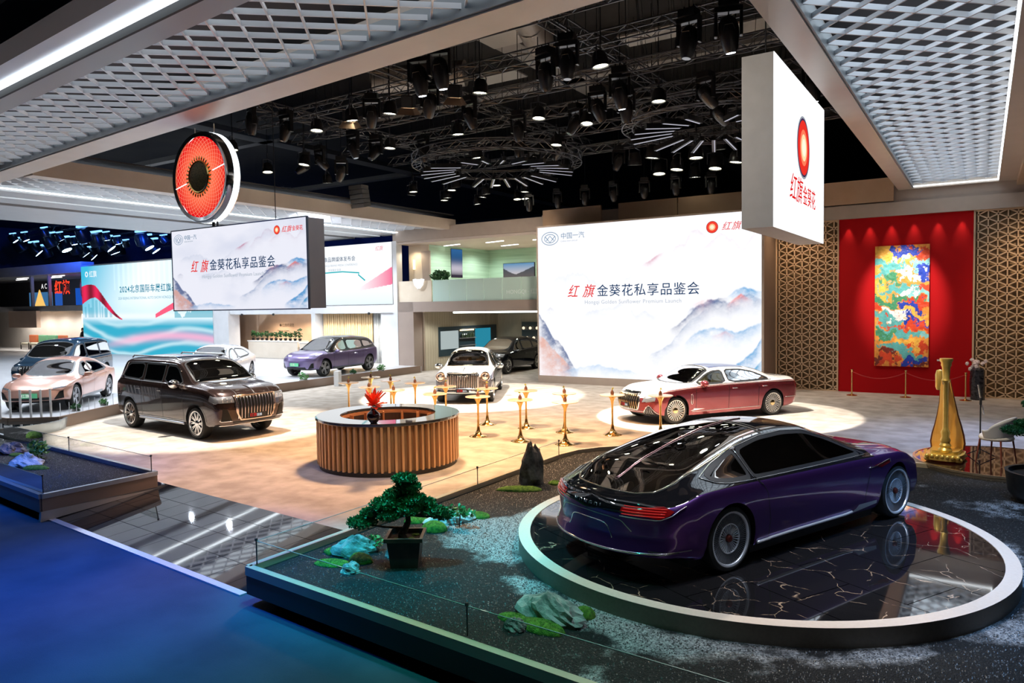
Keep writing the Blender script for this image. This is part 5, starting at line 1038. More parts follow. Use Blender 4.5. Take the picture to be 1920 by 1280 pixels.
mb = MB(); mb.lathe([(.0, .17), (.10, .17), (.115, .21), (.08, .25), (.095, .29), (.07, .33), (.085, .38), (.06, .44), (.075, .52), (.050, .58), (.044, .62), (.040, 1.40), (.055, 1.42), (.070, 1.45), (.055, 1.48), (.062, 1.60), (.066, 1.68), (.085, 1.72), (.080, 1.76), (.105, 1.80), (.105, 1.84), (.0, 1.845)], 28, mod=lambda a, i: 1 + (.04 * math.cos(12 * a) if i in (10, 11, 12, 13) else 0)); o = mb.build('column', hg, hp, smooth=True, angle=45); o.location = (.02, -.12, 0)
mb = MB(); P = [(0.02, -.12, 1.66), (0, .0, 1.52), (-.02, .12, 1.40), (-.04, .25, 1.36), (-.06, .38, 1.42), (-.07, .5, 1.44)]; mb.tube(P, [.05, .045, .045, .05, .06, .05], 10); mb.build('neck', noisy('harp_dark', (.12, .06, .03), (.2, .1, .05), 8, .3), hp, smooth=True)
mb = MB(); mb.lathe([(0, 0), (.05, .0), (.07, .05), (.075, .28), (.055, .36), (0, .38)], 14); o = mb.build('shoulder_cap', hg, hp, smooth=True, angle=40); o.location = (-.155, .40, 1.22)
secs = [(0.0, .16, .27, .38, .14), (.0, .28, .285, .385, .14), (.0, .42, .265, .40, .13), (.0, .58, .225, .41, .12), (-.01, .78, .175, .42, .11), (-.02, 1.0, .135, .44, .09), (-.04, 1.2, .108, .45, .08), (-.06, 1.42, .085, .46, .07)]; mb = MB(); G = []
for x, z, w, y, d in secs: G.append([(x + w * math.cos(a), y - .10 + (d * 1.6 * abs(math.sin(a)) if math.sin(a) > 0 else -.012 * math.sin(-a)), z) for a in np.linspace(0, 2 * PI, 25)])
mb.grid(G); mb.build('sound_box', noisy('harp_brown', (.12, .035, .02), (.18, .06, .03), 5, .25), hp, smooth=True)
mb = MB(); mb.grid([[(x + w * .90 * e, y - .12, z) for e in np.linspace(-1, 1, 9)] for x, z, w, y, d in secs]); mb.build('sound_board', noisy('harp_amber', (.85, .42, .08), (.92, .52, .14), 4, .3, stretch=(6, 1, .6)), hp)
for k in range(22):
    s = k / 21; z0 = .22 + 1.12 * s; y0 = .26 + .09 * s; y1 = lerp(-.04, .44, s * .9 + .05); z1 = 1.50 - .16 * math.sin(PI * s) - .04 * s; MB().tube([(0, y0, z0), (-.02, y1, max(z0 + .02, z1))], .0022, 3).build('string', mat('harp_string', (.85, .8, .7), .3, .5), hp)
ms = thing('microphone_stand', 'black microphone stand with silver tube beside the white chair', 'stand', (-.02, 15.85, .315)); MB().lathe([(.008, .05), (.012, .06), (.012, .95), (.02, .96), (.02, 1.06), (.01, 1.07), (.01, 1.2)], 10).build('pole', darkm, ms); mb = MB(); [mb.tube([(0, 0, .14), (.25 * math.cos(a), .25 * math.sin(a), .01)], .009, 5) for a in (.4, 2.5, 4.6)]; mb.build('tripod', darkm, ms); mb = MB(); mb.tube([(0, 0, 1.08), (-.04, .02, 1.32)], .016, 8); mb.tube([(.02, 0, .95), (.05, 0, .78)], .012, 8); mb.build('microphone', mat('mic_silver', (.75, .75, .78), .25, .8), ms)
chh = thing('shell_chair', 'white shell armchair with brown red legs on the harp disc', 'chair', (.22, 15.35, .315), R(243)); mb = MB(); G = []
for s in np.linspace(0, 1, 7): G.append([(lerp(.26, .31, s) * math.cos(a), lerp(.24, .30, s) * math.sin(a) + .0, .44 + s * (.16 + .24 * max(0, math.sin(a)) ** .7)) for a in np.linspace(-.35, PI + .35, 22)])
mb.grid(G); o = mb.build('shell', mat('shell_white', (.62, .64, .68), .45), chh, smooth=True); o.modifiers.new('thickness', 'SOLIDIFY').thickness = .025
MB().lathe([(0, .42), (.25, .42), (.27, .45), (.25, .50), (.0, .51)], 24, sy=1).build('cushion', mat('cushion_white', (.82, .80, .78), .7), chh, smooth=True)
for x in (-.2, .2):
    for y in (-.17, .17): MB().tube([(x, y, .43), (x * 1.25, y * 1.25, 0)], [.016, .011], 7).build('leg', mat('red_brown_leg', (.22, .06, .04), .4), chh)
sg_ = thing('info_stand', 'small white sign box standing at the stage edge before the lilac SUV', 'sign', (-22.6, 21.8, 0), R(-60)); MB().b2((-.22, -.1, 0), (.22, .1, .62)).build('box_body', whitem, sg_); 
for k in range(3): MB().b2((-.14, -.105, .2 + .1 * k), (.14, -.1, .23 + .1 * k)).build('print_line', mat('print_dull', (.45, .45, .45), .6), sg_)
# ------------------------------------------------------------------ picket rail at the stage corner
pr_ = thing('glint_rail', 'curved row of upright bars imitating glass reflections in front of the copper pink sedan', 'rail', (0, 0, .3)); path = resample([(-27.2, 9.42, 0), (-24.5, 9.25, 0), (-22.9, 9.35, 0), (-21.85, 10.1, 0), (-22.0, 10.9, 0), (-22.7, 12.2, 0), (-23.1, 13.3, 0)], .27)
for i, p in enumerate(path):  # solid bars standing in for reflections in a glass balustrade
    h = .80 if i < 22 else .36; w = .05 if i < 22 else .014; MB().box((p.x, p.y, h / 2), (w, w * .6, h), rz=.6).build('glint', whitem if i < 22 else MATS['satin_aluminium'] if 'satin_aluminium' in MATS else whitem, pr_)
# ------------------------------------------------------------------ rocks, moss, bonsai
def blob(name, c, s, m, seed, parent=None, rough=.22, nu=22, nv=14, ridged=1.0, smooth=False, taper=0, lean=0):
    r = np.random.RandomState(seed); K = r.normal(0, 1, (9, 3)); ph = r.uniform(0, 6, 9); mb = MB(); V = []
    for j in range(nv + 1):
        t = PI * j / nv
        for i in range(nu):
            a = 2 * PI * i / nu; d = np.array((math.sin(t) * math.cos(a), math.sin(t) * math.sin(a), math.cos(t))); n = sum(abs(math.sin(K[q] @ d * (1.3 + q * .7) + ph[q])) / (1 + q * .45) for q in range(9)) / 3.2 - .5
            q_ = 1 + rough * ridged * n * 2; z = d[2] * s[2] * q_; tp = 1 - taper * max(0, d[2]) ** 1.3; V.append(((d[0] * s[0] * q_ + lean * max(0, z)) * tp, d[1] * s[1] * q_ * tp, max(z, -s[2] * .25)))
    F = [(j * nu + i, (j + 1) * nu + i, (j + 1) * nu + (i + 1) % nu, j * nu + (i + 1) % nu) for j in range(nv) for i in range(nu)]
    mb.add(V, F); o = mb.build(name, m, parent, smooth=smooth); o.location = (c[0], c[1], c[2] + s[2] * .2); return o
rock_g = noisy('rock_grey', (.18, .18, .17), (.42, .41, .38), 7, .75, bump=.6, bscale=30); rock_d = noisy('rock_dark', (.04, .038, .035), (.25, .23, .21), 6, .7, bump=.7, bscale=25); rock_w = noisy('rock_pale', (.40, .42, .40), (.70, .72, .68), 8, .7, bump=.6, bscale=30)
mossm = noisy('moss', (.05, .14, .01), (.16, .34, .03), 25, .9, bump=1, bscale=120)
gz = .225
def rock(x, y, s, m, label, seed, rz=0, rough=.45, taper=.35, lean=0): o = blob('rock', (x, y, gz), s, m, seed, rough=rough + .15, taper=taper, lean=lean, nu=26, nv=16); o.rotation_euler = (0, 0, rz); meta(o, label, 'rock')
def moss(x, y, s, label, seed, rz=0):
    t = blob('moss_mound', (x, y, gz - .01), s, mossm, seed, rough=.14, smooth=True); t.rotation_euler = (0, 0, rz); meta(t, label, 'moss')
    r = random.Random(seed); mb = MB()
    for k in range(220):
        a = r.uniform(0, 2 * PI); q = math.sqrt(r.random()) * .98; px, py = s[0] * q * math.cos(a), s[1] * q * math.sin(a); pz = s[2] * math.sqrt(max(0, 1 - q * q)) * .97; h = r.uniform(.008, .02); mb.add([(px - .003, py, pz), (px + .003, py, pz), (px + r.uniform(-.01, .01), py + r.uniform(-.01, .01), pz + h)], [(0, 1, 2)])
    o = mb.build('moss_fuzz', mossm, t); o['kind'] = 'stuff'
def G(px, py): pass
rock(-6.36, 10.45, (.17, .15, .52), rock_d, 'upright pointed dark rock by the carpet edge of the gravel bed', 5, .4, .35, .75, .12)
moss(-6.28, 9.98, (.34, .13, .06), 'long moss strip in front of the upright pointed rock', 11, .5); moss(-5.98, 10.62, (.12, .1, .05), 'small moss tuft right of the upright pointed rock', 12)
rock(-6.20, 8.03, (.27, .11, .12), rock_w, 'long pale rock lying behind the bonsai', 21, .9, .35); moss(-6.16, 7.62, (.17, .14, .10), 'round moss mound in front of the long pale rock', 13); moss(-6.62, 7.78, (.16, .11, .06), 'low moss patch left of the long pale rock', 14, .7); moss(-5.98, 8.42, (.15, .11, .06), 'bright moss mound beyond the right end of the long pale rock', 15)
rock(-6.42, 6.42, (.20, .12, .13), rock_g, 'blue grey rock among moss left of the bonsai', 31, .8); moss(-6.63, 6.28, (.15, .10, .06), 'moss patch behind the blue grey rock at the bed corner', 16); moss(-6.36, 5.98, (.22, .11, .05), 'long flat moss patch nearest the bed corner', 17, .3); moss(-6.15, 6.22, (.15, .11, .08), 'moss mound right of the blue grey rock', 18); rock(-6.02, 5.92, (.09, .08, .07), rock_g, 'small grey rock left of the bonsai pot', 33)
rock(-5.95, 6.75 - .2, (.07, .06, .06), rock_d, 'small dark rock between moss and bonsai pot', 34)
rock(-3.42, 5.98, (.30, .14, .15), rock_g, 'broad grey rock with an overhang near the front glass rail', 41, -.15, .35); moss(-3.40, 5.74, (.24, .12, .07), 'wide moss mound in front of the broad grey rock', 19); moss(-3.72, 5.78, (.17, .09, .045), 'flat moss patch left of the broad grey rock', 20); moss(-3.18, 6.18, (.10, .09, .08), 'moss cushion at the right end of the broad grey rock', 22); rock(-3.60, 5.60, (.085, .07, .065), rock_d, 'small grey pebble rock in front of the broad grey rock', 43)
rock(-15.9, 6.95, (.28, .2, .14), rock_w, 'pale blue lit rock in the left planter', 51); rock(-17.6, 7.4, (.3, .18, .14), rock_d, 'dark rock in the left planter near its back rim', 52); moss(-15.3, 6.85, (.25, .12, .06), 'moss mound right of the pale rock in the left planter', 23, .4); moss(-16.1, 6.6, (.25, .1, .05), 'moss strip before the pale rock in the left planter', 24); moss(-17.1, 7.3, (.2, .1, .05), 'moss beside the dark rock in the left planter', 25); moss(-19.3, 7.6, (.22, .15, .12), 'moss mound at the far left of the planter', 26)
fp = thing('fern_plant', 'small feathery plant behind the pale rock in the left planter', 'plant', (-16.3, 7.35, gz)); leaves(160, (0, 0, .2), (.28, .18, .2), .1, leafl, 'foliage', fp); MB().tube([(0, 0, 0), (0, 0, .25)], .015, 5).build('stem', rock_d, fp)
fp2 = thing('fern_plant', 'small feathery fern between rock and moss left of the bonsai', 'plant', (-6.3, 6.6, gz)); leaves(90, (0, 0, .1), (.14, .1, .1), .06, leafl, 'foliage', fp2); MB().tube([(0, 0, 0), (0, 0, .12)], .01, 5).build('stem', rock_d, fp2)
def bonsai(name, label, loc, rz, clusters, trunk, tr, pot, leaf=.035, nl=900, seed=1):
    t = thing(name, label, 'bonsai', loc, rz); pot(t)
    mb = MB(); mb.tube(trunk, tr, 9); top = trunk[-1]
    for (c, s) in clusters:
        b_ = min(trunk[2:], key=lambda p: (p[0] - c[0]) ** 2 + (p[1] - c[1]) ** 2 + (p[2] - c[2]) ** 2 * 2); m_ = [(b_[k] + c[k]) / 2 for k in range(3)]; m_[2] -= .02; mb.tube([b_, m_, (c[0], c[1], c[2] - s[2] * .3)], [tr[-1] * 1.1, tr[-1] * .8, tr[-1] * .4], 6)
    mb.build('trunk', noisy('bark', (.05, .03, .02), (.14, .09, .06), 20, .8, bump=.8, bscale=50), t, smooth=True)
    lm = noisy('bonsai_leaf', (.012, .085, .02), (.04, .20, .05), 25, .5)
    for k, (c, s) in enumerate(clusters):
        n = int(nl * (s[0] * s[1] * s[2]) ** .5 * 28); mbx = MB(); mbx.sphere(c, 1, 12, 7, sc=(s[0] * .8, s[1] * .8, s[2] * .7), jit=.12)
        r = random.Random(seed * 100 + k)
        for i in range(n):
            d = Vector((r.gauss(0, 1), r.gauss(0, 1), r.gauss(0, 1) + .25)).normalized() * r.uniform(.72, 1.08); p = Vector((c[0] + d.x * s[0], c[1] + d.y * s[1], c[2] + d.z * s[2])); a = (d + Vector((r.uniform(-.7, .7), r.uniform(-.7, .7), r.uniform(-.1, .9)))).normalized(); b2_ = a.cross(Vector((r.uniform(-1, 1), r.uniform(-1, 1), r.uniform(-1, 1)))).normalized(); q = leaf * r.uniform(.6, 1.3)
            mbx.add([p - b2_ * q * .25, p + a * q * .6, p + b2_ * q * .25, p - a * q * .3], [(0, 1, 2, 3)])
        mbx.build('foliage', lm, t)
    return t
def pot_square(t):
    pm = noisy('pot_brown', (.045, .022, .018), (.08, .04, .03), 8, .35); s0, s1, h = .155, .20, .36; mb = MB(); ring = lambda s, z: [(-s, -s, z), (s, -s, z), (s, s, z), (-s, s, z)]
    R_ = [ring(s0, .0), ring(s1 - .01, h - .05), ring(s1 + .02, h - .045), ring(s1 + .02, h), ring(s1 - .015, h), ring(s1 - .02, h - .06)]; V = [p for q in R_ for p in q]
    mb.add(V, [(3, 2, 1, 0)] + [(i * 4 + k, i * 4 + (k + 1) % 4, (i + 1) * 4 + (k + 1) % 4, (i + 1) * 4 + k) for i in range(5) for k in range(4)]); mb.build('pot', pm, t)
    MB().b2((-s1 + .02, -s1 + .02, h - .06), (s1 - .02, s1 - .02, h - .05)).build('soil', noisy('soil', (.02, .012, .008), (.05, .03, .02), 30, .9, bump=.8), t)
    mb = MB(); [mb.sphere((x, y, h - .05), .05, 8, 5, sc=(1, 1, .4), jit=.2) for x, y in ((.08, -.06), (-.05, .08), (.1, .09), (-.1, -.08))]; mb.build('moss', mossm, t)
# local x of the tree runs along the picture, clusters placed from left to right
bonsai('bonsai', 'green bonsai with layered foliage in a square brown pot on the gravel bed', (-5.62, 6.42, gz), R(32.6), [((-.50, .0, .50), (.17, .14, .07)), ((-.36, .03, .60), (.16, .13, .07)), ((-.22, -.05, .72), (.17, .14, .09)), ((-.10, .05, .80), (.15, .14, .08)), ((-.17, -.1, .60), (.13, .12, .06)), ((.0, .0, 1.0), (.14, .12, .06)), ((.04, .02, .90), (.15, .13, .07)), ((.10, -.02, .76), (.16, .14, .08)), ((.20, .04, .70), (.16, .13, .07)), ((.06, -.08, .66), (.14, .12, .06)), ((.33, .0, .62), (.15, .12, .06)), ((.43, .03, .56), (.13, .10, .05)), ((-.02, .1, .7), (.15, .12, .07))],
       [(-.03, 0, .28), (-.04, 0, .36), (.0, .0, .42), (.035, .0, .50), (.03, 0, .58), (.0, 0, .68), (.01, 0, .80), (.02, 0, .92)], [.06, .05, .04, .034, .03, .026, .022, .016], pot_square)
fr_ = thing('fern_plant', 'light green fern spray right of the bonsai foliage', 'plant', (-5.95, 7.9, gz)); leaves(120, (0, 0, .22), (.28, .1, .08), .07, leafl, 'foliage', fr_, seed=5); MB().tube([(0, 0, 0), (.02, 0, .22)], .01, 5).build('stem', rock_d, fr_)
def pot_bowl(t): MB().lathe([(0, 0), (.42, 0), (.52, .12), (.55, .34), (.57, .44), (.52, .44), (.48, .36)], 40).build('pot', noisy('bowl_black', (.012, .012, .013), (.03, .03, .03), 10, .35), t, smooth=True, angle=50); MB().lathe([(.50, .38), (0, .40)], 24).build('soil', MATS['soil'], t); MB().sphere((.25, -.1, .40), .16, 10, 6, sc=(1, 1, .5), jit=.1).build('moss', mossm, t)
bonsai('bonsai', 'large green bonsai in a wide black bowl at the right edge', (.86, 13.15, gz), R(0), [((-.42, 0, 1.02), (.20, .16, .07)), ((-.30, .05, 1.12), (.16, .14, .06)), ((-.10, .0, 1.20), (.22, .16, .08)), ((-.16, .0, 1.42), (.20, .16, .07)), ((.12, .0, 1.1), (.24, .18, .08)), ((.1, 0, 1.55), (.22, .16, .08)), ((.3, 0, 1.35), (.2, .15, .07))],
       [(.1, 0, .38), (.05, 0, .6), (.0, 0, .8), (.06, 0, 1.0), (.02, 0, 1.2), (.0, 0, 1.4)], [.09, .07, .06, .05, .04, .03], pot_bowl, seed=7)
# small plants along the stage edge
for k, (x, y, s, lb_) in enumerate(((-23.3, 20.6, .45, 'pale green tuft at the stage edge before the lilac SUV'), (-23.4, 23.5, .3, 'tiny plant at the stage edge behind the white sign box'), (-23.4, 25.3, .4, 'bluish plant at the stage edge near the grey curtain'), (-22.6, 11.3, .3, 'small moss plant at the stage corner by the copper pink sedan'), (-23.1, 12.4, .28, 'dark tuft at the stage edge by the copper pink sedan'))):
    t = thing('edge_plant', lb_, 'plant', (x, y, .30)); leaves(110, (0, 0, s * .4), (s * .6, s * .4, s * .4), .12 * s + .05, (leafl, leafm)[k % 2], 'foliage', t, seed=30 + k); MB().lathe([(0, 0), (s * .4, 0), (s * .3, .06), (0, .08)], 8).build('soil_mound', rock_d, t)
# ------------------------------------------------------------------ ceiling: flat beams, trusses, fixtures
bm_ = mat('ceiling_beam', (.20, .19, .18), .7)
for k, (a, b, w) in enumerate((((-45, 24.6), (12, 24.6), .45), ((-45, 15.0), (12, 15.0), .4), ((-45, 36), (12, 36), .5), ((-12.9, 8), (-12.9, 60), .9), ((-30, 8), (-30, 60), .9), ((4, 8), (4, 60), .9))):
    o = MB().beam((*a, 11.6), (*b, 11.6), w, .25).build('trim_%d' % (k + 2), bm_); struct(o)
trm = mat('truss_black', (.09, .09, .095), .35, .7)
for k, (x, y) in enumerate(((-12.2, 19.2), (-9.6, 17.8), (-8.6, 21.5), (-14.6, 22.2), (-17.5, 18.5), (-5.5, 22.5))): struct(MB().b2((x - .9, y - .5, 11.3), (x + .9, y + .5, 11.35)).build('ceiling_panel', mat('ceiling_panel', (.28, .27, .25), .7)))['label'] = 'pale acoustic ceiling panel'
def box_truss(a, b, label, s=.30, name='lighting_truss', n=None):
    a = Vector(a); b = Vector(b); d = (b - a); l = d.length; t = thing(name, label, 'truss', tuple(a), math.atan2(d.y, d.x)); n = n or int(l / (s * 1.3))
    for y in (-s / 2, s / 2):
        for z in (0, s): MB().tube([(0, y, z), (l, y, z)], .022, 5).build('chord', trm, t)
    mb = MB()
    for i in range(n):
        x0, x1 = l * i / n, l * (i + 1) / n; f = i % 2
        for y in (-s / 2, s / 2): mb.tube([(x0, y, s * f), (x1, y, s * (1 - f))], .011, 4, caps=False)
        for z in (0, s): mb.tube([(x0, -s / 2 * (1 if f else -1), z), (x1, s / 2 * (1 if f else -1), z)], .011, 4, caps=False)
    mb.build('bracing', trm, t); mb = MB()
    for i in range(max(2, int(l / 6))): x = l * (i + .5) / max(2, int(l / 6)); mb.tube([(x, 0, s), (x, 0, 13.0 - a.z)], .006, 4)
    mb.build('hanging_cable', trm, t)
ys = (11.5, 13.6, 15.8, 18.0, 20.4, 23.0, 26.0)
for k, y in enumerate(ys): box_truss((-20.5 if y > 12 else -15, y, 9.0), (-3.0, y - .6, 9.0), 'straight black lighting truss across the booth, number %s from the front canopy' % ('first', 'second', 'third', 'fourth', 'fifth', 'sixth', 'seventh')[k])
for k, x in enumerate((-19, -13.5, -8.2)): box_truss((x, 11.3, 9.35), (x + .3, 26.5, 9.35), ('left', 'middle', 'right')[k] + ' lengthwise black truss above the cross trusses')
def ring_truss(c, r, z, label):
    t = thing('ring_truss', label, 'truss', (c[0], c[1], z)); n = 40
    for rr, zz in ((r, 0), (r - .3, 0), (r, .3), (r - .3, .3)): MB().tube([(rr * math.cos(2 * PI * i / 40), rr * math.sin(2 * PI * i / 40), zz) for i in range(40)], .022, 5, closed=True).build('chord', trm, t)
    mb = MB()
    for i in range(n):
        a0, a1 = 2 * PI * i / n, 2 * PI * (i + 1) / n; f = i % 2
        for rr in (r, r - .3): mb.tube([(rr * math.cos(a0), rr * math.sin(a0), .3 * f), (rr * math.cos(a1), rr * math.sin(a1), .3 * (1 - f))], .011, 4, caps=False)
        mb.tube([(r * math.cos(a0), r * math.sin(a0), 0), ((r - .3) * math.cos(a1), (r - .3) * math.sin(a1), 0)], .011, 4, caps=False)
    mb.build('bracing', trm, t); mb = MB(); [mb.tube([(r * math.cos(a), r * math.sin(a), .3), (r * math.cos(a), r * math.sin(a), 13.0 - z)], .006, 4) for a in (0, PI / 2, PI, 3 * PI / 2)]; mb.build('hanging_cable', trm, t)
ring_truss((-6.6, 21.2), 2.6, 8.3, 'round black truss over the rose red sedan'); ring_truss((-14.6, 22.0), 3.0, 8.2, 'round black truss over the white limousine')
fxm = mat('fixture_black', (.011, .011, .012), .3); lens = emis('par_lens', (1, .93, .62), 4); lensw = emis('cool_lens', (.85, .9, 1), 9)
def CAMP(px, py, z):
    M3 = cam.matrix_world.to_3x3(); d = M3 @ Vector(((px - 960) / 1381, -(py - 640) / 1381, -1)); k = (z - 3.2) / d.z; return Vector((0, 0, 3.2)) + d * k
PAR = thing('par_lamp', 'x', 'lamp', (0, 0, 0)); MB().lathe([(0, .27), (.10, .26), (.15, .17), (.165, .02), (.165, -.02), (.145, -.02), (.145, .01)], 18).build('housing', fxm, PAR, smooth=True, angle=40)
MB().lathe([(.145, .0), (0, .0)], 18).build('lens', lens, PAR); mb = MB(); [mb.lathe([(.018, -.004), (0, -.010)], 6, c=(.05 * i - .1, .05 * j - .1, 0)) for i in range(5) for j in range(5) if (i - 2) ** 2 + (j - 2) ** 2 < 6]; mb.build('led_cell', emis('led_cell', (1, 1, .9), 8), PAR)
mb = MB(); mb.tube([(-.19, 0, .08), (-.19, 0, .34), (0, 0, .38), (.19, 0, .34), (.19, 0, .08)], .014, 5); mb.tube([(0, 0, .38), (0, 0, .56)], .018, 5); mb.build('yoke', mat('yoke_grey', (.10, .10, .11), .3, .6), PAR)
HEAD = thing('moving_head', 'x', 'lamp', (0, 0, 0)); MB().lathe([(0, -.42), (.09, -.42), (.13, -.36), (.175, -.12), (.18, .0), (.16, .12), (.10, .2), (0, .21)], 20).build('head_shell', fxm, HEAD, smooth=True, angle=40); mb = MB(); mb.box((-.22, 0, .08), (.06, .13, .44)); mb.box((.22, 0, .08), (.06, .13, .44)); mb.box((0, 0, .33), (.5, .16, .10)); mb.build('yoke', fxm, HEAD, bevel=.015); mb = MB(); mb.box((0, 0, .45), (.36, .3, .16)); mb.tube([(-.1, 0, .5), (-.1, 0, .62)], .02, 5); mb.tube([(.1, 0, .5), (.1, 0, .62)], .02, 5); mb.build('base', fxm, HEAD, bevel=.015); MB().lathe([(.085, -.423), (0, -.423)], 16).build('lens', mat('dark_lens', (.05, .05, .06), .05, .2, 1), HEAD); MB().tube([(-.1, -.17, -.05), (-.07, -.18, .05), (.07, -.18, .05), (.1, -.17, -.05)], .006, 4).build('head_trim', MATS['yoke_grey'], HEAD)
BAR = thing('light_bar', 'x', 'lamp', (0, 0, 0)); MB().b2((-.6, -.06, 0), (.6, .06, .14)).build('housing', fxm, BAR); MB().b2((-.58, -.03, -.008), (.58, -.012, 0)).build('led_line', emis('bar_line', (.85, .85, 1), .75), BAR); mb = MB(); mb.b2((-.4, -.02, .14), (-.37, .02, .3)); mb.b2((.37, -.02, .14), (.4, .02, .3)); mb.build('bracket', MATS['yoke_grey'], BAR)
BARN = thing('barn_door_lamp', 'x', 'lamp', (0, 0, 0)); MB().b2((-.12, -.12, 0), (.12, .12, .24)).build('housing', fxm, BARN, bevel=.02); wm = mat('door_warm', (.45, .30, .2), .4, .5)
mb = MB(); s = .12; [mb.add([(-s * a, -s * b, 0), (s * c, s * d, 0), (s * c * 1.6, s * d * 1.6, -.13), (-s * a * 1.6, -s * b * 1.6, -.13)], [(0, 1, 2, 3)]) for a, b, c, d in ((1, 1, 1, -1), (-1, 1, 1, 1), (1, -1, 1, 1), (1, 1, -1, 1))]; mb.build('barn_doors', wm, BARN); MB().b2((-.09, -.09, -.012), (.09, .09, -.004)).build('lens', emis('warm_lens', (1, .6, .3), 4), BARN); MB().tube([(0, 0, .24), (0, 0, .5)], .018, 5).build('base', MATS['yoke_grey'], BARN)
for _p in (PAR, HEAD, BARN): MB().tube([(0, 0, .05), (0, 0, 1)], .012, 4).build('hanger', fxm, _p)
where = lambda px, py: ('left' if px < 560 else 'centre left' if px < 760 else 'centre' if px < 960 else 'centre right' if px < 1160 else 'right') + (' front' if py < 200 else ' middle' if py < 290 else ' rear')
def put(proto, px, py, z, label, group, rot=None, sc=1, lensm=None):
    p = CAMP(px, py, z); k = put.first.get(proto.name)
    if k is None: o = proto; put.first[proto.name] = 1; o['label'] = label; o.location = p; o.rotation_euler = rot or (0, 0, 0)
    else: o = dup(proto, p, None, label, rot or (0, 0, 0))
    o['group'] = group; o.scale = (sc,) * 3; r0 = rot or (0, 0, 0); o.rotation_euler = (0, 0, r0[2])
    for ch in o.children:
        if ch.name.startswith('hanger'): ch.scale = (1, 1, (12.95 - p.z) / sc)
        elif not ch.name.startswith(('yoke', 'base')): ch.rotation_euler = (r0[0], r0[1], 0)
    if lensm:
        for ch in o.children:
            if ch.name.startswith('lens'): ch.data = ch.data.copy(); ch.data.materials[0] = lensm
    return o
put.first = {}
pars = [(900, 173), (731, 212), (594, 244), (859, 251), (731, 277), (895, 295), (570, 308), (502, 322), (436, 281), (614, 342), (775, 359), (772, 365), (847, 356), (855, 350), (839, 370), (833, 375), (912, 363), (905, 369), (895, 382), (931, 347), (984, 359), (970, 373), (1126, 123), (1235, 189), (1010, 221), (1043, 271), (1061, 315), (1190, 308), (1223, 295), (1236, 325), (1269, 317), (1305, 295), (1303, 331), (1341, 315), (1351, 279), (1380, 303), (985, 372), (660, 225), (1100, 231)]
for i, (px, py) in enumerate(pars): w_ = where(px, py); put(PAR, px, py, 8.35 if py < 290 else 8.0, 'round lit flood lamp in the %s of the rig' % w_, 'lit flood lamps, %s of the rig' % w_, (R(random.uniform(-8, 8)), R(random.uniform(-8, 8)), random.uniform(0, 3)), 1.15 if py < 290 else 1.5 if px > 1150 else 1.15)
heads = [(1023, 135, .2, .1), (1064, 112, -.05, 0), (1292, 70, -.1, .1), (1174, 200, .1, 0), (1079, 228, -.4, .3), (1049, 281, .4, .6), (972, 272, .1, 0), (1002, 300, -.3, .2), (1323, 175, .6, -.4), (806, 190, .3, .2), (697, 212, .25, .1), (537, 240, -.2, .2), (472, 226, 0, .1), (662, 274, .1, -.2), (705, 282, -.6, .3), (794, 282, .05, 0), (972, 240, .1, 0), (572, 312, -.8, .5), (1348, 212, .7, -.5), (992, 380, 0, 0), (1046, 374, 0, 0), (1097, 368, 0, 0), (1151, 361, 0, 0), (1208, 355, 0, 0), (1267, 348, 0, 0), (1333, 345, 0, 0), (640, 320, .2, .3), (1160, 300, 0, .3), (1120, 200, .2, -.3), (880, 215, .3, -.2), (600, 300, .5, -.5)]
for i, (px, py, a, b) in enumerate(heads): w_ = where(px, py); put(HEAD, px, py, (8.45 if py < 320 else 7.6), 'dark hanging spotlight pod in the %s of the rig' % w_, 'dark spotlight pods, %s of the rig' % w_, (a, b, random.uniform(-.4, .6)), 1.0 if py < 205 else .95 if py < 320 else .85)
for px, py, n_ in ((786, 150, 'above the counter'), (1162, 178, 'left of the hanging light box'), (1366, 62, 'at the top beside the right canopy'), (1524, 163, 'just right of the hanging light box'), (825, 136, 'beside the brightest pod above the counter')): put(HEAD, px, py - 8, 8.6, 'lit spotlight pod glowing cool white ' + n_, 'lit spotlight pods', (.15, -.1, .3), 1.1, lensw)
for px, py, n_ in ((853, 183, 'right'), (766, 202, 'middle'), (656, 228, 'left')): put(BARN, px, py, 8.4, 'barn door lamp with warm flaps, the %s one of three' % n_, 'barn door lamps', (.3, .1, .4), 1.3)
def fan(c, z, n, r0, side):
    for k in range(n):
        if k % 7 == 3: continue
        a = 2 * PI * k / n + .15; p = Vector((c[0] + r0 * math.cos(a), c[1] + r0 * math.sin(a), z)); 
        o = dup(BAR, p, None, 'dark LED bar in the fan over the ' + side, (0, R(6), a)) if put.first.get('bar') else BAR
        if not put.first.get('bar'): put.first['bar'] = 1; o.location = p; o.rotation_euler = (0, R(6), a)
        o['label'] = 'dark LED bar in the fan over the ' + side; o['group'] = 'LED bars in the fan over the ' + side
MB().tube([(0, 0, .3), (0, 0, 4.9)], .008, 4).build('hanger', fxm, BAR)
fan((-6.6, 21.2), 8.05, 22, 1.75, 'rose red sedan'); fan((-14.6, 22.0), 7.9, 24, 2.1, 'white limousine')
sp_k = thing('speaker_array', 'grey hanging speaker array left of the rear rig', 'speaker', tuple(CAMP(672, 352, 8.0))); [MB().box((0, .03 * k, -.17 * k), (.7, .4, .16), rx=.06 * k).build('speaker_box', mat('speaker_grey', (.09, .09, .09), .5), sp_k, bevel=.01) for k in range(5)]
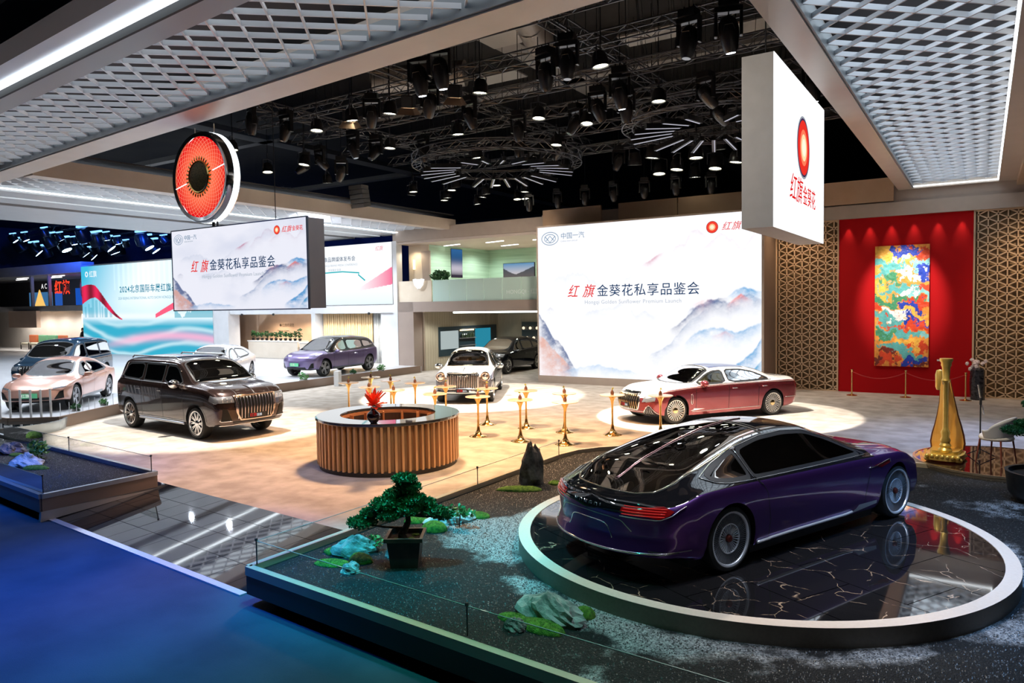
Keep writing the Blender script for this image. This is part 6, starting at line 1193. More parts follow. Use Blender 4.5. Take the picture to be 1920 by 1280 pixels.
# blue lit rig of the neighbouring hall
bl_l = emis('blue_lens', (.45, .72, 1), 14); BH = thing('blue_beam_lamp', 'x', 'lamp', (0, 0, 0)); MB().lathe([(0, .3), (.25, .28), (.33, .0), (.30, -.3), (.24, -.34)], 14).build('head_shell', fxm, BH, smooth=True, angle=40); MB().lathe([(.24, -.335), (0, -.335)], 12).build('lens', bl_l, BH); MB().b2((-.5, -.05, .34), (.5, .05, .42)).build('yoke', mat('blue_white_bar', (.3, .5, .9), .3, emit=(.2, .5, 1), estr=2), BH)
z3 = lambda x, y: (x / 4.174, 300 + y / 4.174)
for i, (x, y) in enumerate([(155, 665), (265, 695), (360, 715), (385, 630), (500, 660), (590, 690), (640, 705), (700, 730), (650, 585), (750, 622), (835, 655), (880, 685), (930, 702), (1110, 618), (1140, 645), (1190, 672), (345, 565), (465, 600), (575, 632), (830, 597), (915, 628), (190, 600), (100, 610), (985, 655), (780, 690), (1280, 620)]):
    px, py = z3(x, y); put(BH, px, py, 9.5, 'blue white beam lamp high in the neighbouring hall', 'blue beam lamps of the neighbouring hall', (R(random.uniform(10, 40)), R(random.uniform(-30, 10)), 0), 1.0 + .8 * (i < 16))
for k in range(4): box_truss((-75, 26 + 7 * k, 10.2), (-36, 24 + 7 * k, 10.2), 'long dark truss of the neighbouring hall, the %s one from the front' % ('nearest', 'second', 'third', 'farthest')[k], s=.5, n=50)
for k, (x, y, n_) in enumerate(((-10.5, 17.5, 'right'), (-16, 19.5, 'left'))):
    d = thing('air_duct', 'dull metal air duct piece in the ceiling, the %s one' % n_, 'duct', (x, y, 10.9)); MB().lathe([(.42, -1.6), (.42, 1.6)], 18, axis='Y', caps=True).build('duct_body', mat('duct_metal', (.30, .27, .24), .45, .6), d, smooth=True, angle=60); MB().lathe([(.44, -.05), (.44, .05)], 18, axis='Y').build('duct_joint', mat('duct_metal', (.30, .27, .24), .45, .6), d)
    d.rotation_euler = (0, 0, R(90 * k + 20))
du = thing('large_duct', 'big ribbed duct lit blue beyond the front canopy at top left', 'duct', (-16, 5.5, 11.2), R(60)); MB().lathe([(.55 + .02 * (i % 2), -5 + i * .18) for i in range(56)], 20, axis='Y').build('duct_body', mat('duct_metal', (.30, .27, .24), .45, .6), du, smooth=False)
for k, (a, b) in enumerate((((20, 0), (50, 95)), ((175, 0), (135, 48)), ((190, 0), (196, 18)))):
    p = CAMP(*a, 10.5); q = CAMP(*b, 9.2); o = MB().beam(p, q, .10, .10).build('steel_strut', mat('strut_tan', (.35, .32, .25), .6)); meta(o, ('steel strut at the very top left', 'second steel strut from the top left', 'short steel strut meeting the front canopy')[k], 'strut')
# ------------------------------------------------------------------ purple fastback on the turntable
def concept_car():
    M = M_(body=paint('deep_purple_paint', (.13, .045, .25), .34, .85), upper=PAINT['gloss'], glass=glassy('concept_glass', (.07, .085, .11), 1.5))
    keys = [(-2.82, .90, .30, .78, .82, .62), (-2.62, .935, .27, .81, .88, .66), (-2.4, .95, .23, .84, .945, .68), (-1.9, .975, .20, .88, 1.10, .66), (-1.4, .98, .19, .885, 1.235, .63),
            (-.92, .965, .19, .875, 1.33, .60), (-.4, .955, .19, .865, 1.365, .60), (.1, .955, .19, .86, 1.335, .60), (.55, .955, .19, .855, 1.20, .62), (1.05, .96, .19, .85, 1.01, .70), (1.3, .965, .2, .848, .965, .72),
            (1.63, .97, .21, .84, .925, .72), (2.05, .96, .23, .80, .865, .70), (2.42, .93, .25, .68, .73, .66)]
    c = Car('fastback_car', 'glossy dark purple fastback show car with black glass roof on the round black stone turntable', 'car', (-2.414, 9.439, .40), R(66.92), keys, 3.252, .345, M, yw=.955, Ra=.385,
            rear=[(0, .30), (.28, .0), (.45, .07), (.70, .05), (.82, .13), (1, .24)], front=[(0, .12), (.4, 0), (.8, .1)], pf=(.2, 3), pr=(.33, 2.5), q=.80, crown=.55, endw=.05, matf=lambda cc, j, mi: (0 if cc[0] > 1.12 and j < 100 and mi else mi) if not (cc[0] < -2.2 and .66 < cc[2] and abs(cc[1]) < .0) else 1)
    ch = M['chrome']; w4 = lambda s_: smooth_poly(s_, 2)
    # glass: one long rear screen, windscreen, side glass
    for ax in 'LR':
        c.window(ax, w4([(.98, .90), (.3, .905), (-1.08, .915), (-1.17, .93), (-1.17, 1.185), (-.75, 1.255), (-.3, 1.27), (.1, 1.24), (.5, 1.12)]), chrome=None, lab='long dark side window')
        c.window(ax, w4([(-1.235, .93), (-1.5, .93), (-1.68, .945), (-1.82, .99), (-1.62, 1.07), (-1.38, 1.14), (-1.235, 1.175)]), name='quarter_window', m=glassy('quarter_glass', (.12, .14, .18), 1.25))
        c.tube('window_trim', ax, [(1.03, .885), (.3, .89), (-.6, .895), (-1.2, .905), (-1.6, .915), (-1.76, .935), (-1.90, .99)], .007, ch, off=.003)
        c.tube('window_trim', ax, [(-1.90, .99), (-1.62, 1.09), (-1.25, 1.19), (-.7, 1.27), (-.3, 1.285), (.1, 1.255), (.5, 1.135), (1.03, .885)], .007, M['satin'], off=.003)
        c.tube('pillar_trim', ax, [(-1.2, 1.19), (-1.2, .91), (-1.12, .85)], .006, ch, off=.006)
        c.ribbon('door_line', ax, [(-1.12, .86), (-1.05, .76), (-.98, .45), (-1.0, .22)], .008, M['black'], .002)
        c.ribbon('door_line', ax, [(1.0, .84), (1.0, .76), (.92, .5), (.88, .24)], .008, M['black'], .002)
        c.tube('sill_trim', ax, [(-1.2, .235), (-.4, .235), (.5, .235), (.62, .245)], .018, mat('sill_silver', (.75, .75, .78), .3, .5), off=.012, lab='bright sill strip')
        c.fill('sill_blade', ax, [(.55, .23), (1.14, .235), (1.14, .315), (.75, .315), (.68, .26)], mat('sill_silver', (.75, .75, .78), .3, .5), off=.016)
        c.fill('fender_badge', ax, [(.97, .735), (1.22, .715), (1.42, .755), (1.42, .79), (1.38, .795), (1.15, .76), (.97, .75)], mat('red_badge', (.35, .01, .02), .2, .6, 1), off=.005, lab='red winged badge behind the front wheel')
        c.tube('badge_trim', ax, [(.95, .74), (1.1, .745), (1.42, .80), (1.42, .76)], .006, ch, off=.006)
        c.ribbon('tail_line', ax, [(-2.2, .34), (-2.45, .345), (-2.6, .35)], .01, M['satin'], .004)
    yy = .555
    rg = [(-2.57, 0), (-2.55, .25), (-2.50, .44), (-2.38, .58), (-2.15, .655), (-1.8, .66), (-1.4, .62), (-1.0, .575), (-.62, .555)]
    c.window('T', rg + [(x, -y) for x, y in rg[::-1]], name='rear_window', frame=.03)
    c.tube('rear_window_trim', 'T', [(x, y) for x, y in rg[:8]][::-1] + [(x, -y) for x, y in rg[1:8]], .0075, mat('pale_gold_trim', (.8, .7, .5), .15, 1), off=.004)
    c.tube('roof_spine', 'T', [(-2.36, 0), (-1.9, 0), (-1.4, 0), (-.8, 0), (-.3, 0)], .011, mat('spine_metal', (.75, .45, .45), .2, 1), off=.002, lab='thin bright spine along the rear glass')
    rf = [(-.5, .52), (.0, .52), (.3, .52)]
    c.window('T', [(-.55, .5), (.32, .5), (.32, -.5), (-.55, -.5)], name='roof_panel', m=M['gloss'], frame=.02)
    ws = smooth_poly([(.36, -.5), (.36, .5), (.75, .60), (1.08, .66), (1.16, .4), (1.2, 0), (1.16, -.4), (1.08, -.66), (.75, -.60)], 2)
    c.window('T', ws, name='windscreen', frame=.03)
    # hood: two lines and reflective skin
    for sg in (-1, 1): c.ribbon('hood_line', 'T', [(1.22, sg * .62), (1.7, sg * .60), (2.1, sg * .5)], .008, M['black'], .002)
    # rear: black band, lamps, letters, lower lip
    c.fill('tail_band', 'B', [(-.80, .77), (-.72, .675), (0, .665), (.72, .675), (.80, .77), (.4, .79), (0, .80), (-.4, .79)], M['gloss'], off=.006)
    red = mat('tail_lamp_red', (.16, .004, .006), .12, 0, 1, emit=(1, .02, .02), estr=.05)
    bar = mat('tail_bar_red', (.6, .02, .02), .2, 0, 1, emit=(1, .04, .03), estr=.28)
    for sg in (-1, 1):
        P = [(sg * .44, .68), (sg * .44, .765), (sg * .80, .785), (sg * .895, .775), (sg * .86, .695), (sg * .8, .675)]
        lp = c.fill('tail_lamp', 'B', P, red, off=.012, lab='red tail lamp')
        for k in range(4): c.tube('light_bar', 'B', [(sg * .46, .692 + .024 * k), (sg * .66, .694 + .024 * k), (sg * .84, .70 + .022 * k)], .004, bar, off=.014, parent=lp)
        c.tube('lamp_trim', 'B', [(sg * .44, .67), (sg * .8, .665), (sg * .88, .70), (sg * .915, .785)], .005, M['satin'], off=.012)
    for i, chx in enumerate('HONGQI'):
        p = c.pt('B', (.20 - .08 * i, .73), .012)
        text('tail_letter', chx, .062, mat('letter_metal', (.8, .85, .9), .2, 1), c.t, (p.x, p.y + .025, .705), (PI / 2, 0, -PI / 2), ext=.004)
    c.tube('bumper_lip', 'B', [(-.90, .335), (-.6, .32), (0, .31), (.6, .32), (.90, .335)], .011, ch, off=.0, lab='bright lip along the bumper')
    c.ribbon('bumper_crease', 'B', [(-.55, .52), (-.45, .62), (-.3, .64), (0, .645), (.3, .64), (.45, .62), (.55, .52)], .01, M['satin'], .003)
    c.tube('plate_recess', 'B', smooth_poly([(-.34, .42), (-.26, .57), (.26, .57), (.34, .42)], 2, False), .005, ch, off=.003)
    c.fill('grille', 'F', [(-.5, .3), (.5, .3), (.58, .62), (-.58, .62)], M['grille'], off=.006)
    for k in range(15): c.tube('grille_bar', 'F', [(-.49 + .07 * k, .31), (-.49 + .07 * k, .61)], .008, ch, off=.01)
    for sg in (-1, 1): c.fill('headlamp', 'F', [(sg * .66, .58), (sg * .84, .57), (sg * .86, .63), (sg * .66, .64)], M['lens'], off=.006)
    c.interior(mat('pale_leather', (.42, .42, .40), .5), mat('dash_dark', (.03, .03, .035), .5), xs=(.1, -.85))
    for sg in (-1, 1): MB().b2((-1.2, sg * .80 - .05, .09), (1.2, sg * .80 + .05, .24)).build('shade_skirt', M['black'], c.t)  # black boxes added to keep the gap below the sill dark
    MB().b2((-2.1, -.8, .10), (2.1, .8, .22)).build('shade_tray', M['black'], c.t)  # black slab added as the dark shade under the car
    c.wheels('concept', mat('bright_rim', (.80, .82, .86), .3, .45), m2=mat('dark_rim', (.05, .052, .06), .4, .4), rimR=.283, width=.24, m_hub=mat('hub_red', (.20, .04, .03), .3, .6))
    c.finish(); return c
concept_car()
# ------------------------------------------------------------------ shared car details
def handles(c, ax, xs, z, m, ln=.2):
    for x in xs: c.tube('door_handle', ax, [(x - ln / 2, z), (x + ln / 2, z)], .013, m, off=.012)
def doorlines(c, ax, xs, z0, z1, sl=.0):
    for x in xs: c.ribbon('door_line', ax, [(x, z1), (x + sl, (z0 + z1) / 2), (x, z0)], .009, PAINT['black'], .002)
def brown_suv():
    M = M_(body=paint('dark_brown_paint', (.055, .034, .030), .2, .7), glass=glassy('suv_glass', (.16, .17, .18), 1.6))
    keys = [(-2.66, .95, .42, 1.22, 1.30, .78), (-2.58, .97, .40, 1.27, 1.48, .78), (-2.44, .98, .38, 1.30, 1.76, .76), (-2.3, .99, .36, 1.31, 1.90, .75), (-1.8, 1.0, .33, 1.31, 1.97, .75), (0, 1.0, .33, 1.31, 1.995, .75),
            (.6, 1.0, .33, 1.31, 1.945, .76), (1.05, 1.0, .33, 1.305, 1.74, .80), (1.5, 1.0, .33, 1.295, 1.43, .86), (1.75, 1.0, .33, 1.275, 1.36, .87), (2.32, .995, .35, 1.23, 1.30, .86), (2.7, .98, .38, 1.15, 1.21, .84), (2.88, .96, .42, 1.04, 1.09, .80)]
    c = Car('suv', 'large dark brown SUV with chrome grille and roof rails standing beside the round counter', 'car', (-18.13, 12.22, 0), R(-4.9), keys, 3.43, .40, M, yw=.985, Ra=.47,
            front=[(0, .2), (.5, .04), (.8, 0), (1.1, .05)], rear=[(0, .15), (.5, 0), (1.2, .02), (1.9, .05)], pf=(.22, 2.6), pr=(.14, 2.8), q=.87, crown=.5, endw=.06)
    ch = M['chrome']
    def side(ax, sg):
        c.window(ax, smooth_poly([(1.12, 1.345), (.16, 1.355), (.16, 1.79), (.55, 1.775), (.72, 1.70)], 1), name='front_door_window')
        c.window(ax, [(.04, 1.355), (-.92, 1.365), (-.98, 1.80), (.04, 1.80)], name='rear_door_window')
        c.window(ax, smooth_poly([(-1.06, 1.365), (-2.18, 1.40), (-2.0, 1.77), (-1.08, 1.80)], 1), name='quarter_window')
        c.tube('window_trim', ax, [(1.2, 1.325), (0, 1.335), (-1.2, 1.345), (-2.26, 1.375), (-2.07, 1.80), (-1.2, 1.83), (0, 1.83), (.55, 1.81), (.85, 1.65)], .012, ch, off=.004)
        doorlines(c, ax, (.10, -1.0), .42, 1.32); doorlines(c, ax, (1.14,), .42, 1.3)
        handles(c, ax, (-.05 + .02, -1.13), 1.13, ch)
        c.tube('sill_trim', ax, [(-1.2, .42), (1.2, .42)], .016, ch); c.tube('side_step', ax, [(-1.15, .36), (1.15, .36)], .035, M['satin'], off=.02)
        c.fill('headlamp', ax, [(2.35, 1.0), (2.6, .93), (2.72, .95), (2.72, 1.12), (2.4, 1.13)], M['lens'], off=.006)
        mb = MB(); y = sg * .70; mb.tube([(-2.0, y, 1.93), (-1.9, y, 1.99), (.3, y, 2.0), (.55, y, 1.92)], .02, 6); mb.build('roof_rail', M['satin'], c.t, smooth=True)
        c.ribbon('wheel_arch_trim', ax, [(-c.wb / 2 + .49 * math.cos(a), .40 + .49 * math.sin(a)) for a in np.linspace(.1, PI - .1, 20)], .03, M['gloss'], .003)
        c.ribbon('wheel_arch_trim', ax, [(c.wb / 2 + .49 * math.cos(a), .40 + .49 * math.sin(a)) for a in np.linspace(.1, PI - .1, 20)], .03, M['gloss'], .003)
        c.fill('fog_lamp_recess', 'F', [(sg * .62, .5), (sg * .86, .5), (sg * .84, .82), (sg * .74, .8)], M['grille'], off=.008)
        c.tube('fog_trim', 'F', [(sg * .62, .5), (sg * .88, .5), (sg * .88, .56)], .014, ch, off=.01)
        l_ = c.fill('headlamp', 'F', [(sg * .56, .95), (sg * .9, .95), (sg * .93, 1.08), (sg * .60, 1.10)], M['lens'], off=.01)
        for k in range(3): c.tube('lamp_bar', 'F', [(sg * (.64 + .09 * k), .965), (sg * (.64 + .09 * k), 1.07)], .006, ch, off=.014, parent=l_)
        c.fill('tail_lamp', 'B', [(sg * .6, .95), (sg * .93, .95), (sg * .93, 1.2), (sg * .6, 1.12)], mat('tail_lamp_dull', (.3, .01, .01), .1, 0, 1), off=.008)
    both(side)
    c.window('T', smooth_poly([(1.72, 0), (1.68, .45), (1.52, .80), (1.1, .765), (.78, .70), (.68, .4), (.68, -.4), (.78, -.70), (1.1, -.765), (1.52, -.80), (1.68, -.45)], 1), name='windscreen', m=glassy('suv_screen', (.4, .42, .42), 1.5))
    c.fill('roof_glass', 'T', [(.45, -.55), (.45, .55), (-1.5, .55), (-1.5, -.55)], M['gloss'], off=.004, step=.08)
    # grille: black field, vertical bars, heavy frame
    gp = [(-.56, 1.10), (.56, 1.10), (.52, .72), (.42, .52), (-.42, .52), (-.52, .72)]
    c.fill('grille', 'F', gp, M['grille'], off=.012); c.tube('grille_frame', 'F', gp, .024, mat('rose_chrome', (.9, .72, .6), .1, 1), off=.014, closed=True)
    for k in range(13):
        y = -.48 + .08 * k; c.tube('grille_bar', 'F', [(y, .55), (y * 1.06, 1.08)], .012, ch, off=.02)
    c.tube('hood_ornament', 'T', [(2.25, 0), (2.93, 0)], .012, ch, off=.006, lab='slim bright blade on the bonnet')
    for sg in (-1, 1): c.ribbon('hood_line', 'T', [(1.75, sg * .55), (2.3, sg * .5), (2.8, sg * .46)], .02, M['black'], .001)
    c.tube('bumper_trim', 'F', [(-.85, .40), (-.4, .37), (.4, .37), (.85, .40)], .022, ch, off=.01)
    c.fill('bumper_guard', 'F', [(-.6, .38), (.6, .38), (.6, .48), (-.6, .48)], M['grille'], off=.006)
    c.plate('F', 0, .60, .5, .12, .03, (('红旗', (.8, .03, .03), .8), ('国雅', (.9, .9, .9), .62)))
    c.mirror_pair(.95, 1.36, M['chrome'], y=.98, size=(.16, .25, .19))
    c.interior(mat('brown_leather', (.30, .17, .13), .5), mat('dash_pale', (.35, .4, .4), .5), xs=(.1, -.8, -1.55), zf=.55)
    c.wheels('multi', mat('polished_rim', (.78, .79, .8), .14, 1), rimR=.305, width=.27, m2=M['grille']); c.finish(); return c
def sedan_rose():
    M = M_(body=paint('rose_red_paint', (.32, .045, .055), .24, .7), upper=paint('pearl_white_paint', (.80, .74, .68), .2, .25), glass=glassy('sedan_side_glass', (.10, .10, .10), 1.3))
    keys = [(-2.84, .86, .30, .93, 1.0, .66), (-2.7, .90, .27, .965, 1.045, .68), (-2.2, .93, .23, .985, 1.075, .66), (-1.85, .95, .22, .985, 1.13, .64), (-1.3, .955, .21, .985, 1.34, .60), (-.8, .955, .20, .985, 1.44, .59), (-.1, .955, .20, .98, 1.48, .59),
            (.45, .955, .20, .975, 1.43, .61), (.85, .955, .20, .965, 1.23, .68), (1.25, .955, .20, .945, 1.03, .76), (1.7, .955, .22, .915, .995, .78), (2.3, .93, .24, .86, .945, .74), (2.55, .90, .28, .80, .87, .66), (2.64, .87, .32, .72, .78, .60)]
    c = Car('luxury_sedan', 'long rose red and pearl white two-tone sedan parked before the big white screen', 'car', (-6.678, 20.60, 0), R(-124.06), keys, 3.316, .36, M, yw=.935, Ra=.41,
            front=[(0, .2), (.35, .05), (.6, 0), (.9, .12)], rear=[(0, .2), (.5, .02), (.8, 0), (1.1, .1)], pf=(.35, 2.3), pr=(.25, 2.4), q=.84, crown=.52, endw=.05)
    ch = M['chrome']
    def side(ax, sg):
        c.window(ax, smooth_poly([(.98, 1.015), (-.02, 1.03), (-.04, 1.33), (.25, 1.325), (.5, 1.26)], 1), name='front_door_window', m=glassy('sedan_front_glass', (.6, .62, .52), 1.25), frame=.035)
        c.window(ax, smooth_poly([(-.14, 1.03), (-1.52, 1.04), (-1.56, 1.06), (-1.15, 1.24), (-.7, 1.33), (-.15, 1.345)], 1), name='rear_door_window', frame=.035)
        c.tube('window_trim', ax, [(1.1, .995), (0, 1.0), (-1.0, 1.01), (-1.62, 1.02)], .010, ch, off=.004)
        c.tube('waist_line', ax, [(2.3, .84), (1.7, .895), (1.0, .94), (0, .965), (-1.5, .97), (-2.5, .94)], .006, mat('coach_line', (.9, .8, .7), .3, .8), off=.0)
        doorlines(c, ax, (-.08, -1.12), .27, .98); doorlines(c, ax, (1.02,), .27, .95); handles(c, ax, (-.30 + .02, -1.33), .86, ch, .17)
        c.tube('sill_trim', ax, [(-1.2, .30), (1.15, .30)], .012, mat('warm_chrome', (.9, .78, .7), .1, 1))
        c.fill('fender_vent', ax, [(1.08, .33), (1.2, .33), (.5, .37), (1.1, .385)], ch, off=.006)
        c.tube('fender_emblem', ax, smooth_poly([(1.135, .50), (1.185, .50), (1.19, .75), (1.16, .78), (1.13, .75)], 2), .009, ch, off=.008, closed=True, lab='slim upright chrome loop on the front wing')
        c.tube('tail_trim', ax, [(-2.1, .50), (-2.6, .50)], .012, ch)
        c.fill('headlamp', 'F', [(sg * .58, .60), (sg * .76, .61), (sg * .79, .75), (sg * .60, .745)], M['lens'], off=.012)
        c.fill('headlamp', ax, [(2.28, .63), (2.44, .6), (2.44, .74), (2.24, .74)], M['lens'], off=.008)
        v = c.fill('bumper_vent', 'F', [(sg * .5, .26), (sg * .84, .28), (sg * .76, .50), (sg * .70, .50)], M['grille'], off=.012)
        for k in range(5): c.tube('vent_bar', 'F', [(sg * (.58 + .05 * k), .28), (sg * (.66 + .025 * k), .48)], .005, M['satin'], off=.016, parent=v)
        c.tube('vent_trim', 'F', [(sg * .40, .27), (sg * .55, .30), (sg * .70, .51), (sg * .76, .51), (sg * .86, .30)], .010, ch, off=.014)
        c.fill('tail_lamp', 'B', [(sg * .4, .82), (sg * .84, .82), (sg * .84, .92), (sg * .4, .90)], mat('tail_lamp_dull', (.3, .01, .01), .1, 0, 1), off=.008)
    both(side)
    c.window('T', [(1.30, 0), (1.26, .4), (1.12, .70), (1.02, .75), (.75, .69), (.42, .60), (.36, .3), (.36, -.3), (.42, -.60), (.75, -.69), (1.02, -.75), (1.12, -.70), (1.26, -.4)], name='windscreen', m=glassy('sedan_screen', (.6, .62, .6), 1.35))
    c.window('T', smooth_poly([(-1.0, .5), (-1.85, .58), (-1.92, 0), (-1.85, -.58), (-1.0, -.5)], 1), name='rear_window')
    c.fill('roof_glass', 'T', [(.3, -.54), (.3, .54), (-.9, .54), (-.9, -.54)], mat('roof_glass', (.03, .05, .12), .04, .2, 1), off=.005, step=.06)
    gp = [(-.44, .80), (.44, .80), (.52, .62), (.44, .40), (-.44, .40), (-.52, .62)]
    c.fill('grille', 'F', gp, M['grille'], off=.014); c.tube('grille_frame', 'F', gp, .02, ch, off=.016, closed=True)
    gold = mat('gold_chrome', (.85, .68, .42), .12, 1)
    for k in range(13): y = -.42 + .07 * k; c.tube('grille_bar', 'F', [(y, .42), (y, .78)], .011, gold, off=.022)
    c.fill('grille_cap', 'F', [(-.46, .80), (.46, .80), (.42, .86), (-.42, .86)], ch, off=.012)
    c.fill('bumper_grille', 'F', [(-.55, .24), (.55, .24), (.5, .34), (-.5, .34)], M['grille'], off=.01); c.tube('bumper_trim', 'F', [(-.6, .36), (.6, .36)], .01, ch, off=.012)
    c.plate('F', 0, .50, .42, .11, .035, (('红旗', (.8, .03, .03), .8), ('国雅', (.9, .9, .9), .6)))
    c.mirror_pair(.80, 1.04, M['body'], y=.90, size=(.15, .25, .15))
    c.interior(mat('cream_leather', (.62, .60, .42), .5), mat('dash_tan', (.3, .2, .15), .5), xs=(.15, -.85))
    c.wheels('turbine', mat('pale_rim', (.85, .82, .76), .25, .8), rimR=.28, width=.24, m2=mat('wheel_shadow', (.05, .05, .05), .6), m_hub=mat('hub_gold', (.8, .6, .3), .2, 1)); c.finish(); return c
def classic_white():
    M = M_(body=paint('silver_grey_paint', (.20, .19, .22), .14, .8), upper=paint('classic_white_paint', (.86, .85, .80), .18, .1), glass=glassy('classic_side_glass', (.22, .2, .18), 1.5))
    keys = [(-2.75, .86, .36, .95, 1.02, .66), (-2.5, .93, .33, 1.02, 1.10, .68), (-2.0, .97, .30, 1.05, 1.17, .68), (-1.6, .98, .29, 1.06, 1.42, .64), (-1.1, .98, .28, 1.06, 1.66, .62), (-.3, .98, .28, 1.06, 1.74, .62), (.35, .98, .28, 1.06, 1.70, .63),
            (.65, .98, .28, 1.055, 1.56, .66), (1.0, .98, .28, 1.045, 1.23, .72), (1.15, .98, .28, 1.04, 1.16, .70), (1.8, .97, .29, 1.0, 1.14, .60), (2.3, .95, .32, .95, 1.09, .56), (2.5, .92, .36, .90, 1.02, .52)]
    c = Car('classic_limousine', 'white and silver classic style limousine with round headlamps and tall upright grille', 'car', (-15.60, 21.62, 0), R(-61), keys, 3.5, .39, M, yw=.955, Ra=.45,
            front=[(0, .12), (.4, .02), (1.2, .02)], rear=[(0, .15), (.5, 0), (1.2, .1)], pf=(.14, 3), pr=(.2, 2.4), q=.84, crown=.5, endw=.07)
    ch = M['chrome']
    def side(ax, sg):
        c.window(ax, smooth_poly([(.9, 1.10), (-.02, 1.11), (-.02, 1.56), (.3, 1.55), (.52, 1.47)], 1), name='front_door_window'); c.window(ax, smooth_poly([(-.12, 1.11), (-1.35, 1.12), (-1.25, 1.42), (-.9, 1.55), (-.12, 1.57)], 1), name='rear_door_window')
        c.tube('window_trim', ax, [(1.0, 1.08), (-1.5, 1.09)], .012, ch, off=.004); c.tube('sill_trim', ax, [(-1.2, .36), (1.2, .36)], .02, ch); c.tube('waist_line', ax, [(2.3, .80), (0, .86), (-2.3, .84)], .012, ch)
        doorlines(c, ax, (-.07, -1.15, .95), .36, 1.04); handles(c, ax, (-.28, -1.3), .95, ch)
        p = c.pt('F', (sg * .74, .90), 0); rg = mat('rose_metal', (.8, .62, .52), .2, 1)
        mb = MB(); mb.lathe([(.165, -.02), (.17, .05), (.15, .085), (.13, .085), (.125, .05)], 28, axis='Y', c=(0, 0, 0)); 
        hl = mb.build('headlamp', ch, c.t, smooth=True, angle=40); hl.location = p; hl.rotation_euler = (0, 0, PI / 2); hl['label'] = 'round chrome ringed headlamp'
        MB().lathe([(.128, .05), (.10, .075), (0, .085)], 24, axis='Y').build('headlamp_lens', rg, hl, smooth=True); MB().lathe([(.05, .07), (.045, .1), (0, .105)], 16, axis='Y').build('lamp_core', ch, hl, smooth=True)
        c.fill('fog_lamp', 'F', [(sg * .68, .56), (sg * .84, .56), (sg * .84, .64), (sg * .68, .64)], M['lens'], off=.01)
    both(side)
    c.window('T', [(1.15, .0), (1.13, .5), (1.06, .72), (.85, .70), (.50, .62), (.44, .4), (.44, -.4), (.50, -.62), (.85, -.70), (1.06, -.72), (1.13, -.5)], name='windscreen', m=glassy('classic_screen', (.75, .66, .45), 1.5), chrome=(.014, mat('gold_chrome', (.85, .68, .42), .12, 1)))
    gp = [(-.50, 1.0), (.50, 1.0), (.50, .50), (-.50, .50)]
    c.fill('grille', 'F', gp, M['grille'], off=.02); c.tube('grille_frame', 'F', gp, .03, ch, off=.03, closed=True)
    for k in range(17): y = -.46 + .0575 * k; c.tube('grille_bar', 'F', [(y, .52), (y, .97)], .014, ch, off=.035)
    for k in range(3): c.tube('grille_arch', 'F', smooth_poly([(-.18 + .12 * k, .78), (-.17 + .12 * k, .93), (-.07 + .12 * k, .93), (-.06 + .12 * k, .78)], 2, False), .01, ch, off=.05)
    c.tube('bumper', 'F', [(-.9, .42), (-.5, .40), (.5, .40), (.9, .42)], .05, ch, off=.05); c.tube('bumper', 'F', [(-.86, .27 + .08), (.86, .27 + .08)], .02, M['gloss'], off=.02)
    c.tube('hood_ornament', 'T', [(1.9, 0), (2.42, 0)], .014, ch, off=.01); c.plate('F', 0, .45, .44, .12, .13, (('红旗', (.9, .03, .03), .8), ('国礼', (.95, .95, .95), .62)))
    c.mirror_pair(.72, 1.13, ch, y=.95, size=(.14, .26, .17))
    c.interior(mat('tan_leather', (.45, .28, .12), .5), mat('dash_tan', (.3, .2, .15), .5), xs=(.1, -.9))
    c.wheels('multi', mat('pale_rim', (.85, .82, .76), .25, .8), rimR=.28, width=.24, m2=M['black']); c.finish()
    return c
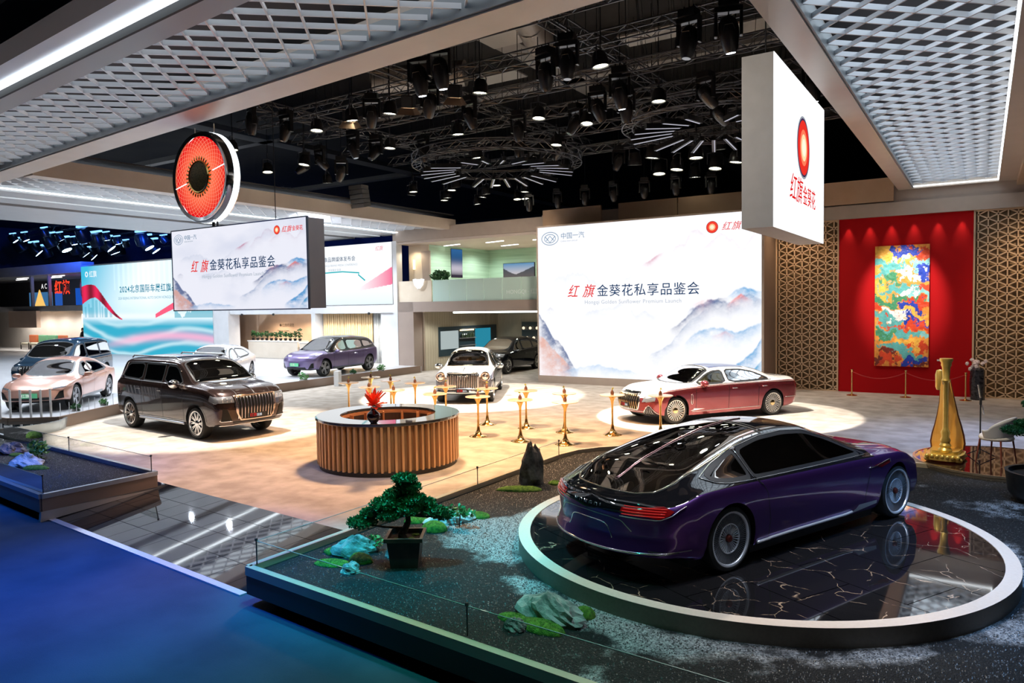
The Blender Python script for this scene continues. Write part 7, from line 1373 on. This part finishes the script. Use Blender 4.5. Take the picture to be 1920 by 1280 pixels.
def far_car(name, label, loc, rz, keys, wb, Rw, body, upper, wins, screen, rearw, style='aero', detail='ev', glass=None, rim=None, plate=None, z_belt=1.0, lampz=.75, yw=.92, q=.85, mirror=(.85, 1.05), front=None, pf=(.3, 2.4), seats=None, rimR=None):
    M = M_(body=body, upper=upper or body, glass=glass or glassy('far_glass', (.12, .13, .15), 1.6))
    c = Car(name, label, 'car', loc, rz, keys, wb, Rw, M, yw=yw, Ra=Rw + .055, step=.05, front=front or [(0, .2), (.4, .02), (.7, 0), (1.1, .1)], rear=[(0, .18), (.5, 0), (1.0, .02), (1.7, .1)], pf=pf, pr=(.2, 2.4), q=q, crown=.5, endw=.06, matf=(lambda cc, j, mi: 0 if (cc[0] > 1.38 or (j > 99)) else mi))
    for ax, sg in (('L', 1), ('R', -1)):
        for nm, w in wins: c.window(ax, w, name=nm)
        c.tube('window_trim', ax, [(p[0], p[1] - .03) for p in wins[0][1][:2]] + [(p[0], p[1] - .03) for p in wins[-1][1][1:2]], .010, M['chrome'] if detail != 'ev' else M['gloss'], off=.004)
        doorlines(c, ax, (.02, -1.05, 1.0), .33, z_belt - .03); handles(c, ax, (-.2, -1.25), z_belt - .12, M['chrome'] if detail != 'ev' else body, .18)
        c.ribbon('sill_cladding', ax, [(-wb / 2 + Rw + .1, keys[5][2] + .05), (wb / 2 - Rw - .1, keys[5][2] + .05)], .09, M['gloss'], .006)
        if detail == 'ev':
            c.fill('headlamp', 'F', [(sg * .58, lampz), (sg * .84, lampz + .02), (sg * .84, lampz + .07), (sg * .58, lampz + .06)], M['lens'], off=.01)
            c.fill('bumper_vent', 'F', [(sg * .60, .36), (sg * .82, .38), (sg * .82, .62), (sg * .74, .60)], M['grille'], off=.01)
            c.fill('tail_lamp', 'B', [(sg * .1, lampz + .15), (sg * .84, lampz + .15), (sg * .84, lampz + .22), (sg * .1, lampz + .22)], mat('tail_lamp_dull', (.3, .01, .01), .1, 0, 1), off=.008)
        else:
            c.fill('headlamp', 'F', [(sg * .55, lampz), (sg * .88, lampz), (sg * .88, lampz + .14), (sg * .55, lampz + .16)], M['lens'], off=.01)
    if detail != 'ev':
        gp = [(-.5, lampz + .15), (.5, lampz + .15), (.42, .48), (-.42, .48)]; c.fill('grille', 'F', gp, M['grille'], off=.012); c.tube('grille_frame', 'F', gp, .02, M['chrome'], off=.014, closed=True)
        for k in range(9): c.tube('grille_bar', 'F', [(-.4 + .1 * k, .5), (-.42 + .105 * k, lampz + .13)], .012, M['chrome'], off=.02)
    else: c.fill('bumper_grille', 'F', [(-.55, .32), (.55, .32), (.5, .44), (-.5, .44)], M['grille'], off=.01)
    c.window('T', screen, name='windscreen')
    if rearw: c.window('T', rearw, name='rear_window')
    if plate: c.plate('F', 0, plate, .46, .14, .03, (('红旗', (.9, .95, .9), .8),), bg=mat('green_plate', (.12, .5, .25), .5, emit=(.1, .5, .25), estr=.1))
    c.mirror_pair(mirror[0], mirror[1], body, y=.90, size=(.13, .22, .13))
    if seats: c.interior(seats, mat('dash_dark', (.03, .03, .035), .5), xs=(.1, -.85))
    c.wheels(style, rim or mat('polished_rim', (.78, .79, .8), .14, 1), width=.23, m2=M['black'], rimR=rimR); c.finish(); return c
def tw(pts): return smooth_poly(pts, 1)
def far_cars():
    suvk = [(-2.45, .90, .38, .98, 1.08, .68), (-2.35, .93, .35, 1.06, 1.25, .70), (-2.2, .95, .32, 1.08, 1.45, .68), (-1.8, .96, .30, 1.07, 1.60, .66), (-.6, .96, .28, 1.03, 1.70, .66), (.0, .96, .28, 1.02, 1.70, .66), (.5, .96, .28, 1.01, 1.60, .68), (.95, .96, .28, 1.0, 1.34, .73), (1.35, .955, .28, .99, 1.10, .78), (1.7, .95, .29, .97, 1.06, .78), (2.2, .93, .31, .90, .98, .74), (2.45, .90, .36, .78, .85, .66)]
    swin = [('front_door_window', tw([(1.0, 1.06), (.05, 1.08), (.05, 1.52), (.35, 1.50), (.6, 1.38)])), ('rear_door_window', tw([(-.05, 1.08), (-1.1, 1.11), (-1.15, 1.47), (-.05, 1.52)])), ('quarter_window', tw([(-1.2, 1.12), (-2.0, 1.2), (-1.75, 1.38), (-1.22, 1.46)]))]
    sscr = tw([(1.35, 0), (1.28, .5), (1.1, .70), (.6, .64), (.45, .4), (.45, -.4), (.6, -.64), (1.1, -.70), (1.28, -.5)])
    far_car('electric_suv', 'lilac electric SUV with black roof in front of the gold curtain', (-24.95, 23.75, .3), R(-83), suvk, 3.15, .37, paint('lilac_paint', (.20, .15, .30), .3, .6), PAINT['gloss'], swin, sscr, None, rim=mat('two_tone_rim', (.4, .4, .42), .3, .8), plate=.55, lampz=.86)
    hk = [(-2.4, .88, .34, .92, 1.02, .64), (-2.25, .92, .30, 1.0, 1.2, .64), (-1.7, .94, .27, 1.0, 1.38, .62), (-1.0, .95, .25, .97, 1.50, .61), (-.2, .95, .25, .94, 1.54, .61), (.3, .95, .25, .93, 1.48, .62), (.8, .95, .25, .92, 1.25, .68), (1.3, .94, .26, .90, 1.0, .72), (1.7, .93, .28, .87, .95, .70), (2.2, .90, .31, .80, .86, .66), (2.4, .86, .34, .70, .75, .6)]
    hwin = [('front_door_window', tw([(.9, .98), (-.02, 1.0), (-.02, 1.38), (.3, 1.36), (.5, 1.27)])), ('rear_door_window', tw([(-.1, 1.0), (-1.4, 1.06), (-1.5, 1.12), (-1.1, 1.30), (-.1, 1.38)]))]
    hscr = tw([(1.28, 0), (1.2, .45), (1.0, .66), (.45, .58), (.35, .3), (.35, -.3), (.45, -.58), (1.0, -.66), (1.2, -.45)])
    far_car('electric_crossover', 'white electric crossover behind the brown SUV', (-25.9, 18.44, .3), R(-55), hk, 3.05, .36, paint('pearl_paint', (.78, .78, .84), .2, .15), None, hwin, hscr, None, rim=mat('two_tone_rim', (.4, .4, .42), .3, .8), mirror=(.8, .98))
    pk = [(-2.55, .86, .34, .92, .98, .62), (-2.3, .91, .30, .95, 1.06, .62), (-1.7, .94, .26, .95, 1.25, .60), (-1.1, .95, .25, .93, 1.41, .60), (-.3, .95, .24, .90, 1.49, .60), (.3, .95, .24, .89, 1.43, .62), (.9, .95, .24, .88, 1.13, .70), (1.25, .945, .25, .87, .97, .74), (1.7, .93, .26, .83, .90, .72), (2.2, .90, .30, .74, .79, .66), (2.5, .86, .34, .62, .67, .6)]
    pwin = [('front_door_window', tw([(.95, .94), (-.02, .96), (-.02, 1.33), (.3, 1.31), (.55, 1.18)])), ('rear_door_window', tw([(-.1, .96), (-1.35, 1.01), (-1.5, 1.06), (-1.0, 1.25), (-.1, 1.33)]))]
    pscr = tw([(1.25, 0), (1.15, .5), (1.0, .66), (.45, .57), (.35, .3), (.35, -.3), (.45, -.57), (1.0, -.66), (1.15, -.5)])
    far_car('electric_sedan', 'pale copper pink electric sedan at the left edge behind the white picket rail', (-25.12, 12.18, .3), R(-46), pk, 2.98, .36, paint('copper_pink_paint', (.62, .33, .25), .28, .45), None, pwin, pscr, tw([(-1.2, .5), (-2.1, .55), (-2.1, -.55), (-1.2, -.5)]), plate=.5, lampz=.66, mirror=(.75, .97), rim=mat('two_tone_rim', (.4, .4, .42), .3, .8), seats=mat('pale_leather', (.42, .42, .40), .5))
    vk = [(-2.6, .90, .36, 1.05, 1.25, .74), (-2.5, .94, .33, 1.10, 1.60, .76), (-2.3, .96, .30, 1.12, 1.80, .76), (-1.0, .97, .28, 1.10, 1.88, .76), (.3, .97, .28, 1.08, 1.86, .76), (.8, .97, .28, 1.07, 1.70, .78), (1.3, .97, .28, 1.05, 1.38, .82), (1.6, .965, .28, 1.03, 1.20, .82), (1.9, .96, .29, 1.0, 1.10, .80), (2.4, .93, .31, .93, 1.0, .76), (2.6, .90, .36, .82, .88, .7)]
    vwin = [('front_door_window', tw([(1.35, 1.12), (.15, 1.14), (.15, 1.66), (.7, 1.62), (.95, 1.48)])), ('rear_door_window', [(.05, 1.14), (-1.1, 1.16), (-1.1, 1.68), (.05, 1.68)]), ('quarter_window', [(-1.2, 1.16), (-2.3, 1.18), (-2.2, 1.64), (-1.2, 1.68)])]
    vscr = tw([(1.62, 0), (1.55, .5), (1.4, .74), (.75, .7), (.65, .4), (.65, -.4), (.75, -.7), (1.4, -.74), (1.55, -.5)])
    far_car('minivan', 'dark teal minivan behind the copper pink sedan', (-31.3, 15.3, .3), R(-50), vk, 3.15, .37, paint('dark_teal_paint', (.03, .07, .12), .12, .6), None, vwin, vscr, None, detail='grille', lampz=.78, mirror=(1.1, 1.12))
    far_car('black_suv', 'black SUV with chrome sill strip at the edge of the big white screen', (-19.9, 30.6, 0), R(-85), suvk, 3.15, .39, paint('black_paint', (.012, .014, .018), .1, .4), None, swin, sscr, None, detail='grille', lampz=.82, style='multi', q=.86)
brown_suv(); sedan_rose(); classic_white(); far_cars()
# ------------------------------------------------------------------ a label of its own for every look-alike, by its place in the picture
ORD = 'first second third fourth fifth sixth seventh eighth ninth tenth eleventh twelfth thirteenth fourteenth fifteenth sixteenth seventeenth eighteenth nineteenth twentieth twenty-first twenty-second twenty-third twenty-fourth twenty-fifth twenty-sixth twenty-seventh twenty-eighth twenty-ninth thirtieth'.split()
from collections import defaultdict
_lab = defaultdict(list); _inv = cam.matrix_world.inverted()
for _o in COL.objects:
    if _o.parent is None and 'label' in _o and 'category' in _o: _lab[_o['label']].append(_o)
for _k, _v in _lab.items():
    if len(_v) < 2: continue
    def _px(o): c_ = _inv @ o.location; return c_.x / max(.1, -c_.z)
    for _i, _o in enumerate(sorted(_v, key=_px)): _o['label'] = ' '.join(_k.split()[:12]).removesuffix(' of the').removesuffix(' the') + ', ' + (ORD[_i] if _i < 30 else 'last') + ' from left'
